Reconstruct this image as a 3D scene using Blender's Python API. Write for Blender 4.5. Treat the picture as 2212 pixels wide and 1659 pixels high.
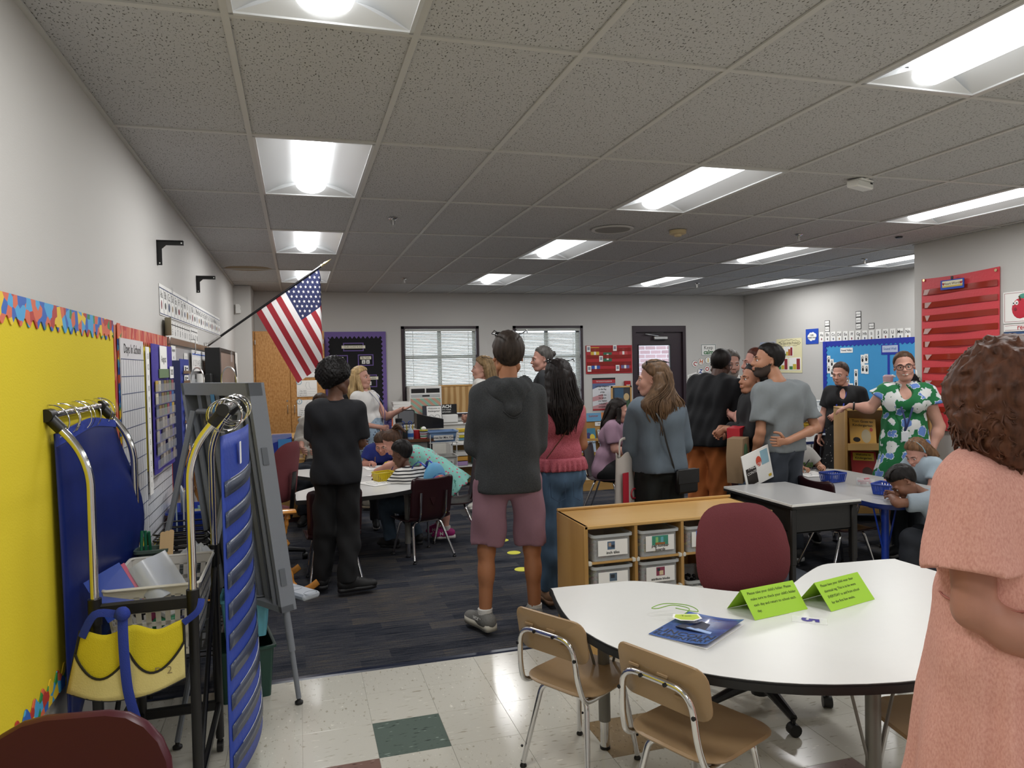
import bpy, math, random
import numpy as np
from mathutils import Matrix, Vector, Euler
for o in list(bpy.data.objects):
 bpy.data.objects.remove(o)
SC = bpy.context.scene
COL = SC.collection
R = math.radians
PI = math.pi
CAM_Z = 1.6151
def make_camera(f, yaw, pitch, roll):
 cy, sy, cp, sp = math.cos(yaw), math.sin(yaw), math.cos(pitch), math.sin(pitch)
 w = Vector((sy * cp, cy * cp, sp))
 r = Vector((cy, -sy, 0))
 u = r.cross(w)
 r2 = r * math.cos(roll) + u * math.sin(roll)
 u2 = -r * math.sin(roll) + u * math.cos(roll)
 cd = bpy.data.cameras.new('camera')
 cd.sensor_fit = 'HORIZONTAL'
 cd.sensor_width = 36.0
 cd.lens = f / 2212 * 36.0
 cd.clip_start = 0.05
 cd.clip_end = 200
 co = bpy.data.objects.new('camera', cd)
 m = Matrix((r2, u2, -w)).transposed().to_4x4()
 m.translation = Vector((0, 0, CAM_Z))
 co.matrix_world = m
 COL.objects.link(co)
 SC.camera = co
make_camera(1559.98, 0.28801, -0.025663, -0.020177)
W = bpy.data.worlds.new('daylight')
W.use_nodes = True
bg = W.node_tree.nodes['Background']
bg.inputs[0].default_value = (0.80, 0.90, 1.0, 1)
bg.inputs[1].default_value = 3.0
SC.world = W
LAMP = 3.2                       # glow of the troffer diffusers
TUBE_W = 10.5                    # watts of the lamp in each troffer
SC.view_settings.view_transform = 'Standard'
SC.view_settings.look = 'None'
SC.view_settings.gamma = 1.0
SC.view_settings.use_curve_mapping = False
SC.view_settings.exposure = 0.58
SC.cycles.max_bounces = 8
SC.cycles.diffuse_bounces = 4
SC.cycles.glossy_bounces = 3
SC.cycles.transparent_max_bounces = 8
SC.cycles.caustics_reflective = False
SC.cycles.caustics_refractive = False
MATS = {}
def lin(c):
 return tuple((x / 12.92 if x <= 0.04045 else ((x + 0.055) / 1.055) ** 2.4) for x in c)
def rgb(h):
 h = h.lstrip('#')
 return lin(tuple(int(h[i:i + 2], 16) / 255 for i in (0, 2, 4)))
def mat(name, col, rough=0.6, metal=0.0, bump=0.0, bscale=60, var=0.0, vscale=8, stretch=None,
  trans=0.0, emit=0.0, alpha=1.0, spec=0.5, sheen=0.0, coat=0.0, sss=0.0):
 """plain procedural material: colour with optional noise variation and noise relief"""
 if name in MATS:
  return MATS[name]
 if isinstance(col, str):
  col = rgb(col)
 m = bpy.data.materials.new(name)
 m.use_nodes = True
 nt = m.node_tree
 b = nt.nodes['Principled BSDF']
 b.inputs['Base Color'].default_value = (*col, 1)
 b.inputs['Roughness'].default_value = rough
 b.inputs['Metallic'].default_value = metal
 b.inputs['Specular IOR Level'].default_value = spec
 b.inputs['Transmission Weight'].default_value = trans
 b.inputs['Alpha'].default_value = alpha
 if sheen: b.inputs['Sheen Weight'].default_value = sheen
 if coat: b.inputs['Coat Weight'].default_value = coat
 if sss:
  b.inputs['Subsurface Weight'].default_value = sss
  b.inputs['Subsurface Radius'].default_value = (0.01, 0.004, 0.002)
 if emit:
  b.inputs['Emission Color'].default_value = (*col, 1)
  b.inputs['Emission Strength'].default_value = emit
 vec = None
 if bump or var:
  tc = nt.nodes.new('ShaderNodeTexCoord')
  mp = nt.nodes.new('ShaderNodeMapping')
  if stretch: mp.inputs['Scale'].default_value = stretch
  nt.links.new(tc.outputs['Object'], mp.inputs['Vector'])
  vec = mp.outputs['Vector']
 if var:
  n = nt.nodes.new('ShaderNodeTexNoise')
  n.inputs['Scale'].default_value = vscale
  n.inputs['Detail'].default_value = 4
  nt.links.new(vec, n.inputs['Vector'])
  mx = nt.nodes.new('ShaderNodeMix'); mx.data_type = 'RGBA'
  mx.inputs[6].default_value = (*[max(0, x * (1 - var)) for x in col], 1)
  mx.inputs[7].default_value = (*[min(1, x * (1 + var)) for x in col], 1)
  nt.links.new(n.outputs['Fac'], mx.inputs[0])
  nt.links.new(mx.outputs[2], b.inputs['Base Color'])
 if bump:
  n = nt.nodes.new('ShaderNodeTexNoise')
  n.inputs['Scale'].default_value = bscale
  n.inputs['Detail'].default_value = 3
  nt.links.new(vec, n.inputs['Vector'])
  bp = nt.nodes.new('ShaderNodeBump')
  bp.inputs['Strength'].default_value = bump
  bp.inputs['Distance'].default_value = 0.01
  nt.links.new(n.outputs['Fac'], bp.inputs['Height'])
  nt.links.new(bp.outputs['Normal'], b.inputs['Normal'])
 MATS[name] = m
 return m
def ramp_mat(name, stops, kind='noise', scale=30, stretch=(1, 1, 1), rough=0.6, bump=0.0, detail=4, rot=(0, 0, 0), coat=0, spec=0.5, dist=0.0, interp='LINEAR', metal=0):
 """colour ramp over a noise / voronoi / wave field"""
 if name in MATS:
  return MATS[name]
 m = bpy.data.materials.new(name); m.use_nodes = True
 nt = m.node_tree; b = nt.nodes['Principled BSDF']
 b.inputs['Roughness'].default_value = rough
 b.inputs['Specular IOR Level'].default_value = spec
 b.inputs['Metallic'].default_value = metal
 if coat: b.inputs['Coat Weight'].default_value = coat
 tc = nt.nodes.new('ShaderNodeTexCoord'); mp = nt.nodes.new('ShaderNodeMapping')
 mp.inputs['Scale'].default_value = stretch; mp.inputs['Rotation'].default_value = rot
 nt.links.new(tc.outputs['Object'], mp.inputs['Vector'])
 if kind == 'noise':
  n = nt.nodes.new('ShaderNodeTexNoise'); n.inputs['Detail'].default_value = detail; out = n.outputs['Fac']
  n.inputs['Distortion'].default_value = dist
 elif kind == 'voronoi':
  n = nt.nodes.new('ShaderNodeTexVoronoi'); out = n.outputs['Distance']
 elif kind == 'cells':
  n = nt.nodes.new('ShaderNodeTexVoronoi'); out = n.outputs['Color']
 else:
  n = nt.nodes.new('ShaderNodeTexWave'); out = n.outputs['Fac']
  n.inputs['Distortion'].default_value = dist; n.inputs['Detail'].default_value = detail
  n.bands_direction = kind[-1].upper() if kind[-1] in 'xyz' else 'X'
 n.inputs['Scale'].default_value = scale
 nt.links.new(mp.outputs['Vector'], n.inputs['Vector'])
 cr = nt.nodes.new('ShaderNodeValToRGB')
 cr.color_ramp.interpolation = interp
 el = cr.color_ramp.elements
 while len(el) < len(stops): el.new(0.5)
 for e, (p, c) in zip(el, stops):
  e.position = p
  c = rgb(c) if isinstance(c, str) else c
  e.color = (*c, 1)
 nt.links.new(out, cr.inputs['Fac'])
 nt.links.new(cr.outputs['Color'], b.inputs['Base Color'])
 if bump:
  bp = nt.nodes.new('ShaderNodeBump'); bp.inputs['Strength'].default_value = bump; bp.inputs['Distance'].default_value = 0.005
  nt.links.new(out, bp.inputs['Height']); nt.links.new(bp.outputs['Normal'], b.inputs['Normal'])
 MATS[name] = m
 return m
def xf(s, M):
 v, f = s
 return [tuple(M @ Vector(p)) for p in v], f
def T(x, y, z): return Matrix.Translation((x, y, z))
def RX(a): return Matrix.Rotation(R(a), 4, 'X')
def RY(a): return Matrix.Rotation(R(a), 4, 'Y')
def RZ(a): return Matrix.Rotation(R(a), 4, 'Z')
def SCL(x, y, z): return Matrix.Diagonal((x, y, z, 1))
def box(cx, cy, cz, sx, sy, sz, b=0.0):
 """box by centre and size, edges chamfered by b"""
 hx, hy, hz = sx / 2, sy / 2, sz / 2
 if b <= 0:
  v = [(cx + i * hx, cy + j * hy, cz + k * hz) for k in (-1, 1) for j in (-1, 1) for i in (-1, 1)]
  return v, [(0, 2, 3, 1), (4, 5, 7, 6), (0, 1, 5, 4), (2, 6, 7, 3), (0, 4, 6, 2), (1, 3, 7, 5)]
 b = min(b, hx * .99, hy * .99, hz * .99)
 v = []; idx = {}
 for k in (-1, 1):
  for j in (-1, 1):
   for i in (-1, 1):
    idx[i, j, k] = len(v)
    v += [(cx + i * hx, cy + j * (hy - b), cz + k * (hz - b)), (cx + i * (hx - b), cy + j * hy, cz + k * (hz - b)), (cx + i * (hx - b), cy + j * (hy - b), cz + k * hz)]
 f = []
 def q(a, i):
  return idx[a] + i
 for i in (-1, 1):
  c = [(i, -1, -1), (i, 1, -1), (i, 1, 1), (i, -1, 1)]
  f.append(tuple(q(a, 0) for a in (c if i > 0 else c[::-1])))
  c = [(-1, i, -1), (-1, i, 1), (1, i, 1), (1, i, -1)]
  f.append(tuple(q(a, 1) for a in (c if i > 0 else c[::-1])))
  c = [(-1, -1, i), (1, -1, i), (1, 1, i), (-1, 1, i)]
  f.append(tuple(q(a, 2) for a in (c if i > 0 else c[::-1])))
 for i in (-1, 1):
  for j in (-1, 1):
   e = [q((i, j, -1), 0), q((i, j, -1), 1), q((i, j, 1), 1), q((i, j, 1), 0)]
   f.append(tuple(e if i * j > 0 else e[::-1]))
   e = [q((i, -1, j), 0), q((i, 1, j), 0), q((i, 1, j), 2), q((i, -1, j), 2)]
   f.append(tuple(e if i * j > 0 else e[::-1]))
   e = [q((-1, i, j), 2), q((1, i, j), 2), q((1, i, j), 1), q((-1, i, j), 1)]
   f.append(tuple(e if i * j < 0 else e[::-1]))
 for (i, j, k), n in idx.items():
  t = (n, n + 1, n + 2)
  f.append(t if i * j * k > 0 else t[::-1])
 return v, f
def bx(x0, x1, y0, y1, z0, z1, b=0.0):
 return box((x0 + x1) / 2, (y0 + y1) / 2, (z0 + z1) / 2, abs(x1 - x0), abs(y1 - y0), abs(z1 - z0), b)
def tube(pts, r, n=8, closed=False, cap=True, flat=None):
 """swept tube through pts; r is a number or one radius per point; flat=(a,b) scales the section"""
 P = [Vector(p) for p in pts]
 N = len(P)
 rr = [r] * N if not hasattr(r, '__len__') else list(r)
 v = []; f = []
 up = None
 for i in range(N):
  if closed:
   d = P[(i + 1) % N] - P[i - 1]
  else:
   d = P[min(i + 1, N - 1)] - P[max(i - 1, 0)]
  d = d.normalized() if d.length > 1e-9 else Vector((0, 0, 1))
  if up is None:
   a = Vector((0, 0, 1)) if abs(d.z) < 0.9 else Vector((0, 1, 0))
   up = (a - d * a.dot(d)).normalized()
  else:
   up = up - d * up.dot(d)
   up = up.normalized() if up.length > 1e-6 else d.orthogonal().normalized()
  s = d.cross(up)
  fa, fb = flat if flat else (1, 1)
  for k in range(n):
   t = 2 * PI * k / n
   v.append(tuple(P[i] + (s * (math.cos(t) * fa) + up * (math.sin(t) * fb)) * rr[i]))
 for i in range(N if closed else N - 1):
  for k in range(n):
   a = i * n + k; b_ = i * n + (k + 1) % n
   j = (i + 1) % N
   f.append((a, b_, j * n + (k + 1) % n, j * n + k))
 if cap and not closed:
  f.append(tuple(range(n - 1, -1, -1)))
  f.append(tuple(range((N - 1) * n, N * n)))
 return v, f
def smooth_path(pts, n=6, closed=False):
 """Catmull-Rom resampling"""
 P = [Vector(p) for p in pts]; N = len(P); out = []
 for i in range(N if closed else N - 1):
  if closed:
   a, b, c, d = P[i - 1], P[i], P[(i + 1) % N], P[(i + 2) % N]
  else:
   a, b, c, d = P[max(i - 1, 0)], P[i], P[i + 1], P[min(i + 2, N - 1)]
  for k in range(n):
   t = k / n
   out.append(tuple(0.5 * ((2 * b) + (c - a) * t + (2 * a - 5 * b + 4 * c - d) * t * t + (3 * b - a - 3 * c + d) * t ** 3)))
 if not closed: out.append(tuple(P[-1]))
 return out
def fillet(pts, r, n=5):
 """polyline with rounded corners"""
 P = [Vector(p) for p in pts]; out = [tuple(P[0])]
 for i in range(1, len(P) - 1):
  a, b, c = P[i - 1], P[i], P[i + 1]
  d1 = (a - b); d2 = (c - b)
  q = min(r, d1.length * .49, d2.length * .49)
  p1 = b + d1.normalized() * q; p2 = b + d2.normalized() * q
  for k in range(n + 1):
   t = k / n
   out.append(tuple(p1 * (1 - t) ** 2 + b * 2 * t * (1 - t) + p2 * t * t))
 out.append(tuple(P[-1]))
 return out
def cyl(a, b, r, n=12, r2=None):
 return tube([a, b], [r, r if r2 is None else r2], n)
def lathe(prof, n=20, cx=0, cy=0):
 """profile [(r,z)] around the z axis"""
 v = []; f = []
 for r_, z in prof:
  for k in range(n):
   t = 2 * PI * k / n
   v.append((cx + r_ * math.cos(t), cy + r_ * math.sin(t), z))
 for i in range(len(prof) - 1):
  for k in range(n):
   f.append((i * n + k, i * n + (k + 1) % n, (i + 1) * n + (k + 1) % n, (i + 1) * n + k))
 f.append(tuple(range(n - 1, -1, -1)))
 f.append(tuple(range((len(prof) - 1) * n, len(prof) * n)))
 return v, f
def prism(pts, z0, z1, axis='z'):
 """extruded polygon; axis 'y': pts are (x,z) and the extrusion runs y0..y1"""
 n = len(pts)
 A = sum(pts[i][0] * pts[(i + 1) % n][1] - pts[(i + 1) % n][0] * pts[i][1] for i in range(n))
 if A < 0: pts = pts[::-1]
 if axis == 'z':
  v = [(x, y, z0) for x, y in pts] + [(x, y, z1) for x, y in pts]
  f = [tuple(range(n - 1, -1, -1)), tuple(range(n, 2 * n))]
  f += [(i, (i + 1) % n, n + (i + 1) % n, n + i) for i in range(n)]
 elif axis == 'y':
  v = [(x, z0, y) for x, y in pts] + [(x, z1, y) for x, y in pts]
  f = [tuple(range(n)), tuple(range(2 * n - 1, n - 1, -1))]
  f += [(i, n + i, n + (i + 1) % n, (i + 1) % n) for i in range(n)]
  if z1 < z0: f = [t[::-1] for t in f]
 else:
  v = [(z0, x, y) for x, y in pts] + [(z1, x, y) for x, y in pts]
  f = [tuple(range(n - 1, -1, -1)), tuple(range(n, 2 * n))]
  f += [(i, (i + 1) % n, n + (i + 1) % n, n + i) for i in range(n)]
  if z1 < z0: f = [t[::-1] for t in f]
 return v, f
def rrect(w, h, r, n=4, cx=0, cy=0):
 """rounded rectangle outline"""
 out = []
 for (sx, sy, a0) in ((1, 1, 0), (-1, 1, 90), (-1, -1, 180), (1, -1, 270)):
  for k in range(n + 1):
   a = R(a0 + 90 * k / n)
   out.append((cx + sx * (w / 2 - r) + r * math.cos(a), cy + sy * (h / 2 - r) + r * math.sin(a)))
 return out
def grid(fn, nu, nv, thick=0.0, closed_u=False):
 """sheet fn(u,v) -> point for u,v in 0..1, optionally given a thickness along its normal"""
 pts = [[Vector(fn(i / nu, j / nv)) for j in range(nv + 1)] for i in range(nu + 1)]
 v = [tuple(p) for row in pts for p in row]
 w = nv + 1
 f = [(i * w + j, (i + 1) * w + j, (i + 1) * w + j + 1, i * w + j + 1) for i in range(nu) for j in range(nv)]
 if thick:
  nrm = []
  for i in range(nu + 1):
   for j in range(nv + 1):
    a = pts[min(i + 1, nu)][j] - pts[max(i - 1, 0)][j]
    b = pts[i][min(j + 1, nv)] - pts[i][max(j - 1, 0)]
    c = a.cross(b)
    nrm.append(c.normalized() if c.length > 1e-12 else Vector((0, 0, 1)))
  n0 = len(v)
  v2 = [tuple(Vector(p) - q * thick) for p, q in zip(v, nrm)]
  f2 = [tuple(n0 + k for k in t[::-1]) for t in f]
  v += v2
  rim = [(i * w) for i in range(nu + 1)] + [nu * w + j for j in range(1, nv + 1)] + [i * w + nv for i in range(nu - 1, -1, -1)] + [j for j in range(nv - 1, 0, -1)]
  f3 = [(rim[(k + 1) % len(rim)], rim[k], n0 + rim[k], n0 + rim[(k + 1) % len(rim)]) for k in range(len(rim))]
  f = f + f2 + f3
 return v, f
def ball(c, rx, ry=None, rz=None, n=12, m=8):
 ry = rx if ry is None else ry; rz = rx if rz is None else rz
 v = [(c[0], c[1], c[2] - rz)]; f = []
 for i in range(1, m):
  p = -PI / 2 + PI * i / m
  for k in range(n):
   t = 2 * PI * k / n
   v.append((c[0] + rx * math.cos(p) * math.cos(t), c[1] + ry * math.cos(p) * math.sin(t), c[2] + rz * math.sin(p)))
 v.append((c[0], c[1], c[2] + rz))
 for k in range(n):
  f.append((0, 1 + (k + 1) % n, 1 + k))
  f.append((len(v) - 1, 1 + (m - 2) * n + k, 1 + (m - 2) * n + (k + 1) % n))
 for i in range(m - 2):
  for k in range(n):
   f.append((1 + i * n + k, 1 + i * n + (k + 1) % n, 1 + (i + 1) * n + (k + 1) % n, 1 + (i + 1) * n + k))
 return v, f
def ring(c, r, t, n=20, m=5, M=None):
 s = tube([(r * math.cos(2 * PI * k / n), r * math.sin(2 * PI * k / n), 0) for k in range(n)], t, m, closed=True)
 return xf(s, T(*c) @ (M if M else Matrix()))
def mesh_of(name, shapes, mats, smooth=False):
 me = bpy.data.meshes.new(name)
 V = []; F = []; MI = []
 if not isinstance(mats, (list, tuple)): mats = [mats]
 for s in shapes:
  mi = 0
  if len(s) == 3: v, f, mi = s
  else: v, f = s
  n = len(V); V += v
  F += [tuple(i + n for i in t) for t in f]; MI += [mi] * len(f)
 me.from_pydata(V, [], F)
 for m in mats: me.materials.append(m)
 if any(MI): me.polygons.foreach_set('material_index', MI)
 if smooth:
  me.polygons.foreach_set('use_smooth', [True] * len(F))
  if smooth != 'all':
   try: me.set_sharp_from_angle(angle=R(40))
   except Exception: pass
 me.update()
 return me
def P(name, parent, mats, *shapes, smooth=True, kind=None, label=None, loc=None, rz=None):
 """one mesh object: a part under its thing, or a thing itself when parent is None"""
 o = bpy.data.objects.new(name, mesh_of(name, shapes, mats, smooth))
 COL.objects.link(o)
 if parent is not None: o.parent = parent
 if kind: o['kind'] = kind
 if label: o['label'] = label
 if loc: o.location = loc
 if rz is not None: o.rotation_euler = (0, 0, R(rz))
 return o
def thing(name, label, cat, loc=(0, 0, 0), rz=0, group=None, kind=None):
 o = bpy.data.objects.new(name, None)
 o.empty_display_size = 0.1
 COL.objects.link(o)
 o.location = loc; o.rotation_euler = (0, 0, R(rz))
 return tag(o, label, cat, group, kind)
def tag(o, label=None, cat=None, group=None, kind=None):
 if label: o['label'] = label
 if cat: o['category'] = cat
 if group: o['group'] = group
 if kind: o['kind'] = kind
 return o
def struct(name, mats, *shapes, label=None, smooth=False, parent=None):
 o = P(name, parent, mats, *shapes, smooth=smooth, kind='structure' if parent is None else None)
 if label: o['label'] = label
 return o
KIDS = {}
def copy_tree(o, parent=None, label=None, loc=None, rz=None):
 c = o.copy(); COL.objects.link(c); c.parent = parent
 if label: c['label'] = label
 if loc: c.location = loc
 if rz is not None: c.rotation_euler = (0, 0, R(rz))
 for ch in [k for k in bpy.data.objects if k.parent == o]:
  copy_tree(ch, c)
 return c
def text(parent, s, size, M, m, name='lettering', align='CENTER', bold=0.0, spacing=1.0, line=1.0, squash=1.0):
 """flat lettering in the local xz plane facing -y, M places it"""
 cu = bpy.data.curves.new('lettering', 'FONT')
 cu.body = s; cu.size = size; cu.align_x = align; cu.align_y = 'CENTER'
 cu.offset = bold; cu.space_character = spacing; cu.space_line = line; cu.resolution_u = 2
 ob = bpy.data.objects.new('tmp_lettering', cu)
 me = bpy.data.meshes.new_from_object(ob)
 bpy.data.objects.remove(ob)
 me.transform(M @ Matrix.Rotation(R(90), 4, 'X') @ SCL(squash, 1, 1))
 me.materials.clear(); me.materials.append(m)
 o = bpy.data.objects.new(name, me); COL.objects.link(o)
 if parent is not None: o.parent = parent
 return o
# ================================================================ the room
HC = 2.7474            # ceiling height
XL, XR, XN = -0.79, 7.53, 6.0    # left wall, right wall, nearer right wall
YF, YN, YB = 11.015, 5.86, -1.6  # far wall, end of the nearer right wall, wall behind the camera
YC = 3.909             # edge of the carpet
GX, GY, TW, TL = -0.1916, 2.4803, 0.6096, 1.2192   # ceiling grid
M_wall = mat('wall_paint', '#c6c4c0', 0.75, bump=0.06, bscale=180, var=0.02, vscale=1.5)
M_tbar = mat('grid_white', '#c6c5c1', 0.5)
M_maroon = mat('maroon_metal', '#2f2028', 0.45)
M_white = mat('white_plastic', '#e8e8e4', 0.45)
M_black = mat('black_plastic', '#0d0d0f', 0.45)
M_blackm = mat('black_metal', '#0a0a0b', 0.4)
M_chrome = mat('chrome', (0.75, 0.75, 0.76), 0.12, 1.0)
M_steel = mat('brushed_steel', (0.5, 0.49, 0.47), 0.28, 1.0)
M_paper = mat('white_paper', '#f1f0ec', 0.8)
M_ink = mat('black_ink', '#101012', 0.7)
M_vbase = mat('vinyl_base', '#15161a', 0.5)
M_brass = mat('brass', (0.72, 0.60, 0.33), 0.3, 1.0)
M_clear = mat('clear_plastic', '#ffffff', 0.12, alpha=0.16)
M_glass = mat('window_glass', '#ffffff', 0.02, alpha=0.08)
def ceiling_tile_mat():
 m = bpy.data.materials.new('fissured_tile'); m.use_nodes = True
 nt = m.node_tree; b = nt.nodes['Principled BSDF']; b.inputs['Roughness'].default_value = 0.9
 b.inputs['Specular IOR Level'].default_value = 0.2
 tc = nt.nodes.new('ShaderNodeNewGeometry')
 mp = nt.nodes.new('ShaderNodeMapping'); mp.inputs['Scale'].default_value = (1.0, 0.55, 1)
 nt.links.new(tc.outputs['Position'], mp.inputs['Vector'])
 n = nt.nodes.new('ShaderNodeTexNoise'); n.inputs['Scale'].default_value = 150; n.inputs['Detail'].default_value = 1.5
 nt.links.new(mp.outputs['Vector'], n.inputs['Vector'])
 cr = nt.nodes.new('ShaderNodeValToRGB')
 cr.color_ramp.elements[0].position = 0.31; cr.color_ramp.elements[0].color = (*rgb('#57544f'), 1)
 cr.color_ramp.elements[1].position = 0.40; cr.color_ramp.elements[1].color = (*rgb('#bebebe'), 1)
 nt.links.new(n.outputs['Fac'], cr.inputs['Fac']); nt.links.new(cr.outputs['Color'], b.inputs['Base Color'])
 bp = nt.nodes.new('ShaderNodeBump'); bp.inputs['Strength'].default_value = 0.5; bp.inputs['Distance'].default_value = 0.003
 nt.links.new(cr.outputs['Color'], bp.inputs['Height']); nt.links.new(bp.outputs['Normal'], b.inputs['Normal'])
 return m
M_ctile = ceiling_tile_mat()
def vct_mat(name, base, fleck1, fleck2, s=1.0, rough=0.16):
 """flecked vinyl composition tile"""
 m = bpy.data.materials.new(name); m.use_nodes = True
 nt = m.node_tree; b = nt.nodes['Principled BSDF']; b.inputs['Roughness'].default_value = rough
 b.inputs['Specular IOR Level'].default_value = 0.45
 g = nt.nodes.new('ShaderNodeNewGeometry'); oi = nt.nodes.new('ShaderNodeObjectInfo')
 mp1 = nt.nodes.new('ShaderNodeMapping'); mp1.inputs['Scale'].default_value = (16 * s, 60 * s, 1)
 mp2 = nt.nodes.new('ShaderNodeMapping'); mp2.inputs['Scale'].default_value = (60 * s, 30 * s, 1)
 nt.links.new(g.outputs['Position'], mp1.inputs['Vector']); nt.links.new(g.outputs['Position'], mp2.inputs['Vector'])
 mv = nt.nodes.new('ShaderNodeMix'); mv.data_type = 'VECTOR'
 gt = nt.nodes.new('ShaderNodeMath'); gt.operation = 'GREATER_THAN'; gt.inputs[1].default_value = 0.5
 nt.links.new(oi.outputs['Random'], gt.inputs[0]); nt.links.new(gt.outputs[0], mv.inputs[0])
 nt.links.new(mp1.outputs[0], mv.inputs[4]); nt.links.new(mp2.outputs[0], mv.inputs[5])
 n = nt.nodes.new('ShaderNodeTexNoise'); n.inputs['Scale'].default_value = 1; n.inputs['Detail'].default_value = 2
 nt.links.new(mv.outputs[1], n.inputs['Vector'])
 cr = nt.nodes.new('ShaderNodeValToRGB'); e = cr.color_ramp.elements
 e[0].position = 0.28; e[0].color = (*rgb(fleck1), 1)
 e[1].position = 0.38; e[1].color = (*rgb(base), 1)
 x = e.new(0.66); x.color = (*rgb(base), 1)
 x = e.new(0.74); x.color = (*rgb(fleck2), 1)
 nt.links.new(n.outputs['Fac'], cr.inputs['Fac']); nt.links.new(cr.outputs['Color'], b.inputs['Base Color'])
 return m
M_vct = vct_mat('vinyl_tile_cream', '#c8c5ba', '#a59f8f', '#e2dfd3')
M_vgreen = vct_mat('vinyl_tile_green', '#5d6a63', '#2c3331', '#93a39a', 1.3)
M_vbrown = vct_mat('vinyl_tile_brown', '#7d6259', '#4b3833', '#a08a80', 1.3)
M_vtan = vct_mat('vinyl_tile_tan', '#8f7a5c', '#5c4a34', '#b09c7c', 1.3)
def carpet_mat():
 m = bpy.data.materials.new('carpet_plank'); m.use_nodes = True
 nt = m.node_tree; b = nt.nodes['Principled BSDF']; b.inputs['Roughness'].default_value = 0.95
 b.inputs['Specular IOR Level'].default_value = 0.1
 g = nt.nodes.new('ShaderNodeNewGeometry')
 def noise(sx, sy, sc, d=3):
  mp = nt.nodes.new('ShaderNodeMapping'); mp.inputs['Scale'].default_value = (sx, sy, 1)
  nt.links.new(g.outputs['Position'], mp.inputs['Vector'])
  n = nt.nodes.new('ShaderNodeTexNoise'); n.inputs['Scale'].default_value = sc; n.inputs['Detail'].default_value = d
  nt.links.new(mp.outputs[0], n.inputs['Vector']); return n.outputs['Fac']
 br = nt.nodes.new('ShaderNodeTexBrick')
 br.inputs['Scale'].default_value = 1.0; br.inputs['Brick Width'].default_value = 0.46; br.inputs['Row Height'].default_value = 0.115
 br.inputs['Mortar Size'].default_value = 0.0; br.offset = 0.37
 br.inputs['Color1'].default_value = (0, 0, 0, 1); br.inputs['Color2'].default_value = (1, 1, 1, 1)
 nt.links.new(g.outputs['Position'], br.inputs['Vector'])
 a = noise(1.2, 26, 4, 4)
 mix = nt.nodes.new('ShaderNodeMath'); mix.operation = 'MULTIPLY_ADD'; mix.inputs[1].default_value = 0.26
 nt.links.new(br.outputs['Color'], mix.inputs[0]); nt.links.new(a, mix.inputs[2])
 cr = nt.nodes.new('ShaderNodeValToRGB'); e = cr.color_ramp.elements
 e[0].position = 0.38; e[0].color = (*rgb('#1a1d27'), 1)
 e[1].position = 0.55; e[1].color = (*rgb('#34373f'), 1)
 x = e.new(0.72); x.color = (*rgb('#46464a'), 1)
 x = e.new(0.86); x.color = (*rgb('#5a534a'), 1)
 nt.links.new(mix.outputs[0], cr.inputs['Fac'])
 fine = noise(1, 1.0, 420, 1)
 r2 = nt.nodes.new('ShaderNodeMapRange'); r2.inputs[1].default_value = 0.3; r2.inputs[2].default_value = 0.7; r2.inputs[3].default_value = 0.55; r2.inputs[4].default_value = 1.45
 nt.links.new(fine, r2.inputs[0])
 mu = nt.nodes.new('ShaderNodeMix'); mu.data_type = 'RGBA'; mu.blend_type = 'MULTIPLY'; mu.inputs[0].default_value = 1
 nt.links.new(cr.outputs['Color'], mu.inputs[6]); nt.links.new(r2.outputs[0], mu.inputs[7])
 nt.links.new(mu.outputs[2], b.inputs['Base Color'])
 bp = nt.nodes.new('ShaderNodeBump'); bp.inputs['Strength'].default_value = 0.6; bp.inputs['Distance'].default_value = 0.004
 nt.links.new(fine, bp.inputs['Height']); nt.links.new(bp.outputs['Normal'], b.inputs['Normal'])
 return m
M_carpet = carpet_mat()
FX, FY, FT = 0.282, 3.2994, 0.3048
floor = struct('floor', M_vct, bx(XL - .12, XR + .12, YB - .12, YF + .12, -0.12, -0.0035), label='cream flecked vinyl tile floor with single coloured tiles')
tiles = {}
def vtile(m):
 return mesh_of('tile', [box(0, 0, -0.0018, FT - 0.0012, FT - 0.0012, 0.0036, 0.0006)], m)
tm = {'w': vtile(M_vct), 'g': vtile(M_vgreen), 'b': vtile(M_vbrown), 't': vtile(M_vtan)}
for i in range(-3, 13):
 for j in range(-6, 2):
  k = {(0, -1): 'g', (-1, -2): 'b', (3, -2): 't', (-2, -5): 'g', (5, -4): 'b'}.get((i, j), 'w')
  o = bpy.data.objects.new('tile', tm[k]); COL.objects.link(o); o.parent = floor
  o.location = (FX + (i + .5) * FT, FY + (j + .5) * FT, 0)
carpet = struct('floor_carpet', M_carpet, bx(XL, XR, YC, YF, -0.003, 0.004), label='dark navy and brown streaked carpet tiles')
M_strip = mat('navy_transition_strip', '#1a2236', 0.3)
struct('trim_1', M_strip, prism([(YC - .028, 0), (YC - .018, 0.006), (YC + .008, 0.008), (YC + .012, 0.0)], XL, XN, axis='x'), label='navy vinyl transition strip along the carpet edge')
def far_wall():
 w1, w2, d = (1.52, 2.735, .86, 2.243), (3.294, 4.486, .78, 2.243), (5.374, 6.372, 0, 2.234)
 s = []; y0, y1 = YF, YF + .2
 xs = [XL - .12, w1[0], w1[1], w2[0], w2[1], d[0], d[1], XR + .12]
 for k in (0, 2, 4, 6): s.append(bx(xs[k], xs[k + 1], y0, y1, 0, HC + .1))
 for a in (w1, w2, d):
  s.append(bx(a[0], a[1], y0, y1, a[3], HC + .1))
  if a[2] > 0: s.append(bx(a[0], a[1], y0, y1, 0, a[2]))
 return s
struct('wall_far', M_wall, *far_wall(), label='pale grey painted end wall with two windows and a door')
struct('wall_left', M_wall, bx(XL - .12, XL, YB - .12, YF + .2, 0, HC + .1), label='long pale grey wall with yellow bulletin board')
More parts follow.
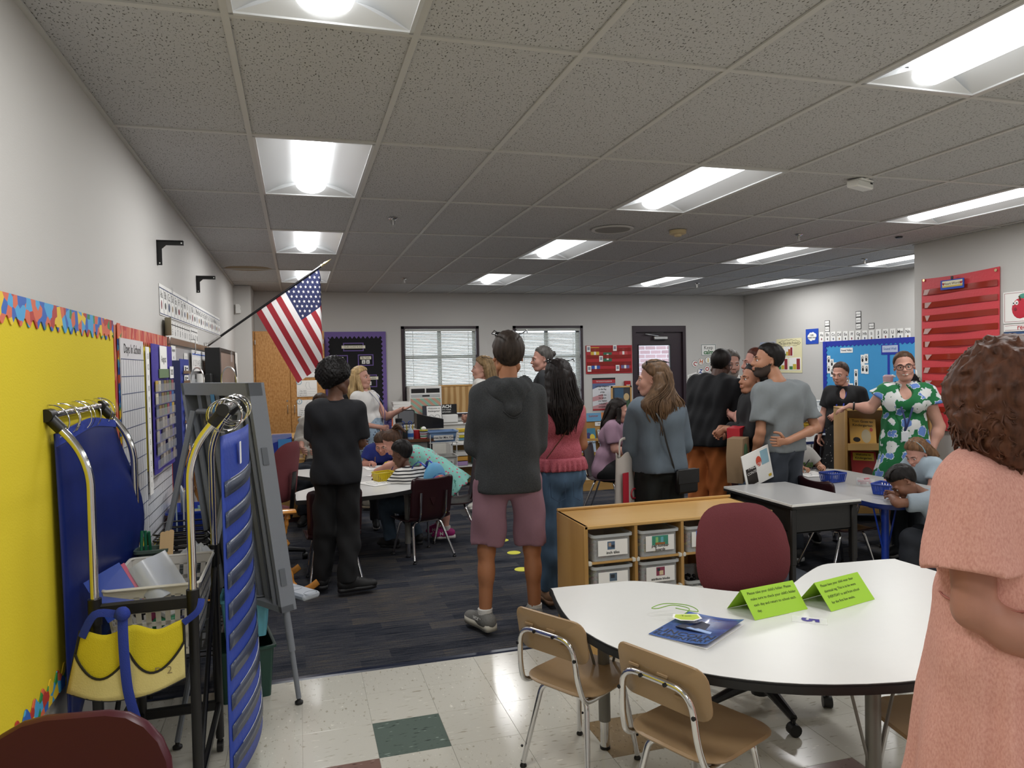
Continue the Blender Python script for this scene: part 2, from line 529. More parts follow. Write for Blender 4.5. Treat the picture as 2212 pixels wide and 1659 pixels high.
struct('wall_right', M_wall, bx(XR, XR + .12, YN, YF + .2, 0, HC + .1), label='pale grey wall with light blue bulletin board')
struct('wall_right_near', M_wall, bx(XN, XN + .12, YB - .12, YN, 0, HC + .1), bx(XN + .12, XR, YN - .12, YN, 0, HC + .1), label='nearer pale grey wall with red pocket chart')
struct('wall_back', M_wall, bx(XL, XN, YB - .12, YB, 0, HC + .1))
struct('wall_corner_column', M_wall, bx(XL, -0.575, 10.25, YF, 0, HC), label='boxed-in column in the far corner')
struct('baseboard_far', M_vbase, bx(-0.575, 5.374, YF - .006, YF, 0.004, .1), bx(6.372, XR, YF - .006, YF, 0.004, .1))
struct('baseboard_left', M_vbase, bx(XL, XL + .006, YB, 10.25, 0, .1))
struct('baseboard_right', M_vbase, bx(XR - .006, XR, YN, YF, 0.004, .1), bx(XN - .006, XN, YB, YN, 0.0, .1))
ceil = struct('ceiling', mat('plenum', '#777777', 0.9), bx(XL - .1, XR + .1, YB - .1, YF + .1, HC + .12, HC + .2), label='suspended ceiling of fissured tiles in a white grid')
LIGHTS = [(c, k) for c in (1, 5, 9) for k in (-3, -1, 1, 3, 5)] + [(12, 3), (12, 5)]
ctile = mesh_of('ceiling_tile', [box(0, 0, 0.012, TW - .006, TL - .006, 0.014)], M_ctile)
rows = range(-4, 7)
x_first = GX - TW
for c in range(0, 14):
 x0 = GX + (c - 1) * TW; x1 = x0 + TW
 for k in rows:
  y0 = GY + k * TL
  if (c, k) in LIGHTS or y0 < YB - 1.2 or (x0 > XN and y0 + TL < YN): continue
  o = bpy.data.objects.new('ceiling_tile', ctile); COL.objects.link(o); o.parent = ceil
  sx = 1.0
  cx = (x0 + x1) / 2
  if c == 13: cx = (x0 + XR) / 2; sx = (XR - x0) / TW
  o.location = (cx, y0 + TL / 2, HC); o.scale = (sx, 1, 1)
for l in range(1, 14):
 x = GX + (l - 1) * TW
 y0 = YN if x > XN else YB
 P('grid_bar', ceil, M_tbar, bx(x - .012, x + .012, y0, YF, HC - .003, HC + .004), bx(x - .002, x + .002, y0, YF, HC, HC + .04), smooth=False)
for k in range(-3, 7):
 y = GY + k * TL
 x1 = XR if y > YN else XN
 P('grid_bar', ceil, M_tbar, bx(XL, x1, y - .012, y + .012, HC - .0025, HC + .0045), smooth=False)
P('grid_bar', ceil, M_tbar, bx(XL, XL + .02, YB, YF, HC - .004, HC + .003), smooth=False)
P('grid_bar', ceil, M_tbar, bx(XL, XR, YF - .02, YF, HC - .004, HC + .003), smooth=False)
P('grid_bar', ceil, M_tbar, bx(XR - .02, XR, YN, YF, HC - .004, HC + .003), smooth=False)
P('grid_bar', ceil, M_tbar, bx(XN - .02, XN, YB, YN, HC - .004, HC + .003), smooth=False)
P('stain', ceil, mat('water_stain', '#8d7c62', 0.9), ([(0.26 * math.cos(a) * (1 + .08 * math.sin(5 * a)), 0.2 * math.sin(a), HC + .0045) for a in [2 * PI * i / 20 for i in range(20)]], [tuple(range(19, -1, -1))]), loc=(-0.5, 8.55, 0))
M_lens = mat('lit_diffuser', (0.98, 0.99, 1.0), 0.4, emit=LAMP)
M_pan = mat('troffer_pan', '#cfd0d0', 0.35)
def troffer():
 t = thing('ceiling_light', 'recessed fluorescent ceiling light', 'ceiling light')
 w, l = TW / 2 - .012, TL / 2 - .012
 fr = [bx(-w, -w + .014, -l, l, -.004, .01), bx(w - .014, w, -l, l, -.004, .01), bx(-w, w, -l, -l + .014, -.004, .01), bx(-w, w, l - .014, l, -.004, .01)]
 P('frame', t, M_pan, *fr, smooth=False)
 for s in (-1, 1):
  def fn(u, v, s=s):
   x = s * (w - .012 - u * (w - .102)); return (x, (-l + .012) + v * (2 * l - .024), 0.002 + 0.075 * math.sin(u * PI / 2))
  g = grid(fn, 8, 1)
  P('reflector', t, M_pan, g if s > 0 else (g[0], [q[::-1] for q in g[1]]), smooth='all')
 for s in (-1, 1):
  v = [(-w + .012, s * (l - .012), .001), (w - .012, s * (l - .012), .001), (.095, s * (l - .07), .05), (-.095, s * (l - .07), .05)]
  P('end_plate', t, M_pan, (v, [(0, 1, 2, 3) if s > 0 else (3, 2, 1, 0)]), bx(-w + .012, w - .012, s * (l - .011) - .002, s * (l - .011) + .002, 0, .08), smooth=False)
 def ln(u, v):
  a = PI * u
  return (-.098 * math.cos(a), -l + .05 + v * (2 * l - .1), .068 - .066 * math.sin(a))
 g = grid(ln, 14, 2)
 e = [(g[0], [q[::-1] for q in g[1]])]
 for s in (0, 1):
  pts = [ln(k / 14, s) for k in range(15)]
  e.append((pts, [tuple(range(15)) if s else tuple(range(14, -1, -1))]))
 P('diffuser', t, M_lens, *e, smooth='all')
 ld = bpy.data.lights.new('tube_lamp', 'AREA'); ld.shape = 'RECTANGLE'; ld.size = .18; ld.size_y = 1.06; ld.energy = TUBE_W; ld.color = (1, .99, .98)
 lo_ = bpy.data.objects.new('tube_lamp', ld); COL.objects.link(lo_); lo_.parent = t; lo_.location = (0, 0, -.001)
 P('housing', t, M_pan, bx(-w, w, -l, l, .09, .1), bx(-w - .001, -w, -l, l, .0, .1), bx(w, w + .001, -l, l, .0, .1), smooth=False)
 return t
names = {(1, -1): 'ceiling light nearest the camera above the left wall, cut by the top edge', (1, 1): 'square-looking ceiling light second from the camera along the left wall',
         (1, 3): 'third ceiling light along the left wall', (1, 5): 'ceiling light behind the tip of the flag', (5, -1): 'large ceiling light cut by the upper right corner',
         (5, 1): 'ceiling light in the middle of the ceiling near the round speaker grille', (5, 3): 'ceiling light beyond the round speaker grille', (5, 5): 'small ceiling light nearest the left window',
         (9, 1): 'long ceiling light cut by the right edge above the red pocket chart', (9, 3): 'ceiling light above the right-hand standing group', (9, 5): 'ceiling light nearest the exit door',
         (12, 3): 'ceiling light cut off by the nearer right wall', (12, 5): 'ceiling light in the far right corner by the side wall'}
t0 = troffer()
for n, (c, k) in enumerate(LIGHTS):
 loc = (GX + (c - .5) * TW, GY + (k + .5) * TL, HC)
 lab = names.get((c, k), 'ceiling light behind the camera, ' + {1: 'along the left wall', 5: 'in the middle row', 9: 'in the right row'}.get(c, ''))
 o = t0 if n == 0 else copy_tree(t0)
 o.location = loc; o['label'] = lab; o['group'] = 'recessed ceiling lights'
def sprinkler(x, y, lab):
 t = thing('sprinkler_head', lab, 'sprinkler', (x, y, HC), group='ceiling sprinklers')
 P('escutcheon', t, M_chrome, lathe([(.002, -.012), (.018, -.012), (.034, -.004), (.036, 0), (.002, .001)], 16))
 P('body', t, M_steel, lathe([(.003, -.05), (.008, -.05), (.009, -.03), (.011, -.012), (.011, -.008)], 10))
 P('deflector', t, M_steel, lathe([(.003, -.058), (.017, -.056), (.017, -.053), (.003, -.05)], 12))
 P('arm', t, M_steel, tube([(-.013, 0, -.014), (-.016, 0, -.03), (-.006, 0, -.052)], .0025, 6), tube([(.013, 0, -.014), (.016, 0, -.03), (.006, 0, -.052)], .0025, 6))
sprinkler(0.724, 5.531, 'sprinkler head on the ceiling right of the third light by the left wall')
sprinkler(1.331, 9.232, 'sprinkler head on the ceiling straight above the left window')
sprinkler(4.385, 5.561, 'sprinkler head on the ceiling near the cream smoke detector')
sprinkler(5.566, 9.267, 'sprinkler head on the ceiling near the exit door')
sprinkler(6.242, 6.794, 'sprinkler head on the ceiling beside the light cut by the near wall')
t = thing('ceiling_speaker', 'round white speaker grille in the ceiling', 'speaker', (2.577, 5.623, HC))
P('rim', t, M_tbar, lathe([(.001, -.004), (.15, -.006), (.16, -.012), (.175, -.008), (.178, 0), (.001, 0.001)], 32))
P('grille', t, mat('speaker_grille', '#8f8c86', 0.7, bump=.6, bscale=300), lathe([(.001, -.010), (.10, -.011), (.148, -.007), (.148, -.004), (.001, -.004)], 32))
t = thing('smoke_detector', 'cream smoke detector on the ceiling', 'smoke detector', (3.169, 5.579, HC))
P('base', t, mat('aged_cream', '#c9b78f', 0.5), lathe([(.06, -.035), (.07, -.03), (.072, 0), (.01, 0.001)], 24))
P('sensor', t, mat('aged_cream', '#c9b78f'), lathe([(.01, -.055), (.03, -.052), (.034, -.03), (.01, -.03)], 16))
t = thing('ceiling_projector_mount', 'small white sensor box hanging under the ceiling', 'sensor', (3.465, 3.802, HC), 20)
P('body', t, M_white, box(0, 0, -.03, .2, .075, .045, .008))
P('plate', t, M_white, box(0, 0, -.004, .15, .1, .008, .002))
P('lens', t, M_black, box(.07, -.03, -.018, .03, .02, .012, .003))
P(*('ceiling_plug', None, M_blackm, lathe([(.001, -.012), (.028, -.01), (.034, 0), (.001, 0.001)], 16)), loc=(5.446, 5.493, HC))
tag(bpy.data.objects['ceiling_plug'], 'small black round cap on the ceiling near the near wall end', 'ceiling plug')
# ================================================================ on the left wall (local x runs along +Y, -y points into the room)
random.seed(4)
M_yel = mat('yellow_paper', '#d8c31c', 0.85, bump=.12, bscale=150, var=.03, vscale=3)
M_puz = ramp_mat('puzzle_print', [(0, '#b5382f'), (.2, '#d96a4a'), (.36, '#e8c52c'), (.46, '#2f63b8'), (.62, '#49a4d8'), (.76, '#2f8a4a'), (.9, '#7c2d4e')], 'cells', 26, rough=.5, interp='CONSTANT')
M_puz2 = ramp_mat('crayon_print', [(0, '#b5382f'), (.35, '#c9664f'), (.6, '#d08a6a'), (.8, '#b54a52')], 'cells', 40, (1, 1, .3), rough=.5, interp='CONSTANT')
def scallop(x0, x1, zt, h, y, n, amp=.014, up=1):
 """border strip with a wavy lower (up=1) or upper edge"""
 k = n * 6
 a = [(x0 + (x1 - x0) * i / k, zt - up * (h + amp * math.sin(2 * PI * n * i / k))) for i in range(k + 1)]
 return prism(a + [(x1, zt), (x0, zt)], y, y - .003, axis='y')
t = thing('bulletin_board', 'bright yellow bulletin board with puzzle piece border on the left wall', 'bulletin board', (XL, 0, 0), 90)
P('backing', t, M_yel, bx(1.0, 3.53, -.02, 0, .60, 1.83), smooth=False)
P('top_border', t, M_puz, scallop(1.0, 3.52, 1.845, .075, -.021, 36))
P('bottom_border', t, M_puz, scallop(1.0, 3.52, .585, .065, -.021, 36, up=-1))
P('side_border', t, M_puz, xf(scallop(.6, 1.84, 0, .06, 0, 20), T(3.58, -.024, 0) @ RY(-90)))
t = thing('bulletin_board', 'narrow yellow bulletin board with red crayon border behind the calendar', 'bulletin board', (XL, 0, 0), 90)
P('backing', t, M_yel, bx(3.54, 4.9, -.015, 0, .60, 1.82), smooth=False)
P('top_border', t, M_puz2, scallop(3.60, 4.9, 1.835, .07, -.016, 26))
P('side_border', t, M_puz2, xf(scallop(.62, 1.83, 0, .045, 0, 26), T(4.93, -.02, 0) @ RY(-90)))
P('side_border', t, M_puz2, bx(3.545, 3.60, -.02, -.016, .62, 1.83))
def ruled(parent, x0, x1, z0, z1, nx, nz, y, m=None, w=.003, mv=None):
 """printed grid lines as thin raised strips joined in one part"""
 s = [bx(x0, x1, y - .0006, y, z0 + (z1 - z0) * k / nz - w / 2, z0 + (z1 - z0) * k / nz + w / 2) for k in range(nz + 1)]
 P('row_line', parent, m or mat('blue_ink', '#2b3a66', .7), *s, smooth=False)
 if nx:
  s = [bx(x0 + (x1 - x0) * k / nx - .0008, x0 + (x1 - x0) * k / nx + .0008, y - .0005, y, z0, z1) for k in range(nx + 1)]
  P('column_line', parent, mv or mat('grey_ink', '#8a8f9c', .7), *s, smooth=False)
M_lam = mat('laminated_chart', '#dfe1e4', .25)
t = thing('counting_chart', 'tall white Days In School counting chart with ruled grid', 'chart', (XL, 0, 0), 90)
P('sheet', t, M_lam, bx(3.59, 4.09, -.034, -.03, .80, 1.775), smooth=False)
ruled(t, 3.59, 4.09, .80, 1.68, 10, 11, -.0345)
text(t, 'Days In School', .062, T(3.84, -.035, 1.727), M_ink)
t = thing('counting_chart', 'white ruled hundred chart hanging below the calendar', 'chart', (XL, 0, 0), 90)
P('sheet', t, M_lam, bx(4.1, 4.86, -.03, -.026, .70, 1.10), smooth=False)
ruled(t, 4.1, 4.86, .70, 1.10, 24, 7, -.0305, M_ink, .003)
t = thing('number_strip', 'tall white number strip beside the calendar', 'number strip', (XL, 0, 0), 90)
P('sheet', t, M_paper, bx(4.105, 4.185, -.044, -.04, .98, 1.75), smooth=False)
for k in range(13):
 text(t, str(13 - k), .04, T(4.145, -.0445, 1.70 - k * .056), M_ink)
M_purp = mat('violet_blue_nylon', '#3a2f92', .6, bump=.2, bscale=90)
M_blueny = mat('blue_nylon', '#1f3796', .55, bump=.2, bscale=60, var=.08, vscale=6)
M_vinyl = mat('clear_vinyl', '#cfd6dc', .15, alpha=.22)
t = thing('calendar_pocket_chart', 'violet blue calendar pocket chart full of small cards', 'pocket chart', (XL, 0, 0), 90)
P('backing', t, M_purp, grid(lambda u, v: (4.21 + .63 * u, -.05 - .006 * math.sin(9 * u), 1.07 + .70 * v), 16, 4, .004))
for k in range(7):
 z = 1.10 + k * .068
 P('pocket', t, M_vinyl, bx(4.22, 4.83, -.066, -.064, z, z + .045), smooth=False)
cols = ['#8a3b46', '#7d6a3a', '#b99a3d', '#556b45', '#4a4f66', '#2f5c9c', '#6d5648', '#c8c0a8']
for r_ in range(7):
 for c in range(7):
  if r_ < 4 and (r_ * 7 + c) % 5 == 0: continue
  h = cols[(r_ * 3 + c * 5) % 8] if r_ > 3 else ['#8b8178', '#5a5550', '#a39a90'][(r_ + c) % 3]
  P('card', t, mat('card_' + h[1:], h, .6), bx(4.24 + c * .084, 4.24 + c * .084 + .066, -.062, -.058, 1.105 + r_ * .068, 1.105 + r_ * .068 + .058), smooth=False)
P('month_card', t, mat('green_card', '#69805c', .6), bx(4.36, 4.66, -.062, -.058, 1.585, 1.635), smooth=False)
P('title_card', t, M_paper, bx(4.4, 4.62, -.06, -.057, 1.63, 1.765), smooth=False)
text(t, 'August', .055, T(4.51, -.0605, 1.69), M_ink)
P('year_card', t, M_paper, bx(4.68, 4.80, -.066, -.063, 1.58, 1.65), smooth=False)
text(t, '2025', .045, T(4.74, -.0668, 1.615), M_ink)
t = thing('narrow_pocket_chart', 'narrow dark blue pocket chart with one column of white cards', 'pocket chart', (XL, 0, 0), 90)
P('backing', t, M_blueny, bx(5.0, 5.38, -.075, -.07, .875, 1.70), smooth=False)
P('side_fold', t, mat('navy_nylon', '#141d4a', .6), xf(bx(-.09, 0, -.004, 0, .885, 1.69), T(5.0, -.072, 0) @ RZ(-40)), smooth=False)
for k in range(12):
 z = .90 + k * .064
 P('pocket', t, mat('amber_vinyl', '#7a5a3c', .2, alpha=.75), bx(5.05, 5.36, -.088, -.086, z, z + .02), smooth=False)
 P('card', t, M_paper, bx(5.12, 5.30, -.083, -.08, z + .008, z + .054), bx(5.15, 5.19, -.0838, -.083, z + .02, z + .045, 0) + (1,), bx(5.21, 5.27, -.0838, -.083, z + .025, z + .042, 0) + (1,), smooth=False) if False else P('card', t, [M_paper, M_ink], bx(5.12, 5.30, -.083, -.08, z + .008, z + .054), (*bx(5.15, 5.19, -.0836, -.083, z + .02, z + .045), 1), (*bx(5.21, 5.27, -.0836, -.083, z + .03, z + .04), 1), smooth=False)
M_wb = mat('whiteboard', '#c3c3c4', .3)
t = thing('whiteboard', 'long wall-mounted whiteboard with aluminium map rail', 'whiteboard', (XL, 0, 0), 90)
P('panel', t, M_wb, bx(4.94, 9.6, -.02, 0, .85, 1.80), smooth=False)
P('map_rail', t, M_steel, bx(4.92, 9.62, -.035, 0, 1.79, 1.838, .004))
P('lower_frame', t, M_steel, bx(4.92, 9.62, -.03, 0, .82, .85), smooth=False)
P('marker_tray', t, M_steel, bx(5.2, 9.3, -.09, 0, .80, .82, .004))
def sheet(lab, name, y, z, w, h, lines, m=M_paper, off=.03, extra=None, cat='paper', size=None, wall='L'):
 loc, rz = ((XL, y, z), 90) if wall == 'L' else ((y, YF, z), 0) if wall == 'F' else ((XR, y, z), -90)
 t = thing(name, lab, cat, loc, rz)
 P('sheet', t, m, bx(-w / 2, w / 2, -off - .0015, -off, -h / 2, h / 2), smooth=False)
 n = len(lines)
 for i, s in enumerate(lines):
  if s: text(t, s, size or h / (n + 1) * .9, T(0, -off - .0022, h / 2 - h * (i + .6) / (n + .2)), extra or M_ink)
 return t
sheet('small white word sign at the near end of the whiteboard', 'word_sign', 5.05, 1.71, .17, .15, ['Sequence', 'of', 'Events'])
sheet('pale pencilled sheet on the whiteboard beside the number strip', 'pencilled_sheet', 5.62, 1.68, .16, .14, ['1 2 3', '4 5 6'], off=.024, extra=mat('grey_ink', '#8a8f9c'))
t = sheet('white number line with blue ticks hung from whiteboard rail', 'number_line', 6.28, 1.70, .95, .16, [], off=.04)
P('tick_line', t, mat('blue_marker', '#2c5fc0', .5), bx(-.45, .45, -.0425, -.0415, .045, .053), *[bx(-.43 + k * .086, -.425 + k * .086, -.0425, -.0415, .03, .068) for k in range(11)], smooth=False)
for k in range(10): text(t, str(k + 1), .07, T(-.39 + k * .086, -.0425, -.02), M_ink)
for k, (yy) in enumerate((5.95, 6.72)):
 o = P('hook_clip', None, M_chrome, tube(fillet([(0, -.02, .06), (0, -.05, .06), (0, -.05, -.04), (0, -.04, -.05)], .012), .004, 6), loc=(XL, yy, 1.80), rz=90)
 tag(o, ['wire clip on whiteboard rail at the near end of the number line', 'wire clip on whiteboard rail at the far end of the number line'][k], 'clip', 'rail clips')
t = thing('counting_dot_sheet', 'clear sheet with rows of green and white counting leaves on the whiteboard', 'chart', (XL, 0, 0), 90)
P('sheet', t, M_vinyl, bx(5.36, 6.1, -.032, -.03, .88, 1.56), smooth=False)
gm, wm = mat('leaf_green', '#4e7a55', .5), mat('soft_white', '#e9eee9', .5)
lv = []
for i in range(4):
 for j in range(10):
  y, z = 5.45 + i * .18 + (.05 if j % 2 else 0), .92 + j * .066 - i * .03
  lv.append((*prism([(y - .05, z - .03), (y, z - .02), (y + .02, z + .03), (y - .03, z + .03)], -.0335, -.0325, axis='y'), 0))
  lv.append((*prism([(y + .01, z - .02), (y + .05, z - .01), (y + .06, z + .03), (y + .02, z + .02)], -.0335, -.0325, axis='y'), 1))
P('leaf', t, [gm, wm], *lv, smooth=False, kind='stuff')
o = P('paper_roll', None, M_paper, cyl((-.07, -.05, -.07), (-.07, -.05, .07), .022), cyl((0, -.05, -.07), (0, -.05, .07), .022), bx(-.07, 0, -.031, -.027, -.07, .07), loc=(XL, 6.2, 1.53), rz=90)
tag(o, 'curled white paper clipped to the whiteboard', 'paper')
t = sheet('tall pink and white bookmark hanging on the whiteboard', 'bookmark', 6.72, 1.50, .13, .3, [], mat('pink_card', '#b8607c', .6), off=.035)
for k in range(3): P('picture', t, M_paper, bx(-.045, .045, -.038, -.0368, -.11 + k * .075, -.055 + k * .075), smooth=False)
P('foot_band', t, mat('yellow_card', '#cfc24a', .6), bx(-.065, .065, -.038, -.0368, -.15, -.125), smooth=False)
LET = 'ABCDEFGHIJKLMNOPQRSTUVWXYZ'
picm = [mat('pic_%d' % k, c, .7) for k, c in enumerate(['#7a2230', '#3a3f3a', '#46506a', '#8a6a3a', '#2a2a2e'])]
ac = mesh_of('sheet', [bx(-.066, .066, -.004, -.002, -.095, .095)], M_paper)
for k, ch in enumerate(LET):
 t = thing('alphabet_card', 'white alphabet card %s%s in the strip high on the left wall' % (ch, ch.lower()), 'alphabet card', (XL, 4.85 + k * .1355, 2.06 + .001 * k), 90, 'alphabet strip on the left wall')
 o = bpy.data.objects.new('sheet', ac); COL.objects.link(o); o.parent = t
 P('rule', t, mat('blue_ink', '#2b3a66'), bx(-.066, .066, -.0046, -.004, .068, .074), bx(-.066, .066, -.0046, -.004, -.088, -.083), bx(-.0665, -.063, -.0046, -.004, -.088, .074), smooth=False)
 text(t, ch + ch.lower(), .068, T(0, -.0046, .033), M_ink)
 P('picture', t, picm[k % 5], ball((0, -.004, -.03), .02 + .008 * (k % 3), .0012, .03 - .008 * (k % 2), 8, 5))
 if k in (3, 8): P('tape', t, M_vinyl, bx(-.02, .02, -.006, -.005, .07, .115), smooth=False)
def number_strip_card(y0, y1, z, nums, lab):
 t = thing('number_line_strip', lab, 'number line', (XL, (y0 + y1) / 2, z), 90)
 w = y1 - y0
 P('sheet', t, M_paper, bx(-w / 2, w / 2, -.012, -.01, -.055, .055), smooth=False)
 P('axis', t, M_ink, bx(-w / 2 + .02, w / 2 - .02, -.0126, -.012, .028, .034), smooth=False)
 for i, n in enumerate(nums):
  x = -w / 2 + w * (i + .5) / len(nums)
  text(t, str(n), .062, T(x, -.0126, -.018), M_ink)
  P('tick', t, M_ink, bx(x - .003, x + .003, -.0126, -.012, .014, .048), smooth=False)
number_strip_card(4.90, 5.98, 1.895, range(3, 13), 'white number line strip from three to twelve above the whiteboard')
number_strip_card(6.0, 6.42, 1.90, range(15, 19), 'short white number line strip ending above the flag socket')
o = P('curled_card', None, mat('tan_card', '#8f866d', .7), grid(lambda u, v: (.1 * u, -.012 - .05 * (1 - u) ** 2, -.055 + .11 * v), 6, 1, .002), loc=(XL, 4.80, 1.895), rz=90)
tag(o, 'curled tan card end peeling off beside the number line', 'card')
for k, (y, zt, h) in enumerate(((4.77, 2.408, .148), (6.53, 2.414, .14))):
 o = P('shelf_bracket', None, [M_blackm, M_white],
          prism([(0, 0), (.15, 0), (.15, -.028), (.052, -.028), (.028, -.05), (.028, -h), (0, -h)], -.004, .004, axis='y'),
          bx(0, .003, -.016, .016, -h, 0), bx(0, .15, -.016, .016, -.003, 0), (*cyl((.137, -.0045, -.014), (.137, .0045, -.014), .0045), 1), (*cyl((.014, -.0045, -h + .012), (.014, .0045, -h + .012), .0045), 1), loc=(XL, y, zt))
 tag(o, ['larger-looking black steel shelf bracket high on the left wall', 'black steel shelf bracket nearer the flag, high on the left wall'][k], 'shelf bracket', 'shelf brackets')
o = P('wall_sensor', None, M_white, prism([(-.03, -.06), (.03, -.06), (.03, -.02), (.022, 0), (.03, .03), (.012, .06), (-.03, .06)], -.04, 0, axis='y'), loc=(-0.735, 10.25, 2.44))
tag(o, 'small white motion sensor on the corner column', 'sensor')
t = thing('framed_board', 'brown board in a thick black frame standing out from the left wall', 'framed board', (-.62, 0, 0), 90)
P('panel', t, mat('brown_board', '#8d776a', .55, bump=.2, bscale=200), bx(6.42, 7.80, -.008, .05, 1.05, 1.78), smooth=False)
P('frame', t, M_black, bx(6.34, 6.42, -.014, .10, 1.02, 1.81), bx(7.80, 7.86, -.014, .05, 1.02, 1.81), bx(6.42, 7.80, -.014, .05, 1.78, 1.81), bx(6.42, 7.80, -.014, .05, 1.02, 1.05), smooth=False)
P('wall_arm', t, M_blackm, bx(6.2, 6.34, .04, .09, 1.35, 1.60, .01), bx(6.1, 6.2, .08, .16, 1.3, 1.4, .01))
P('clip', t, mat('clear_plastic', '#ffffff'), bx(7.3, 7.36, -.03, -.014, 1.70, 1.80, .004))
t = thing('grey_garland', 'dark grey twisted streamer hanging from the whiteboard rail', 'streamer', (XL + .05, 7.05, 0))
P('strand', t, mat('grey_fluff', '#2f2f31', .9, bump=.9, bscale=120), *[tube([(.02 * math.sin(z * 30 + p), .03 * math.cos(z * 23 + p), z) for z in [1.0 + .8 * i / 30 for i in range(31)]], [.012 + .006 * math.sin(i) for i in range(31)], 6) for p in (0, 2, 4)])
t = thing('white_door_panel', 'tall white panel edge at the far end of the whiteboard', 'panel', (XL, 8.9, 0), 90)
P('panel', t, M_white, bx(-.1, .35, -.10, 0, .6, 1.83, .006))
P('strap', t, M_ink, tube([(-.04, -.105, 1.7), (-.03, -.115, 1.55), (-.05, -.105, 1.4)], .006, 6))
FLA, FLB, FLF = Vector((.205, 0, 2.550)), Vector((-.351, 0, 2.153)), Vector((.348, 0, -.662))
def flag_pt(u, v, off=0.0):
 p = FLA + (FLB - FLA) * u + FLF * v
 p.y = .03 * math.sin(6 * u + 3 * v) * v + .05 * v
 xf_ = .212 + .0 * v
 d = p.x - xf_
 if d > 0:
  r_ = .035
  if d < PI * r_:
   p.x = xf_ + r_ * math.sin(d / r_) * .5; p.y += r_ * (1 - math.cos(d / r_))
  else:
   p.x = xf_ - (d - PI * r_) * .85; p.y += 2 * r_ + .1 * (d - PI * r_)
 return Vector((p.x, 6.93 + p.y - off, p.z))
t = thing('flag', 'red, white and blue striped flag with stars hanging from a wall pole', 'flag', (0, 0, 0))
fr_, fw_, fb_ = mat('flag_red', '#9c1f2b', .7, bump=.1, bscale=400), mat('flag_white', '#e6e2e2', .7, bump=.1, bscale=400), mat('flag_blue', '#1d2552', .7, bump=.1, bscale=400)
nu, nv = 52, 40
sh = []
g = grid(lambda u, v: flag_pt(u, v), nu, nv)
mi = []
for i in range(nu):
 for j in range(nv):
  stripe = i // 4
  mi.append(2 if (stripe < 7 and j < 16) else (stripe % 2))
P('flag_cloth', t, [fr_, fw_, fb_], *[(g[0], [f for f, m in zip(g[1], mi) if m == 0], 0)], (g[0], [f for f, m in zip(g[1], mi) if m == 1], 1), (g[0], [f for f, m in zip(g[1], mi) if m == 2], 2), smooth='all')
st = []
for r_ in range(9):
 for c in range(6 if r_ % 2 == 0 else 5):
  uu = (r_ + .8) / 9.6 * 7 / 13; vv = (c * 2 + (1 if r_ % 2 == 0 else 2)) / 12 * .4
  pts = []
  for k in range(10):
   q = .0165 if k % 2 == 0 else .0066
   a = R(90 + 36 * k)
   pts.append(tuple(flag_pt(uu - q * math.sin(a) / .68 * .85, vv + q * math.cos(a) / .748, .0018)))
  pts.append(tuple(flag_pt(uu, vv, .0018)))
  st.append((pts, [(k, (k + 1) % 10, 10) for k in range(10)]))
P('star', t, fw_, *st, smooth=False, kind='stuff')
d = (FLA - FLB).normalized()
p0 = Vector((XL, 6.93, 1.83)); p1 = Vector((FLA.x, 6.93, FLA.z)) + d * .03
P('pole', t, mat('black_pole', '#101014', .35), cyl(tuple(p0 + d * .16), tuple(p1), .0105))
P('spear_tip', t, M_brass, tube([p1 + d * k for k in (0, .005, .02, .03, .035, .05, .12)], [.008, .013, .013, .008, .011, .013, .001], 12))
P('socket', t, M_steel, cyl(tuple(p0), tuple(p0 + d * .17), .014), bx(XL, XL + .012, 6.90, 6.96, 1.79, 1.86))
# ================================================================ on the far wall
M_oak = ramp_mat('golden_birch', [(.3, '#b98a4d'), (.5, '#c99c5f'), (.7, '#d3ab70')], 'noise', 3.5, (1, 1, .14), rough=.42, detail=6, dist=.6)
M_oakh = ramp_mat('golden_birch_flat', [(.3, '#b98f55'), (.5, '#c8a066'), (.7, '#d4b47c')], 'noise', 3.5, (.14, 1, 1), rough=.35, detail=6, dist=.6)
M_burl = ramp_mat('orange_wood_laminate', [(.35, '#a8753a'), (.5, '#b8844a'), (.65, '#c39257')], 'noise', 55, (1, 1, .5), rough=.5, detail=3)
t = thing('wardrobe_cabinet', 'tall orange wood two-door cabinet behind the flag', 'cabinet', (0, 10.40, 0))
P('body', t, M_burl, bx(-.575, .362, .02, .60, .09, 2.15), smooth=False)
P('plinth', t, M_vbase, bx(-.56, .35, .06, .58, 0.004, .09), smooth=False)
for s, (x0, x1) in enumerate(((-.545, -.104), (-.098, .352))):
 d_ = P('door', t, M_burl, bx(x0, x1, -.002, .02, .10, 2.14, .002))
 hx = x1 - .04 if s == 0 else x0 + .045
 P('handle', d_, M_steel, tube(fillet([(hx, 0, 1.02), (hx, -.03, 1.02), (hx, -.03, 1.13), (hx, 0, 1.13)], .012), .005, 6))
 for z in (.3, 1.1, 2.0): P('hinge', d_, M_steel, bx(x0 - .004 if s == 0 else x1 - .006, x0 + .006 if s == 0 else x1 + .004, -.008, 0, z - .03, z + .03), smooth=False)
 if s == 0: P('lock', d_, M_steel, cyl((x1 - .045, -.006, 1.19), (x1 - .045, 0, 1.19), .012))
M_bl = mat('pale_blue_ring', '#8fb4c8', .6)
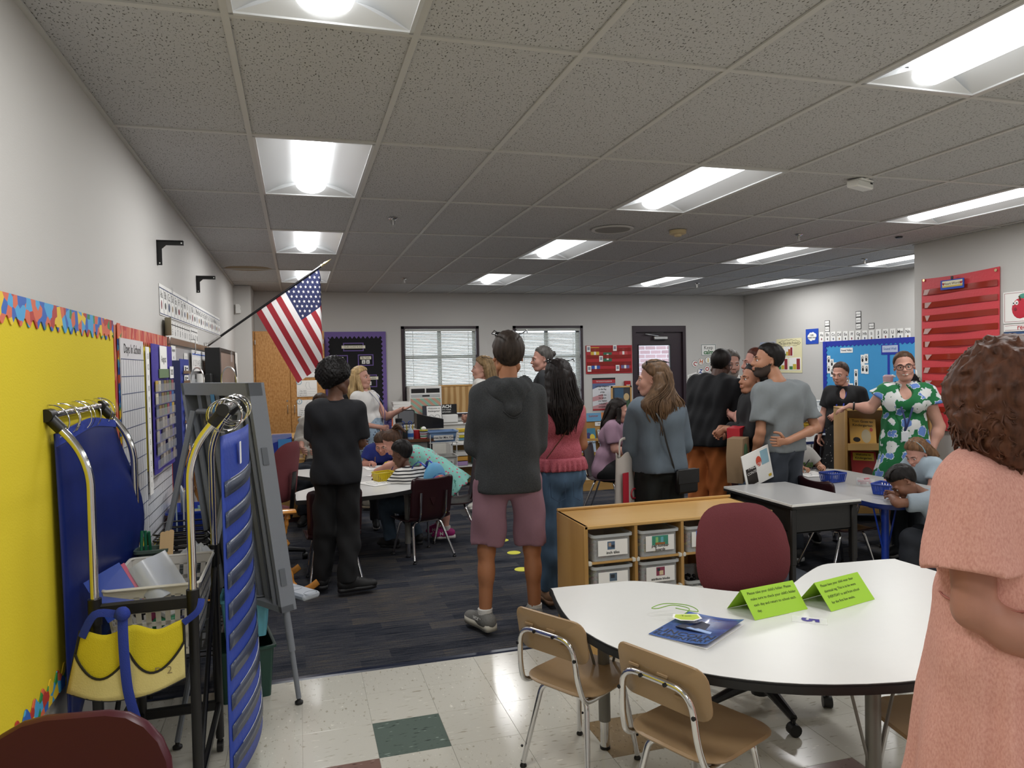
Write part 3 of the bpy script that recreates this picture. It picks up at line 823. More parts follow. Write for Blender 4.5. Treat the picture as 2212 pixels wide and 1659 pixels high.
for k, z in enumerate((1.354, 1.085, 1.62)):
 t = thing('procedure_sheet', ['white drawing sheet with numbered circle, lower one on the cabinet door' if k == 1 else 'white drawing sheet with numbered circle, upper one on the cabinet door', '', 'white sheet mostly hidden behind the flag on the cabinet door'][0 if k < 2 else 2], 'paper', (.117, 10.392, z))
 P('sheet', t, M_paper, bx(-.135, .135, -.002, 0, -.112, .112), smooth=False)
 P('badge', t, [M_bl, M_paper], cyl((-.105, -.0045, .09), (-.105, -.0025, .09), .036, 20), (*cyl((-.105, -.0055, .09), (-.105, -.003, .09), .027, 20), 1))
 text(t, '1', .045, T(-.105, -.006, .09), M_ink)
 P('drawing', t, mat('grey_ink', '#8a8f9c'), *[bx(-.12, .12, -.0026, -.002, zz, zz + .0015) for zz in (-.01, -.045, -.075, -.1)], tube([(.0, -.0025, .0), (-.02, -.0025, .04), (.0, -.0025, .09), (.03, -.0025, .085), (.03, -.0025, .03), (.05, -.0025, .0)], .0012, 4), smooth=False)
 for q, zz in enumerate((-.032, -.062, -.09)): text(t, ['1 See, wipe', '2 wait, think', '3 ask, to turn'][q], .022, T(-.06, -.0028, zz), M_ink)
t = thing('class_rules_board', 'black paper bulletin board with scalloped purple border', 'bulletin board', (0, YF, 0))
P('backing', t, mat('black_paper', '#17171a', .9), bx(.40, 1.27, -.02, 0, .98, 2.15), smooth=False)
M_pb = mat('purple_border', '#6f5a9c', .7)
for nm, s in (('top_border', scallop(.39, 1.285, 2.165, .085, -.021, 14, .018)), ('bottom_border', scallop(.39, 1.285, .965, .085, -.021, 14, .018, -1)),
              ('side_border', xf(scallop(.97, 2.16, 0, .06, 0, 18, .012), T(1.285, -.0245, 0) @ RY(-90) @ SCL(1, 1, -1))), ('side_border', xf(scallop(.97, 2.16, 0, .06, 0, 18, .012), T(.39, -.0245, 0) @ RY(-90)))):
 v, f = s
 P(nm, t, M_pb, (v, f))
def rule_card(x0, x1, z0, z1, txt, pics):
 c = P('rule_card', t, [M_pb, mat('black_paper', '#17171a'), mat('cream_strip', '#e8e4cf', .7)], bx(x0, x1, -.026, -.02, z0, z1), (*bx(x0 + .014, x1 - .014, -.028, -.021, z0 + .014, z1 - .014), 1),
          (*bx((x0 + x1) / 2 - len(txt) * .0115, (x0 + x1) / 2 + len(txt) * .0115, -.030, -.022, z1 - .075 if pics else (z0 + z1) / 2 - .022, z1 - .03 if pics else (z0 + z1) / 2 + .022), 2), smooth=False)
 text(c, txt, .042 if pics else .034, T((x0 + x1) / 2, -.031, z1 - .053 if pics else (z0 + z1) / 2), M_ink)
 for k in range(pics):
  xx = (x0 + x1) / 2 - .032 + .064 * k if pics == 2 else (x0 + x1) / 2
  P('picture', c, [M_paper, M_ink], bx(xx - .025, xx + .025, -.030, -.022, z0 + .03, z0 + .085), (*tube([(xx - .008, -.031, z0 + .04), (xx, -.031, z0 + .07), (xx + .008, -.031, z0 + .045)], .004, 4), 1), smooth=False)
rule_card(.655, .955, 1.875, 2.0, 'OUR CLASS RULES', 0)
rule_card(.865, 1.095, 1.655, 1.825, 'Be Safe', 2)
rule_card(.43, .72, 1.655, 1.818, 'Be Kind', 2)
rule_card(.855, 1.14, 1.333, 1.52, 'Be Responsible', 2)
M_slat = mat('blind_slat', '#d8d6cf', .5)
nt_ = M_slat.node_tree; tr_ = nt_.nodes.new('ShaderNodeBsdfTranslucent'); tr_.inputs[0].default_value = (*rgb('#d8dad6'), 1); mx_ = nt_.nodes.new('ShaderNodeMixShader'); mx_.inputs[0].default_value = .45
nt_.links.new(nt_.nodes['Principled BSDF'].outputs[0], mx_.inputs[1]); nt_.links.new(tr_.outputs[0], mx_.inputs[2]); nt_.links.new(mx_.outputs[0], nt_.nodes['Material Output'].inputs[0])
def window(n, x0, x1, z0, z1, lab):
 t = struct('window_%d' % n, M_maroon, bx(x0, x0 + .045, -.012, .16, z0, z1), bx(x1 - .045, x1, -.012, .16, z0, z1), bx(x0, x1, -.012, .16, z1 - .04, z1), bx(x0, x1, -.03, .16, z0 - .02, z0 + .03), label=lab)
 t.location = (0, YF, 0)
 P('sash', t, mat('sash_grey', '#6f7377', .5), bx((x0 + x1) / 2 - .03, (x0 + x1) / 2 + .03, .10, .14, z0, z1), *[bx(x0 + .04, x1 - .04, .10, .14, z - .025, z + .025) for z in (z0 + (z1 - z0) * .28, z0 + (z1 - z0) * .66)], bx(x0 + .04, x0 + .08, .1, .14, z0, z1), bx(x1 - .08, x1 - .04, .1, .14, z0, z1), smooth=False)
 P('pane', t, M_glass, bx(x0 + .05, x1 - .05, .115, .12, z0, z1), smooth=False)
 return t
window(1, 1.52, 2.735, .86, 2.243, 'left window in a dark maroon frame with an air conditioner below the blind')
window(2, 3.294, 4.486, .78, 2.243, 'right window in a dark maroon frame covered by a lowered blind')
def blind(x0, x1, z0, z1, lab):
 t = thing('window_blind', lab, 'blind', ((x0 + x1) / 2, YF - .005, 0), group='window blinds')
 w = (x1 - x0) / 2
 P('headrail', t, M_slat, bx(-w, w, -.03, .03, z1 - .04, z1, .004))
 n = int((z1 - z0 - .06) / .0245)
 c, s = .0125 * math.cos(R(50)), .0125 * math.sin(R(50))
 P('slat', t, M_slat, *[([(-w, -c, z + s), (w, -c, z + s), (w, c, z - s), (-w, c, z - s), (-w, -c, z + s - .001), (w, -c, z + s - .001), (w, c, z - s - .001), (-w, c, z - s - .001)], [(0, 1, 2, 3), (7, 6, 5, 4), (0, 4, 5, 1)]) for z in [z0 + .03 + k * .0245 for k in range(n)]], smooth=False, kind='stuff')
 P('bottom_rail', t, M_slat, bx(-w, w, -.014, .014, z0, z0 + .018, .003))
 for x in (-w + .12, 0, w - .12): P('ladder_cord', t, M_slat, bx(x - .004, x + .004, -.0145, -.0135, z0, z1 - .03), smooth=False)
 P('wand', t, M_clear, cyl((-w + .08, -.03, z1 - .05), (-w + .08, -.03, z1 - .6), .004, 6))
blind(1.575, 2.68, 1.325, 2.20, 'white slatted blind drawn halfway over the left window')
blind(3.35, 4.43, .82, 2.20, 'white slatted blind drawn fully over the right window')
t = thing('window_air_conditioner', 'white window air conditioner with printed cloth over its grille', 'air conditioner', (1.83, YF - .12, .90))
P('casing', t, M_white, bx(-.245, .245, -.14, .3, 0, .43, .012))
P('vent', t, M_black, bx(-.215, -.01, -.1425, -.13, .33, .395), bx(.01, .215, -.1425, -.13, .33, .395), smooth=False)
P('control_strip', t, mat('pale_grey', '#b9bcbc', .4), bx(-.22, .22, -.144, -.13, .262, .31, .002))
P('display', t, M_black, bx(-.05, .06, -.147, -.14, .275, .297, .001))
P('grille', t, ramp_mat('striped_cloth', [(0, '#8fb8a4'), (.48, '#a3c2ae'), (.52, '#c2907c'), (1, '#cb9c88')], 'wave_x', 3, (1, 1, 2.6), rough=.7, rot=(0, R(25), 0), dist=1.2), bx(-.225, .225, -.146, -.13, .0, .25), smooth=False)
t = thing('plywood_panel', 'plain plywood panel filling the window beside the air conditioner', 'panel', (2.41, YF - .03, .90))
P('board', t, ramp_mat('plywood', [(.3, '#a9804a'), (.5, '#bf9860'), (.7, '#cba873')], 'wave_x', 3.2, (1, 1, .25), rough=.6, dist=5, detail=3), bx(-.33, .29, -.02, .0, 0, .43), smooth=False)
P('batten', t, M_oak, bx(-.34, .30, -.03, 0, .41, .435), smooth=False)
t = thing('window_ledge', 'long white ventilator cabinet under the windows', 'ventilator cabinet', (0, YF, 0))
P('top', t, M_white, bx(1.30, 5.30, -.34, 0, .74, .775, .004))
P('front', t, mat('ivory_metal', '#cfcdc4', .5), bx(1.32, 5.28, -.32, 0, .1, .74), smooth=False)
P('louvre', t, M_steel, *[bx(1.4 + k * .4, 1.72 + k * .4, -.3, -.05, .776, .779) for k in range(9)], smooth=False)
P('kick', t, M_vbase, bx(1.32, 5.28, -.28, 0, 0.004, .1), smooth=False)
t = struct('door_1', M_maroon, bx(5.374, 5.43, -.02, .2, 0, 2.234), bx(6.316, 6.372, -.02, .2, 0, 2.234), bx(5.43, 6.316, -.02, .2, 2.13, 2.234), label='dark maroon exit door with a glass panel')
t.location = (0, YF, 0)
lf = P('leaf', t, M_maroon, bx(5.43, 5.50, .03, .075, .01, 2.13), bx(6.09, 6.316, .03, .075, .01, 2.13), bx(5.50, 6.09, .03, .075, 1.91, 2.13), bx(5.50, 6.09, .03, .075, .01, 1.12), smooth=False)
P('pane', t, M_glass, bx(5.50, 6.09, .05, .056, 1.12, 1.91), smooth=False)
P('glazing_bead', lf, M_blackm, bx(5.49, 6.10, .022, .032, 1.905, 1.92), bx(5.49, 6.10, .022, .032, 1.11, 1.125), bx(5.49, 5.505, .022, .032, 1.11, 1.92), bx(6.085, 6.10, .022, .032, 1.11, 1.92), smooth=False)
P('push_bar', t, M_steel, bx(5.48, 6.2, -.02, .03, .98, 1.04, .01))
P('closer', t, M_steel, bx(5.76, 6.02, -.045, .03, 2.0, 2.06, .01))
P('closer_arm', t, M_steel, tube([(5.85, -.02, 2.065), (5.6, -.03, 2.10), (5.95, -.005, 2.115)], .007, 6))
def brick_mat():
 m = bpy.data.materials.new('outside_brick'); m.use_nodes = True
 nt = m.node_tree; b = nt.nodes['Principled BSDF']; b.inputs['Roughness'].default_value = .9
 tc = nt.nodes.new('ShaderNodeTexCoord'); mp = nt.nodes.new('ShaderNodeMapping'); mp.inputs['Rotation'].default_value = (R(90), 0, 0)
 br = nt.nodes.new('ShaderNodeTexBrick'); br.inputs['Scale'].default_value = 1
 br.inputs['Brick Width'].default_value = .24; br.inputs['Row Height'].default_value = .085; br.inputs['Mortar Size'].default_value = .008
 br.inputs['Color1'].default_value = (*rgb('#8c6f74'), 1); br.inputs['Color2'].default_value = (*rgb('#a3868a'), 1); br.inputs['Mortar'].default_value = (*rgb('#b9b4b8'), 1)
 nt.links.new(tc.outputs['Object'], mp.inputs[0]); nt.links.new(mp.outputs[0], br.inputs[0]); nt.links.new(br.outputs[0], b.inputs[0])
 return m
t = struct('wall_outside', brick_mat(), bx(6.2, 8.6, 13.2, 13.5, 0, 6), label='brick wall outside the door')
struct('ground_outside', mat('concrete', '#9a9a96', .9), bx(-6, 16, YF + .2, 26, -.2, -.05))
t = thing('outside_window', 'white-framed window in the outside wall seen through the door', 'window', (9.0, 13.3, 0))
P('frame', t, M_white, *[bx(-.4, 1.0, 0, .06, z, z + .05) for z in (1.2, 1.5, 1.8, 2.1)], bx(-.42, -.36, 0, .06, .9, 2.2), smooth=False)
M_red = mat('red_nylon', '#b01f28', .5, bump=.15, bscale=60)
M_redv = mat('red_vinyl', '#a3281f', .2, alpha=.6)
t = thing('colour_card_pocket_chart', 'small red pocket chart with colour word cards left of the door', 'pocket chart', (0, YF, 0))
P('backing', t, M_red, grid(lambda u, v: (4.53 + .83 * u, -.012 - .004 * math.sin(8 * u), 1.45 + .465 * v), 12, 2, .003))
for k in range(4): P('pocket', t, M_redv, bx(4.55, 5.34, -.022, -.020, 1.47 + k * .115, 1.53 + k * .115), smooth=False)
for x, z, c in ((4.69, 1.81, '#d8b53a'), (4.915, 1.725, '#2b6b4e'), (5.2, 1.81, '#c84b4e'), (4.7, 1.56, '#2a58ae'), (5.23, 1.56, '#6d6294')):
 c_ = P('colour_card', t, [mat('cc_' + c[1:], c, .6), M_paper], bx(x - .075, x + .075, -.018, -.0165, z - .075, z + .075), (*bx(x - .018, x + .018, -.0186, -.0175, z - .05, z + .05), 1), smooth=False)
for x, z in ((4.575, 1.86), (5.045, 1.87), (4.795, 1.695), (4.585, 1.535), (5.09, 1.54)):
 P('word_card', t, [M_paper, mat('grey_ink', '#8a8f9c')], bx(x - .033, x + .033, -.0235, -.022, z - .048, z + .048), (*bx(x - .02, x + .02, -.0242, -.0235, z - .02, z + .03), 1), smooth=False)
t = thing('pledge_poster', 'tall patriotic poster with the pledge text on a striped flag', 'poster', (4.845, YF, 1.115))
M_pr, M_pw = mat('poster_red', '#b0323a', .5), mat('poster_pink', '#c9989c', .5)
P('sheet', t, [mat('poster_white', '#dfe0e4', .5), M_pr, M_pw, mat('poster_blue', '#5a6b94', .5), M_ink],
  bx(-.205, .205, -.008, -.006, -.27, .265), (*bx(-.205, .205, -.0088, -.008, -.27, -.245), 1), (*bx(-.205, .205, -.0088, -.008, .175, .235), 1), (*bx(-.205, .205, -.0088, -.008, .235, .265), 4),
  (*prism([(-.205, -.12), (-.205, -.05), (-.02, -.0), (-.02, -.09)], -.0088, -.008, axis='y'), 2), (*prism([(-.205, -.245), (-.205, -.2), (.05, -.14), (.205, -.2), (.205, -.245)], -.0088, -.008, axis='y'), 2),
  (*prism([(-.205, .08), (-.1, .12), (.205, .14), (.205, .175), (-.205, .175)], -.0086, -.008, axis='y'), 3), smooth=False)
text(t, 'THE PLEDGE OF ALLEGIANCE', .03, T(0, -.0095, .205), M_paper, squash=.72)
for k, s in enumerate(['I pledge allegiance', 'to the flag', 'of the', 'and to the', 'for which', 'one Nation', 'indivisible', 'and justice']):
 text(t, s, .034, T(-.03, -.0095, .125 - k * .048), M_ink, bold=.0006)
t = thing('framed_class_photo', 'wood-framed class photograph of a child drawing', 'picture frame', (5.0, YF - .33, .78))
P('frame', t, M_oak, bx(-.18, -.155, -.02, 0, 0, .47), bx(.155, .18, -.02, 0, 0, .47), bx(-.18, .18, -.02, 0, .445, .47), bx(-.18, .18, -.02, 0, 0, .025))
P('photograph', t, [mat('photo_dark', '#3b3a3c', .3), mat('photo_blue', '#3e5870', .3), mat('photo_green', '#41583f', .3), mat('photo_blond', '#bfa377', .3), mat('photo_skin', '#a57a66', .3), mat('photo_desk', '#9aa0a6', .3)],
  bx(-.155, .155, -.008, -.004, .02, .45), (*bx(-.12, .04, -.0092, -.008, .27, .445), 1), (*prism([(0, .11), (.0, .2), (.06, .24), (.14, .24), (.155, .2), (.155, .11)], -.0092, -.008, axis='y'), 2),
  (*ball((.09, -.009, .29), .05, .001, .06), 3), (*prism([(-.13, .2), (-.1, .28), (-.06, .28), (.0, .17), (-.02, .15)], -.0093, -.008, axis='y'), 4), (*bx(-.155, .155, -.009, -.008, .02, .11), 5), smooth=False)
t = thing('fire_alarm_pull', 'red fire alarm pull station beside the door', 'fire alarm', (5.26, YF, 1.245))
P('body', t, mat('alarm_red', '#a3141f', .35), bx(-.055, .055, -.05, 0, -.075, .075, .008))
P('lever', t, M_white, bx(-.032, .032, -.06, -.05, .0, .012), bx(-.008, .008, -.06, -.05, -.04, .01))
t = thing('keep_calm_sign', 'hand-lettered Keep calm sign on the far wall', 'sign', (6.815, YF, 1.815))
P('sheet', t, M_paper, bx(-.145, .145, -.006, -.004, -.1, .1), smooth=False)
P('edge_stripe', t, mat('teal_ink', '#3d5a58', .6), bx(-.14, .14, -.0068, -.006, .086, .094), bx(-.14, .14, -.0068, -.006, -.094, -.086), bx(-.14, -.132, -.0068, -.006, -.09, .09), bx(.132, .14, -.0068, -.006, -.09, .09), smooth=False)
text(t, 'Keep', .085, T(0, -.0072, .038), M_ink)
text(t, 'calm', .105, T(0, -.0072, -.04), mat('green_ink', '#1c6b34', .6), bold=.003)
for k, (ch, x, z, c) in enumerate((('C', 6.55, 1.58, '#a8242c'), ('H', 6.67, 1.615, '#c4622a'), ('I', 6.805, 1.635, '#d2b52c'), ('L', 6.95, 1.632, '#20438f'), ('L', 7.07, 1.60, '#2b7a45'), ('Z', 6.66, 1.45, '#20438f'), ('O', 6.785, 1.485, '#a8242c'), ('N', 6.90, 1.49, '#c4622a'))):
 t = thing('letter_disc', 'white paper disc with %s letter %s beside the Keep calm sign' % (['red', 'orange', 'yellow', 'blue', 'green', 'blue', 'red', 'orange'][k], ch), 'letter disc', (x, YF, z), group='letter discs on the far wall')
 P('disc', t, [M_ink, M_paper], xf(lathe([(.001, 0), (.058, 0), (.058, .003), (.001, .003)], 24), RX(90)), (*xf(lathe([(.001, .003), (.054, .003), (.054, .0045), (.001, .0045)], 24), RX(90)), 1), smooth=False)
 text(t, ch, .095, T(0, -.0052, -.002) @ RY([20, 10, 0, -10, -20, 8, 5, 0][k]), mat('let_' + c[1:], c, .6), bold=.003)
for k, (x, z, a, s, w) in enumerate(((6.50, 1.36, -15, 'hands', .17), (6.51, 1.19, -20, 'loop', .17))):
 t = thing('calm_card', ['small white card with two hands drawn on it', 'white card with a drawn infinity loop'][k], 'card', (x, YF, z))
 M_ = RY(a)
 P('sheet', t, M_paper, xf(bx(-.09, .09, -.005, -.003, -.055, .055), M_), smooth=False)
 if k: P('drawing', t, M_ink, xf(tube([(.055 * math.sin(q), -.0055, .028 * math.sin(2 * q)) for q in [2 * PI * i / 32 for i in range(32)]], .004, 5, closed=True), M_))
 else: P('drawing', t, [M_ink, mat('pale_teal', '#9fc0b8', .6)], xf(tube([(-.06, -.0055, -.03), (-.06, -.0055, .02), (-.04, -.0055, .035), (-.02, -.0055, .02), (-.02, -.0055, -.03)], .003, 5), M_), (*xf(ball((.035, -.005, .0), .03, .001, .03), M_), 1))
# ================================================================ on the right wall (local x runs along -Y)
t = thing('emotion_sign', 'small pale blue printed sign behind the bearded person', 'sign', (XR, 10.35, 1.83), -90)
P('sheet', t, mat('pale_blue_card', '#b9c4dc', .6), bx(-.2, .2, -.006, -.004, -.1, .09), smooth=False)
text(t, 'MLES', .085, T(-.06, -.007, .03), mat('navy_ink', '#2a3358'), bold=.002); text(t, 'expectations', .045, T(.0, -.007, -.04), M_ink)
t = thing('problem_size_poster', 'cream poster The Size of the Problem with small bar charts', 'poster', (XR, 9.80, 1.68), -90)
P('sheet', t, mat('cream_poster', '#e6dfb4', .7), bx(-.31, .31, -.006, -.004, -.27, .275), smooth=False)
text(t, 'The Size of the Problem', .062, T(0, -.0075, .20), mat('brown_ink', '#5c5138'), squash=.8)
P('title_cloud', t, mat('brown_ink', '#5c5138'), tube([(.275 * math.cos(a) * (1 + .03 * math.cos(14 * a)), -.0065, .2 + .05 * math.sin(a) * (1 + .15 * math.cos(14 * a))) for a in [2 * PI * i / 56 for i in range(56)]], .0025, 4, closed=True))
bc = [mat('bar_' + c[1:], c, .6) for c in ('#3f7d4a', '#c9b23c', '#b5602a', '#8e2530')]
def barchart(x0, x1, z0, z1, vals, nm='bar_chart', bg=None):
 c = P(nm, t, bg or M_paper, bx(x0, x1, -.0085, -.006, z0, z1), smooth=False)
 w = (x1 - x0 - .02) / len(vals)
 for k, (hh, ci) in enumerate(vals): P('bar', c, bc[ci], bx(x0 + .01 + k * w, x0 + .01 + (k + .92) * w, -.0095, -.008, z0 + .012, z0 + .012 + (z1 - z0 - .03) * hh), smooth=False)
barchart(-.13, .10, -.01, .15, [(.25, 0), (.5, 1), (.8, 2), (1, 3)])
barchart(.0, .28, -.23, -.03, [(.3, 0), (.5, 1), (1, 3)]); barchart(-.28, -.02, -.23, -.03, [(.3, 0), (.4, 1), (1, 3)])
t = thing('word_wall_sign', 'square blue sign with white cloud reading our word wall', 'sign', (XR, 9.26, 1.965), -90)
P('sheet', t, mat('royal_blue_card', '#1f49b4', .6), bx(-.14, .14, -.006, -.004, -.115, .115), smooth=False)
P('cloud', t, M_paper, *[ball((x, -.006, z), r_, .0015, r_ * .9, 14, 6) for x, z, r_ in ((-.06, 0, .04), (-.03, .025, .04), (.02, .03, .04), (.06, .01, .04), (.04, -.025, .04), (-.02, -.03, .045), (-.06, -.015, .035), (0, 0, .05))])
text(t, 'OUR', .035, T(0, -.0085, .018), M_ink, bold=.0008); text(t, 'WORD WALL', .03, T(0, -.0085, -.02), M_ink, bold=.0008)
wl = mesh_of('sheet', [bx(-.045, .045, -.005, -.003, -.075, .075)], M_paper)
for k, ch in enumerate('ABCDEFGHIJKLMN'):
 y = 9.05 - k * .1225
 t = thing('alphabet_card', 'white alphabet card %s%s above the light blue bulletin board' % (ch, ch.lower()), 'alphabet card', (XR, y, 1.945 - .003 * k + .012 * (k > 8)), -90, 'word wall alphabet cards')
 o = bpy.data.objects.new('sheet', wl); COL.objects.link(o); o.parent = t
 text(t, ch + ch.lower(), .06, T(0, -.0056, .03), M_ink, bold=.001)
 P('picture', t, picm[k % 5], ball((0, -.005, -.03), .012, .0012, .018, 8, 5))
for k, (y, z, s) in enumerate(((8.93, 2.145, 'book'), (8.93, 2.06, 'back'), (8.31, 2.235, 'green'), (8.31, 2.15, 'grey'), (8.31, 2.065, 'gold'), (8.07, 2.075, 'image'))):
 t = thing('word_card', 'white black-edged word card reading %s above the alphabet cards' % s, 'word card', (XR, y, z - (.02 if k == 5 else 0)), -90, 'word wall word cards')
 P('sheet', t, [M_ink, M_paper], bx(-.05, .05, -.005, -.003, -.04, .04), (*bx(-.043, .043, -.006, -.004, -.033, .033), 1), smooth=False)
 text(t, s, .036, T(0, -.0066, 0), M_ink)
t = thing('vowel_bulletin_board', 'light blue bulletin board with royal blue scalloped border', 'bulletin board', (XR, 9.0, 0), -90)
P('backing', t, mat('sky_blue_paper', '#3f95cc', .85, var=.03), bx(0, 2.6, -.02, 0, .72, 1.86), smooth=False)
M_rb = mat('royal_border', '#1a2fa0', .7)
P('top_border', t, M_rb, scallop(0, 2.6, 1.875, .075, -.021, 34, .012))
P('bottom_border', t, M_rb, scallop(0, 2.6, .705, .075, -.021, 34, .012, -1))
P('side_border', t, M_rb, xf(scallop(.71, 1.87, 0, .075, 0, 17, .012), T(0, -.0245, 0) @ RY(-90)))
P('centre_strip', t, M_rb, bx(1.225, 1.26, -.024, -.02, .75, 1.66), smooth=False)
c = P('title_card', t, M_paper, bx(.36, .60, -.025, -.02, 1.70, 1.77), smooth=False); text(c, 'Vowel Valley', .04, T(.48, -.026, 1.735), mat('navy_ink', '#2a3358'), bold=.0006)
c = P('title_card', t, [M_rb, mat('pale_blue_card', '#b9c4dc')], bx(1.12, 1.42, -.025, -.02, 1.66, 1.79), (*bx(1.14, 1.40, -.027, -.02, 1.69, 1.78), 1), smooth=False); text(c, 'Sound Wall', .046, T(1.27, -.028, 1.735), mat('blue_ink2', '#4a6fae'), bold=.0006)
lk = mesh_of('lock_card', [(*bx(-.034, .034, -.005, -.003, -.065, .065), 0), (*ball((0, -.005, -.012), .019, .0015, .024, 10, 6), 1), (*tube([(-.012, -.0055, .004), (-.013, -.0055, .03), (0, -.0055, .042), (.013, -.0055, .03), (.012, -.0055, .004)], .0035, 5), 1)], [M_paper, M_ink])
for x, z in [(.12, 1.60), (.12, 1.47), (.185, 1.55), (.25, 1.50), (.31, 1.43), (.185, 1.42), (.37, 1.37), (.43, 1.31), (.50, 1.25), (.57, 1.20), (.66, 1.40), (.66, 1.27), (.785, 1.60), (.853, 1.61), (.79, 1.47), (.858, 1.465)]:
 o = bpy.data.objects.new('lock_card', lk); COL.objects.link(o); o.parent = t; o.location = (x, -.02, z)
t = thing('heart_words_pocket_chart', 'large red pocket chart with Heart Words title on the near right wall', 'pocket chart', (XN, 5.75, 0), -90)
M_red2 = mat('coral_red_nylon', '#d0424a', .5, bump=.2, bscale=45, var=.05, vscale=5)
P('backing', t, M_red2, grid(lambda u, v: (.83 * u, -.02 - .006 * math.sin(7 * u + 3 * v), .9 + 1.49 * v + .015 * v * u - .012 * math.sin(u * 3.14) * v), 14, 12, .004))
for k in range(10):
 z = 2.255 - k * .128
 P('pocket', t, mat('brick_vinyl', '#9c3123', .12, alpha=.9, coat=.5), grid(lambda u, v: (.02 + .80 * u, -.032 - .004 * math.sin(9 * u + k), z + .012 * u - .03 + .055 * v), 10, 1, .001))
 P('painted_glare', t, mat('glare_tint', '#e7c9c4', .1, alpha=.55), prism([(.03 + .02 * (k % 3), z - .028), (.05, z + .024), (.11 + .02 * (k % 2), z + .024), (.08, z - .028)], -.038, -.037, axis='y'), smooth=False)  # pale slanted patch painted as glare on the pocket vinyl
for x in (.03, .80): P('grommet', t, M_brass, xf(lathe([(.006, -.003), (.013, -.003), (.013, .003), (.006, .003)], 14), T(x, -.027, 2.375) @ RX(90)))
c = P('title_card', t, [mat('royal_blue_card', '#1f49b4'), mat('ivory_card', '#e9e3c4', .5), mat('gold_card', '#cdb04a', .5)], bx(.245, .50, -.05, -.046, 2.255, 2.345), (*bx(.265, .485, -.052, -.047, 2.275, 2.335), 1), (*bx(.265, .485, -.0525, -.05, 2.275, 2.29), 2), smooth=False)
text(c, 'Heart Words', .034, T(.375, -.0535, 2.308), M_ink)
for x in (.278, .473): P('heart', c, mat('heart_red', '#b5202c', .5), prism([(x, 2.293), (x + .013, 2.31), (x + .009, 2.321), (x, 2.314), (x - .009, 2.321), (x - .013, 2.31)], -.0535, -.052, axis='y'), smooth=False)
P('binder_clip', t, M_black, bx(.36, .385, -.056, -.045, 2.345, 2.375, .003))
t = thing('colour_word_card', 'white card with a smiling red apple and the word red', 'card', (XN, 4.895, 0), -90)
P('sheet', t, M_paper, bx(0, .34, -.008, -.004, 1.895, 2.17), smooth=False)
P('edge_line', t, mat('dark_red_ink', '#8e2430', .6), *[bx(.012, .33, -.0088, -.008, z, z + .003) for z in (1.907, 2.155)], bx(.012, .015, -.0088, -.008, 1.907, 2.157), smooth=False)
P('apple', t, mat('apple_red', '#c4283c', .5), ball((.155, -.009, 2.02), .075, .003, .088), ball((.215, -.009, 2.02), .075, .003, .088))
P('leaf', t, mat('apple_leaf', '#4f9a86', .5), ball((.20, -.011, 2.125), .055, .002, .022))
P('stalk', t, mat('stalk_brown', '#5a3a26', .6), tube([(.16, -.012, 2.09), (.15, -.012, 2.125)], .007, 6))
P('eye', t, [M_paper, M_ink], ball((.095, -.013, 2.07), .016, .002, .02), ball((.128, -.013, 2.07), .016, .002, .02), (*ball((.1, -.015, 2.068), .006, .002, .007), 1), (*ball((.13, -.015, 2.068), .006, .002, .007), 1))
P('mouth', t, mat('dark_red_ink', '#8e2430'), ball((.115, -.013, 2.015), .014, .002, .016))
P('caption_strip', t, M_paper, bx(.005, .34, -.009, -.004, 1.825, 1.885), smooth=False)
P('caption_edge', t, mat('dark_red_ink', '#8e2430'), *[bx(.015, .33, -.0095, -.009, z, z + .003) for z in (1.834, 1.873)], smooth=False)
text(t, 'red', .06, T(.17, -.0098, 1.857), mat('heart_red', '#b5202c'), bold=.001)
t = thing('colour_word_card', 'blue-edged white card partly hidden behind curly hair', 'card', (XN, 4.895, 0), -90)
P('sheet', t, mat('slate_blue_card', '#33507c', .6), bx(.0, .34, -.006, -.003, 1.62, 1.82), smooth=False)
P('inner', t, M_paper, bx(.10, .34, -.008, -.004, 1.62, 1.80), smooth=False)
# ================================================================ tables
M_lamw = mat('white_laminate', '#dcdcd8', .28, var=.015, vscale=30)
M_lamg = mat('grey_laminate', '#a9a9a8', .3, var=.05, vscale=120)
M_edge = mat('black_edge_band', '#151617', .45)
M_greyleg = mat('grey_steel_leg', '#77756f', .4, .3)
def resample(pts, n=5): return [(p[0], p[1]) for p in smooth_path([(x, y, 0) for x, y in pts], n, closed=True)]
def inset(pts, d):
 n = len(pts); out = []
 A = sum(pts[i][0] * pts[(i + 1) % n][1] - pts[(i + 1) % n][0] * pts[i][1] for i in range(n))
 s = 1 if A > 0 else -1
 for i in range(n):
  a, c = Vector(pts[i - 1]), Vector(pts[(i + 1) % n])
  t_ = (c - a).normalized()
  out.append((pts[i][0] - t_.y * d * s, pts[i][1] + t_.x * d * s))
 return out
def ring_band(o1, o2, z0, z1):
 """vertical band between an outer outline and an inner one, with top and bottom"""
 n = len(o1)
 v = [(x, y, z) for z in (z0, z1) for o in (o1, o2) for x, y in o]
 f = []
 for i in range(n):
  j = (i + 1) % n
  f += [(i, j, 2 * n + j, 2 * n + i), (n + j, n + i, 3 * n + i, 3 * n + j), (2 * n + i, 2 * n + j, 3 * n + j, 3 * n + i), (j, i, n + i, n + j)]
 return v, f
HS = resample([(-.885, .56), (-.86, .60), (-.62, .605), (-.48, .60), (-.30, .48), (-.13, .345), (0, .31), (.13, .345), (.30, .48), (.48, .60), (.62, .605), (.86, .60), (.885, .56), (.915, .30), (.905, .10), (.83, -.14), (.66, -.37), (.38, -.535), (0, -.60), (-.38, -.535), (-.66, -.37), (-.83, -.14), (-.905, .10), (-.915, .30)], 4)
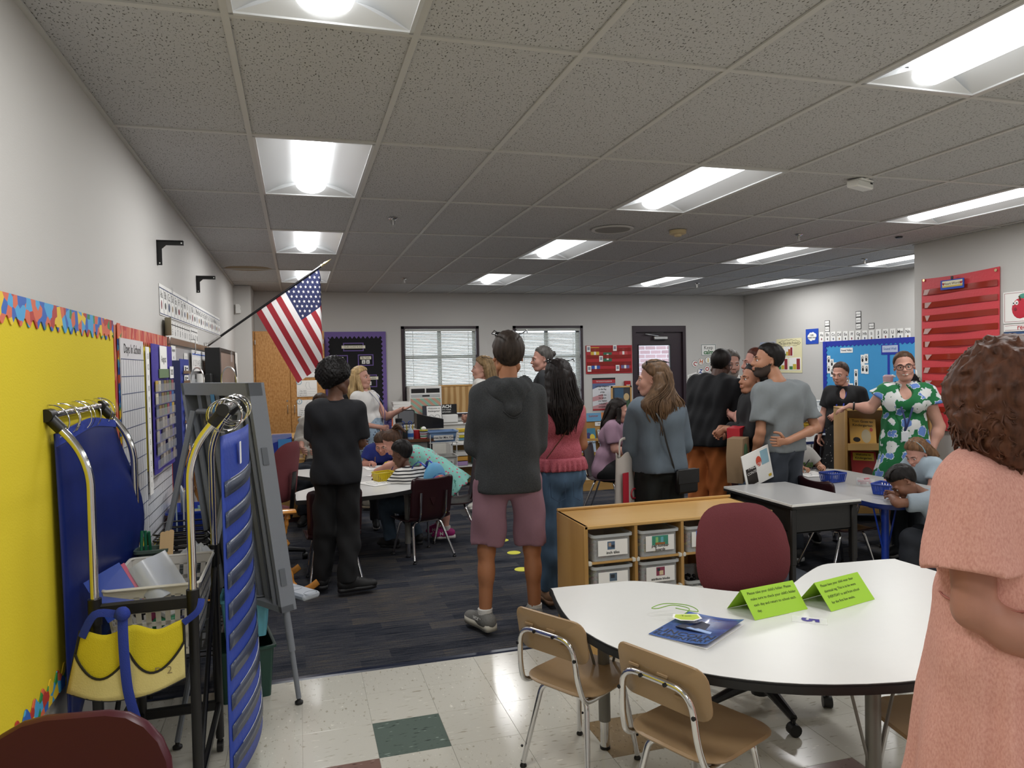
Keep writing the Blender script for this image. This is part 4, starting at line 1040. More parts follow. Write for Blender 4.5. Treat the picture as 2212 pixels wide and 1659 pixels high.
def school_table(name, label, loc, rz, outline, h, mtop, medge, legs, mleg, mfoot, cat='table'):
 A = sum(outline[i][0] * outline[(i + 1) % len(outline)][1] - outline[(i + 1) % len(outline)][0] * outline[i][1] for i in range(len(outline)))
 if A < 0: outline = outline[::-1]
 t = thing(name, label, cat, loc, rz)
 ins = inset(outline, .004)
 P('tabletop', t, mtop, prism(ins, h - .03, h))
 mid = inset(outline, -.003)
 n = len(outline)
 P('edge_band', t, medge, ring_band(outline, inset(outline, .006), h - .034, h - .001), ring_band(mid, outline, h - .027, h - .007))
 for (x, y) in legs:
  L = P('leg', t, mleg, cyl((x, y, .12), (x, y, h - .03), .025, 14), tube([(x + .10, y, h - .035), (x + .02, y, h * .45)], .006, 6), tube([(x - .10, y, h - .035), (x - .02, y, h * .45)], .006, 6), bx(x - .12, x + .12, y - .02, y + .02, h - .04, h - .031))
  P('leg_insert', L, mfoot, cyl((x, y, .012), (x, y, .13), .02, 12))
  P('foot', L, M_black, lathe([(.012, .0), (.022, .002), (.022, .012), (.012, .014)], 12, x, y))
 return t
school_table('horseshoe_table', 'white horseshoe table with black edge in the foreground', (1.885, 2.352, 0), -4.6, HS, .62, M_lamw, M_edge, [(-.05, -.42), (-.72, .36), (.72, .36), (.62, -.12)], M_greyleg, M_chrome)
school_table('horseshoe_table', 'white horseshoe table where children draw beside the person in black', (.56, 6.60, .004), 90, HS, .616, M_lamw, M_edge, [(-.72, .36), (.72, .36), (-.5, -.30), (.5, -.30)], M_greyleg, M_chrome)
M_blueed = mat('blue_edge_band', '#14255e', .45)
M_blueleg = mat('blue_painted_leg', '#1a3a9c', .4)
school_table('activity_table', 'grey rectangular activity table with blue edge and blue legs', (4.20, 4.67, .004), 0, resample(rrect(.90, 1.56, .14, 5), 1), .62, M_lamg, M_blueed, [(-.32, -.62), (.32, -.62), (-.32, .62), (.32, .62)], M_blueleg, M_chrome)
school_table('activity_table', 'far grey activity table behind the child with cropped hair', (6.2, 7.7, .004), 0, resample(rrect(1.5, .75, .1, 4), 1), .62, M_lamg, M_blueed, [(-.62, -.28), (.62, -.28), (-.62, .28), (.62, .28)], M_blueleg, M_chrome)
t = thing('student_desk', 'black student desk with grey laminate top beside the wooden shelf', 'desk', (3.235, 4.235, .004))
P('desktop', t, M_lamg, bx(-.262, .262, -.378, .378, .676, .696, .003))
P('top_edge', t, M_white, bx(-.266, .266, -.382, -.378, .680, .694), bx(-.266, .266, .378, .382, .680, .694), bx(-.266, -.262, -.38, .38, .680, .694), bx(.262, .266, -.38, .38, .680, .694), smooth=False)
P('edge_trim', t, M_black, ring_band(rrect(.54, .772, .012), rrect(.51, .742, .01), .665, .679))
P('book_box', t, mat('black_moulded', '#151516', .5), bx(-.22, .22, -.345, -.33, .50, .668), bx(-.22, .22, .33, .345, .50, .668), bx(-.22, -.205, -.345, .345, .50, .668), bx(-.22, .22, -.345, .345, .495, .51, .004))
for x in (-.235, .235):
 for y in (-.34, .34):
  L = P('leg', t, M_black, box(x, y, .48, .045, .045, .37, .008), box(x, y, .17, .036, .036, .34, .006))
for y in (-.34, .34): P('foot_rail', t, M_black, box(0, y, .08, .47, .03, .03, .006))
P('foot_shelf', t, mat('grey_blue_tray', '#5a6068', .5), bx(-.2, .2, -.3, .3, .09, .10), smooth=False)
# ================================================================ chairs
M_tanp = mat('tan_plastic', '#a08461', .38, bump=.05, bscale=300)
M_marp = mat('maroon_plastic', '#2e1419', .3)
def plate(w, h, r, t, bow, tilt, z0, y0, lip=0):
 """bowed rounded plate: backrest of a chair, bottom edge at z0,y0 leaning back by tilt degrees"""
 o = rrect(w, h, r, 5)
 n = len(o)
 def pt(x, z, d):
  y = -bow * (1 - (2 * x / w) ** 2) + d
  zz = z + h / 2
  a = R(tilt)
  return (x, y0 + y * math.cos(a) - zz * math.sin(a), z0 + zz * math.cos(a) + y * math.sin(a) * -.0)
 v = []; f = []
 K = (1, .97, .6, .2)
 for d in (t / 2, -t / 2):
  for k in K:
   for x, z in o: v.append(pt(x * k, z * k, d * (1 if k < 1 else .3)))
 def ringf(a, b): return [(a * n + i, a * n + (i + 1) % n, b * n + (i + 1) % n, b * n + i) for i in range(n)]
 f += ringf(0, 1) + ringf(1, 2) + ringf(2, 3) + [tuple(3 * n + i for i in range(n))]
 q = [(a[::-1]) for a in ringf(4, 5) + ringf(5, 6) + ringf(6, 7)] + [tuple(7 * n + i for i in range(n - 1, -1, -1))]
 f += q + [(a[1], a[0], a[3], a[2]) for a in ringf(0, 4)]
 return v, f
def seat_pan(w, d, h, r=.07, dip=.012, t=.014, front_drop=.02):
 o = rrect(w, d, r, 5); n = len(o); v = []; f = []
 K = (1, .96, .7, .35)
 for s in (1, -1):
  for k in K:
   for x, y in o:
    z = h - dip * (1 - k * k) * 1.2 - (front_drop * max(0, (y * k / (d / 2)) - .3) ** 2)
    v.append((x * k, y * k, z + (t / 2 if k < 1 else .001) * s))
 def ringf(a, b): return [(a * n + i, a * n + (i + 1) % n, b * n + (i + 1) % n, b * n + i) for i in range(n)]
 f += ringf(0, 1) + ringf(1, 2) + ringf(2, 3) + [tuple(3 * n + i for i in range(n))]
 f += [a[::-1] for a in ringf(4, 5) + ringf(5, 6) + ringf(6, 7)] + [tuple(7 * n + i for i in range(n - 1, -1, -1))]
 f += [(a[1], a[0], a[3], a[2]) for a in ringf(0, 4)]
 return v, f
def glide(x, y, z=0): return lathe([(.006, z), (.015, z + .002), (.015, z + .008), (.009, z + .016), (.010, z + .02), (.010, z + .03)], 12, x, y)
def tan_chair(label, loc, rz, s=.88):
 """two-piece plastic seat and back on a chrome tube frame; the sitter faces +y"""
 t = thing('school_chair', label, 'chair', loc, rz, 'tan plastic chairs at the foreground table'); t.scale = (s, s, s)
 P('seat', t, M_tanp, seat_pan(.385, .40, .395, .10, .016, .016))
 b = P('backrest', t, M_tanp, plate(.375, .185, .05, .012, .018, 10, .53, -.188))
 for x in (-.10, .02, .09): P('rib', b, M_tanp, box(x, -.232, .648 if x < .05 else .60, .045, .006, .012, .002))
 r = .0115
 fr = fillet([(-.15, .14, .378), (-.16, -.15, .372), (-.165, -.205, .385), (-.155, -.232, .47), (-.14, -.245, .635), (.14, -.245, .635), (.155, -.232, .47), (.165, -.205, .385), (.16, -.15, .372), (.15, .14, .378)], .07, 6)
 P('back_frame', t, M_chrome, tube(fr, r, 10))
 P('screw', t, M_blackm, *[xf(cyl((0, 0, -.004), (0, 0, .004), .007, 10), T(x, y, z) @ RX(90)) for x, y, z in ((-.05, -.258, .635), (.05, -.258, .635), (-.153, -.248, .56), (.153, -.248, .56))])
 for y, sp, yy in ((-.13, .175, -.205), (.12, .16, .17)):
  for s in (-1, 1):
   L = P('leg', t, M_chrome, tube(fillet([(0, y, .362), (s * .12, y, .362), (s * sp, yy, .02)], .05, 6), r, 10))
   P('glide', L, M_blackm, glide(s * sp, yy))
   P('pin', L, M_blackm, ball((s * (sp - .008), yy + .014 * (1 if y > 0 else -1), .10), .006, n=8, m=5))
 return t
tan_chair('tan plastic chair turned sideways at the left end of the foreground table', (1.075, 2.70, 0), -60, .93)
tan_chair('tan plastic chair with its back to the camera pulled up to the foreground table', (1.275, 2.135, 0), -67, .97)
tan_chair('tan plastic chair half hidden behind the pink dress', (2.08, 1.93, 0), 80, .95)
M_chromeleg = M_chrome
def shell_chair(label, loc, rz, h=.36, s=1.0, group='maroon plastic classroom chairs'):
 """one-piece maroon plastic shell with a triangular hole, chrome legs; the sitter faces +y"""
 t = thing('shell_chair', label, 'chair', loc, rz, group)
 w, d = .40 * s, .38 * s; bt = h + .36 * s
 prof = [(.19, -.012), (.17, .0), (.05, -.008), (-.10, -.004), (-.155, .02), (-.178, .07), (-.195, .17), (-.215, .30), (-.225, .36)]
 pr_ = smooth_path([(0, a * s, h + b * s) for a, b in prof], 4)
 def fn(u, v):
  k = v * (len(pr_) - 1); i = min(int(k), len(pr_) - 2); q = k - i
  y = pr_[i][1] * (1 - q) + pr_[i + 1][1] * q; z = pr_[i][2] * (1 - q) + pr_[i + 1][2] * q
  e = 1.0
  if v < .08: e = math.sqrt(max(.0, 1 - ((.08 - v) / .08) ** 2)) * .25 + .75
  if v > .9: e = .72 + .28 * math.sqrt(max(0, 1 - ((v - .9) / .1) ** 2))
  ww = w / 2 * e * (1 - .10 * max(0, .5 - abs(v - .55)))
  x = (2 * u - 1) * ww
  return (x, y - (.022 * s * (2 * u - 1) ** 2 * -1 if v > .5 else 0) , z + .014 * (2 * u - 1) ** 4)
 P('seat_shell', t, M_marp, grid(fn, 12, 32, -.011), smooth='all')
 P('edge_handle', t, M_marp, prism([(-.03 * s, h + .20 * s), (.03 * s, h + .20 * s), (.0, h + .13 * s)], -.215 * s, -.208 * s, axis='y'))
 r = .0105
 for y, sp, yy in ((-.09, .19, -.22), (.11, .175, .19)):
  for q in (-1, 1):
   L = P('leg', t, M_chrome, tube(fillet([(0, y * s, h - .018), (q * .13 * s, y * s, h - .018), (q * sp * s, yy * s, .02)], .05, 6), r, 10))
   P('glide', L, M_blackm, glide(q * sp * s, yy * s))
 for q in (-1, 1): P('side_bar', t, M_chrome, tube(fillet([(q * .10 * s, .12 * s, h - .02), (q * .11 * s, -.15 * s, h - .012), (q * .12 * s, -.208 * s, h + .05 * s), (q * .12 * s, -.228 * s, h + .25 * s)], .05), .009, 8))
 return t
shell_chair('maroon plastic chair under the boy in the striped shirt', (.98, 6.13, .004), 20, .33)
shell_chair('maroon plastic chair under the girl in the mint dress', (1.37, 6.62, .004), 80)
shell_chair('maroon plastic chair behind the legs of the person in black', (.22, 5.62, .004), 4)
shell_chair('empty maroon chair pushed under the blue-edged table beside the desk', (3.92, 4.55, .004), -90, .34)
shell_chair('maroon chair at the near end of the blue-edged table', (4.25, 3.80, .004), 0, .34)
shell_chair('maroon chair back showing above the blue-edged table between the baskets', (4.90, 5.15, .004), 92, .36)
shell_chair('maroon chair under the child with cropped hair', (3.98, 5.62, .004), 176, .36)
shell_chair('dark plastic chair standing behind the far activity table', (5.62, 7.0, .004), 20, .40)
t = thing('armless_chair', 'smooth maroon chair back cut by the lower left corner', 'chair', (-.50, 1.42, 0), 172)
def fn(u, v):
 o = rrect(.37, .30, .13, 8)
 a = u * (len(o) - 1); i = min(int(a), len(o) - 2); q = a - i
 x = o[i][0] * (1 - q) + o[i + 1][0] * q; z = o[i][1] * (1 - q) + o[i + 1][1] * q
 return (x * v, -.22 + .03 * (1 - v * v) - .06 * (z * v), .735 + z * v)
P('backrest', t, mat('maroon_smooth', '#43151f', .35, spec=.3), plate(.40, .30, .14, .03, .02, 12, .612, -.20))
P('seat', t, mat('maroon_smooth', '#43151f'), seat_pan(.42, .42, .44, .1))
P('back_post', t, M_chrome, tube(fillet([(-.12, -.1, .42), (-.12, -.22, .44), (-.12, -.24, .66)], .05), .012, 8), tube(fillet([(.12, -.1, .42), (.12, -.22, .44), (.12, -.24, .66)], .05), .012, 8))
for x in (-.18, .18):
 for y in (-.19, .18): P('leg', t, M_chrome, tube([(x * .8, y * .8, .43), (x, y, .015)], .011, 8), glide(x, y))
M_marf = mat('maroon_upholstery', '#66292f', .85, bump=.35, bscale=260, var=.12, vscale=200)
def task_chair(label, loc, rz, h=.45, bw=.44, bh=.50, group=None, m=None):
 t = thing('task_chair', label, 'chair', loc, rz)
 m = m or M_marf
 def fn(u, v):
  a = 2 * PI * u
  e = 3.2
  c, s_ = math.cos(a), math.sin(a)
  rx = abs(c) ** (2 / e) * (1 if c > 0 else -1); rz_ = abs(s_) ** (2 / e) * (1 if s_ > 0 else -1)
  x = rx * bw / 2 * v * (1 - .10 * max(0, rz_)); z = rz_ * bh / 2 * v
  return x, z
 front = []; nU, nV = 36, 6
 V = []; Fc = []
 for sgn, th in ((1, .03), (-1, .028)):
  for j in range(nV + 1):
   vv = 1 - j / nV * .999
   for i in range(nU):
    x, z = fn(i / nU, vv)
    y = th * sgn * math.sqrt(max(0, 1 - vv ** 6)) + .05 * (x / (bw / 2)) ** 2 + .03 * math.cos(z * 5)
    zz = h + .10 + bh / 2 + z
    V.append((x, -.20 + y - .14 * (zz - h - .10), zz))
 o2 = (nV + 1) * nU
 for b0, flip in ((0, 0), (o2, 1)):
  for j in range(nV):
   for i in range(nU):
    q = (b0 + j * nU + i, b0 + j * nU + (i + 1) % nU, b0 + (j + 1) * nU + (i + 1) % nU, b0 + (j + 1) * nU + i)
    Fc.append(q if flip else q[::-1])
 P('backrest', t, m, (V, Fc), smooth='all')
 P('seat', t, m, xf(ball((0, .03, h + .0), .25, .24, .055, 20, 10), Matrix()), smooth='all')
 P('back_support', t, M_black, tube(fillet([(0, .0, h - .07), (0, -.22, h - .06), (0, -.27, h + .35)], .06), .02, 8, flat=(1.6, .5)))
 P('gas_column', t, M_black, cyl((0, 0, .10), (0, 0, h - .03), .027), cyl((0, 0, .05), (0, 0, .14), .04))
 P('mechanism', t, M_black, box(0, 0, h - .06, .16, .18, .035, .01))
 for k in range(5):
  a = R(18 + 72 * k)
  c, s_ = math.cos(a), math.sin(a)
  L = P('star_leg', t, M_black, tube([(.03 * c, .03 * s_, .115), (.15 * c, .15 * s_, .10), (.30 * c, .30 * s_, .075)], [.03, .024, .017], 8))
  P('caster', L, M_black, xf(cyl((-.02, 0, 0), (.02, 0, 0), .027, 14), T(.30 * c, .30 * s_, .027) @ RZ(18 + 72 * k)), cyl((.30 * c, .30 * s_, .03), (.30 * c, .30 * s_, .075), .008, 8))
 return t
task_chair('maroon upholstered task chair between the wooden shelf and the white table', (2.045, 2.90, 0), 172, .365, .49, .44)
task_chair('maroon upholstered chair beside the birch cabinet, seen past the easel', (-.28, 6.35, .004), 60, .42, .46, .5)
task_chair('black office chair beside the birch cabinet behind the person in black', (.20, 8.42, .004), 165, .46, .42, .48, m=mat('black_fabric', '#141416', .9, bump=.2, bscale=250))
# ================================================================ wooden shelf with bins
M_bin = mat('clear_bin', '#dfe3e4', .18, alpha=.30)
M_birch = ramp_mat('birch_ply', [(.3, '#b08a50'), (.5, '#c39a5c'), (.7, '#cfac72')], 'noise', 3, (.12, 1, 1), rough=.32, detail=6, dist=.8)
M_birchv = ramp_mat('birch_ply_upright', [(.3, '#a67f47'), (.5, '#b98f54'), (.7, '#c6a169')], 'noise', 3, (1, 1, .12), rough=.35, detail=6, dist=.8)
t = thing('cubby_shelf', 'low birch cubby shelf holding clear labelled bins', 'shelf', (2.06, 3.84, 0))
W_, D_, H_ = 1.19, .44, .735
P('top', t, M_birch, bx(-W_ / 2, W_ / 2, -D_ / 2, D_ / 2, H_ - .02, H_, .004))
P('back_panel', t, M_birch, bx(-W_ / 2 + .02, W_ / 2 - .02, D_ / 2 - .012, D_ / 2, .05, H_ - .02), smooth=False)
P('back_lip', t, M_birch, bx(-W_ / 2, W_ / 2, D_ / 2 - .012, D_ / 2 + .004, H_, H_ + .018, .004))
for x in (-W_ / 2 + .01, W_ / 2 - .01): P('side', t, M_birchv, bx(x - .011, x + .011, -D_ / 2, D_ / 2, .0, H_ - .02 + .02, .004))
P('base', t, M_birch, bx(-W_ / 2 + .02, W_ / 2 - .02, -D_ / 2 + .004, D_ / 2 - .02, .0, .16, .004))
xs = [-W_ / 2 + .02 + (W_ - .04) * k / 4 for k in range(5)]
for x in xs[1:-1]: P('divider', t, M_birchv, bx(x - .009, x + .009, -D_ / 2 + .004, D_ / 2 - .012, .16, H_ - .02), smooth=False)
ZS = (.535, .36, .185)
M_cap = mat('ivory_cap', '#d9d6cc', .5)
for c in range(4):
 for r_, z in enumerate(ZS):
  if (c, r_) in ((2, 1),): continue
  x0, x1 = xs[c] + .012, xs[c + 1] - .012
  P('runner', t, M_birch, bx(x0, x1, -D_ / 2 + .006, -D_ / 2 + .026, z - .016, z - .002, .003))
  for xx in (x0, x1): P('runner_cap', t, M_cap, box(xx, -D_ / 2 + .014, z - .009, .022, .024, .024, .004))
def tub(label, x, z, txt, pic, fill, h=.145, w=.235, low=0, tsize=.022):
 b = thing('storage_bin', label, 'bin', (x, 3.84 - .06, z), group='clear bins in the cubby shelf')
 d = .32
 def wall(s, hh): return ring_band(rrect(w, d, .02), rrect(w - .006, d - .006, .018), 0, hh)
 P('tub', b, M_bin, ring_band(rrect(w - .012, d - .012, .02), rrect(w - .02, d - .02, .018), .0, h - .008), bx(-w / 2 + .01, w / 2 - .01, -d / 2 + .01, d / 2 - .01, 0, .004))
 P('rim', b, M_clear if False else mat('bin_rim', '#cfd3d4', .2, alpha=.6), ring_band(rrect(w + .012, d + .012, .024), rrect(w - .012, d - .012, .018), h - .014, h))
 c = P('label_card', b, M_paper, bx(-w / 2 + .03, w / 2 - .03, -d / 2 - .003, -d / 2 - .001, .03, h - .03), smooth=False)
 if pic:
  for k, (px_, pz, pw, ph, pc) in enumerate(pic): P('picture', c, mat('pc_' + pc[1:], pc, .6), bx(px_ - pw, px_ + pw, -d / 2 - .0036 - .0003 * k, -d / 2 - .003, pz - ph, pz + ph), smooth=False)
 for k, s in enumerate(txt.split('|')): text(c, s, tsize, T(0, -d / 2 - .0042, .046 + (len(txt.split('|')) - 1) * .012 - k * .021), M_ink, bold=.0004)
 rnd = random.Random(x)
 if fill:
  s = []
  for k in range(46):
   q = rnd.choice(range(len(fill)))
   s.append((*ball((rnd.uniform(-w / 2 + .03, w / 2 - .03), rnd.uniform(-d / 2 + .018, d / 2 - .03), .012 + rnd.random() * .035), .012, .012, .010, 6, 4), q))
  P('contents', b, [mat('toy_' + f[1:], f, .5) for f in fill], *s, kind='stuff')
 return b
mid = lambda c: 2.06 + (xs[c] + xs[c + 1]) / 2
tub('clear bin labelled inch tiles, top left in the cubby shelf', mid(0), ZS[0], 'inch tiles', [(-.01, .085, .022, .022, '#4f6a86'), (-.018, .09, .008, .01, '#b39a86'), (.0, .08, .01, .008, '#2c3440')], ['#8a2f3a', '#5a2a30', '#3a3f45'])
tub('clear bin labelled peg number boards in the cubby shelf', mid(1), ZS[0], 'peg number|boards', [(0, .088, .05, .026, '#3f8f78'), (-.02, .09, .008, .016, '#8fc47a'), (.012, .09, .008, .016, '#6ab2c0'), (0, .07, .03, .006, '#a06a3c')], ['#2f7d6a', '#c9b23c'])
tub('clear bin labelled color bears in the cubby shelf', mid(2), ZS[0], 'color|bears', [(-.03, .09, .03, .03, '#4a7fd0'), (-.04, .1, .01, .008, '#c93c34'), (-.03, .088, .012, .01, '#e0c23a'), (-.015, .085, .008, .01, '#3a9a4a')], ['#c9602f', '#d2b53a', '#a33a4c', '#cf8f3a'])
tub('clear bin labelled links in the cubby shelf', mid(0), ZS[1], 'links', [(0, .085, .022, .022, '#56687a'), (-.004, .09, .012, .01, '#2a3038')], ['#8fae3c', '#a33a3a', '#d0c23c'])
tub('clear bin labelled attribute blocks in the cubby shelf', mid(1), ZS[1], 'attribute blocks', [(0, .088, .026, .024, '#8a3a52'), (.005, .08, .012, .012, '#d9c8a0'), (-.012, .098, .008, .008, '#30343c')], ['#8a2f3a', '#b2484f'], tsize=.018)
tub('shallow clear bin with black domino picture, stacked upper in the cubby shelf', mid(2), .285, '', [(-.014, .06, .022, .007, '#141416'), (.012, .045, .024, .007, '#141416')], ['#1c1c1e'], h=.085)
tub('clear bin labelled Centimeter Cubes, stacked lower in the cubby shelf', mid(2), ZS[2] - .005, 'Centimeter|Cubes', [(-.04, .07, .028, .022, '#7d8794'), (-.035, .062, .018, .01, '#3f66b0')], ['#6a6f78', '#3c4048'], h=.105, tsize=.02)
tub('clear bin low in the cubby shelf half hidden by the table', mid(1), ZS[2], '', [], ['#555566'], h=.14)
tub('clear bin bottom left in the cubby shelf hidden by the table', mid(0), ZS[2], '', [], ['#555566'], h=.14)
tub('clear bin top right in the cubby shelf behind the task chair', mid(3), ZS[0], '', [], ['#a33a4c'], h=.14)
t = thing('wood_shelf_end', 'birch shelf end showing between the task chair and the desk', 'shelf', (2.84, 4.3, .004))
P('side', t, M_birchv, bx(-.012, .012, -.2, .2, 0, .5, .004)); P('shelf_board', t, M_birch, bx(-.3, -.012, -.2, .2, .25, .268), smooth=False); P('back_panel', t, M_birchv, bx(-.3, 0, .19, .2, 0, .5), smooth=False)
# ================================================================ on the foreground table
TZ = .621
M_lime = mat('lime_card', '#9ccb2c', .6)
def tent(label, pa, pb, lines, h=.092, spread=.075):
 """folded card standing like a tent; front face between floor points pa (left) and pb (right)"""
 a, b = Vector((*pa, 0)), Vector((*pb, 0))
 L = (b - a).length; ang = math.degrees(math.atan2(b.y - a.y, b.x - a.x))
 t = thing('tent_card', label, 'card', (pa[0], pa[1], TZ), ang, 'lime tent cards on the white table')
 s = [(0, 0, 0), (L, 0, 0), (L, spread, h), (0, spread, h), (0, 2 * spread, 0), (L, 2 * spread, 0)]
 th = .0008
 f = [(0, 1, 2, 3), (3, 2, 5, 4)]
 v2 = [(x, y + (.001 if y == 0 else (-.001 if y > spread * 1.5 else 0)), max(0, z - .0012)) for x, y, z in s]
 P('card', t, M_lime, (s + v2, f + [(9, 8, 7, 6), (10, 11, 8, 9), (0, 3, 9, 6), (3, 4, 10, 9), (2, 1, 7, 8), (5, 2, 8, 11)]), smooth=False)
 tilt = -math.degrees(math.atan2(spread, h))
 for k, q in enumerate(lines): text(t, q, .0152, T(.022 + .003 * k, 0, 0) @ RX(tilt) @ T(0, -.0012, math.hypot(h, spread) * (.84 - k * .195)), M_ink, align='LEFT')
tent('lime tent card asking parents to take the child\'s folder', (1.652, 2.367), (1.924, 2.407), ['Please take your child\'s folder. Please', 'make sure to check your child\'s folder', 'each day and return to school each', 'day.'], .095, .078)
tent('lime tent card about wearing the dismissal tag', (1.988, 2.35), (2.257, 2.413), ['Please have your child wear their', 'dismissal tag. This is to be worn', 'EVERYDAY to and from school', 'for the first few weeks.'], .095, .078)
t = thing('school_folder', 'glossy blue LINCOLN ELEMENTARY pocket folder on the white table', 'folder', (1.205, 2.374, TZ), -58)
P('cover', t, ramp_mat('folder_blue_print', [(.0, '#8fb0e0'), (.3, '#5f86cc'), (.62, '#22346e'), (1, '#10183a')], 'noise', 2.2, (.2, 3.2, 1), rough=.18, detail=3, coat=.3), grid(lambda u, v: (.23 * u, .305 * v, .003 + .018 * u ** 3), 12, 4, .0012))
P('inner_sheet', t, M_paper, bx(.004, .23, .002, .304, .0, .0025), smooth=False)
for o in (text(t, 'LINCOLN', .052, T(.115, .066, .0042) @ RX(-90), mat('folder_ink', '#0b1430', .4), bold=.0006), text(t, 'ELEMENTARY', .036, T(.115, .026, .0042) @ RX(-90), mat('folder_ink', '#0b1430'), bold=.0006)):
 for q in o.data.vertices: q.co.z += .018 * (q.co.x / .23) ** 3
P('emblem', t, [mat('folder_ink', '#0f1a3c'), mat('folder_pale', '#93aede', .4)], prism([(.05, .11), (.17, .11), (.165, .145), (.06, .15)], .006, .0105), (*prism([(.09, .115), (.19, .11), (.185, .13), (.13, .135), (.12, .125), (.10, .13)], .0106, .013), 1), prism([(.085, .15), (.15, .15), (.14, .21), (.10, .22)], .006, .0085))
t = thing('dismissal_tag', 'lime paper bus tag on a green cord lying on the folder', 'tag', (1.40, 2.44, TZ + .02), -20)
P('tag', t, [M_paper, mat('lime_tag', '#b4c832', .5)], prism([(-.045, .03), (.05, .03), (.055, -.02), (.02, -.045), (-.03, -.04), (-.055, -.01)], .0, .001), (*prism([(-.038, .024), (.043, .024), (.047, -.016), (.018, -.038), (-.026, -.033), (-.047, -.008)], .001, .0014), 1))
P('cord', t, mat('green_cord', '#7fae3a', .6), tube(smooth_path([(0, .03, .002), (.02, .06, .012), (-.04, .075, .02), (-.10, .06, .012), (-.12, .085, .006), (-.07, .115, .012), (.0, .09, .018), (.04, .065, .014), (.05, .035, .008), (.01, .05, .008), (-.03, .07, .01)], 6), .0018, 6))
text(t, 'Tom', .02, T(0, .006, .0018) @ RX(-90) @ RY(0), M_ink)
t = thing('bus_number_card', 'clear sleeve with a purple number five lying on the table', 'card', (1.845, 2.30, TZ), -38)
P('sleeve', t, mat('clear_sleeve', '#ffffff', .1, alpha=.35), bx(-.062, .062, -.034, .034, 0, .0012), smooth=False)
text(t, '5', .082, T(0, 0, .0016) @ RX(-90) @ RY(90), mat('purple_ink', '#3a2a8a', .5), bold=.004)
# ================================================================ chart stand at the left
t = thing('chart_stand', 'chrome and black rolling chart stand with ring hung charts', 'stand', (-.505, 2.945, 0))
x0, x1, ya, yb = -.147, .147, -.325, .325
for y in (ya, yb):
 for s in (-1, 1):
  xx = s * .147
  u = P('upright', t, M_chrome, tube(fillet([(xx, y, .86), (xx, y, 1.29), (xx + s * .03, y, 1.38), (xx + s * .095, y, 1.46)], .1, 6), .0135, 12))
  P('elbow', u, M_black, tube([(xx + s * .075, y, 1.437), (xx + s * .113, y, 1.482)], .019, 12), xf(cyl((0, -.03, 0), (0, .03, 0), .021), T(xx + s * .113, y, 1.486)))
  P('sleeve', u, M_black, cyl((xx, y, .80), (xx, y, .885), .021))
  L = P('leg', t, M_black, cyl((xx, y, .06), (xx, y, .82), .017))
  P('caster', L, M_black, xf(cyl((-.012, 0, 0), (.012, 0, 0), .025), T(xx, y, .025)), cyl((xx, y, .03), (xx, y, .07), .009))
for s in (-1, 1):
 P('chart_bar', t, M_chrome, cyl((s * .26, ya, 1.486), (s * .26, yb, 1.486), .015))
 P('side_brace', t, M_black, tube([(s * .147, ya, .18), (s * .147, yb, .80)], .009, 8))
for y in (ya, yb):
 P('cross_rail', t, M_black, box(0, y, .845, .29, .022, .042, .006)); P('cross_rail', t, M_black, box(0, y, .20, .29, .022, .042, .006))
for z in (.20,):
 for s in (-1, 1): P('side_rail', t, M_black, box(s * .147, 0, z, .02, .63, .03, .005))
rg = mesh_of('chart_ring', [xf(tube([(.056 * math.cos(a), 0, .056 * math.sin(a)) for a in [R(-100 + 330 * i / 24) for i in range(25)]], .0022, 6), Matrix())], M_chrome, True)
for n, (s, ys) in enumerate(((-1, (-.31, -.21, -.16, -.05, -.01, .11, .24, .29)), (1, (-.30, -.26, -.2, -.02, .08, .12, .19, .25)))):
 for k, y in enumerate(ys):
  o = bpy.data.objects.new('chart_ring', rg); COL.objects.link(o)
  o.location = (-.505 + s * .26, 2.945 + y, 1.463); o.rotation_euler = (0, R(-40 + 23 * (k % 4)), R(20 * math.sin(k * 2.1)))
  o['label'] = 'thin chrome ring on the %s bar of the chart stand' % ('left' if s < 0 else 'right'); o['category'] = 'ring'; o['group'] = 'chart rings on the %s bar' % ('left' if s < 0 else 'right')
M_blsheet = mat('blue_chart_vinyl', '#16276c', .35, var=.18, vscale=5, bump=.25, bscale=5)
t = thing('hanging_chart', 'plain dark blue chart back hanging from the left bar of the chart stand', 'pocket chart', (-.755, 2.66, 0))
def lch(u, v):
 y = .0 + .62 * u + .05 * math.sin(v * 3) * u; z = 1.425 - (1.05 - .33 * u) * v + .03 * math.sin(3.1 * u)
 return (.012 * math.sin(6 * u + 2 * v) + u * (.04 + .03 * v + .06 * math.sin(3 * v) ** 2), y - .03, z)
P('sheet', t, M_blsheet, grid(lch, 20, 20, .004), smooth='all')
P('hem', t, M_blueny, grid(lambda u, v: tuple(Vector(lch(u, .04 * v)) + Vector((.004, 0, 0))), 16, 1, .003))
t = thing('hanging_chart', 'blue pocket chart with clear strips hanging from the right bar of the chart stand', 'pocket chart', (-.245, 2.68, 0))
M_blst = mat('mid_blue_nylon', '#2a44a4', .5, bump=.15, bscale=60)
def rch(u, v, off=0):
 z = 1.39 - 1.24 * v + .10 * u * v
 return (-.02 + .055 * u + .06 * math.sin(PI * u) * (.25 + .75 * v) + off, .56 * u, z)
P('backing', t, M_blst, grid(lambda u, v: rch(u, v), 16, 24, .004), smooth='all')
for k in range(10):
 v0 = .13 + k * .087
 p = P('pocket', t, mat('smoky_vinyl', '#4a5266', .22, alpha=.72), grid(lambda u, v: rch(.02 + .96 * u, v0 + .045 * v, .008), 14, 1, .001), smooth='all')
 if k > 6 or k == 0: P('card', p, M_paper, grid(lambda u, v: rch(.15 + .6 * u, v0 + .04 * v, .0065), 6, 1, .0008), smooth='all')
P('tag', t, M_paper, bx(.03, .033, .18, .22, 1.27, 1.35))
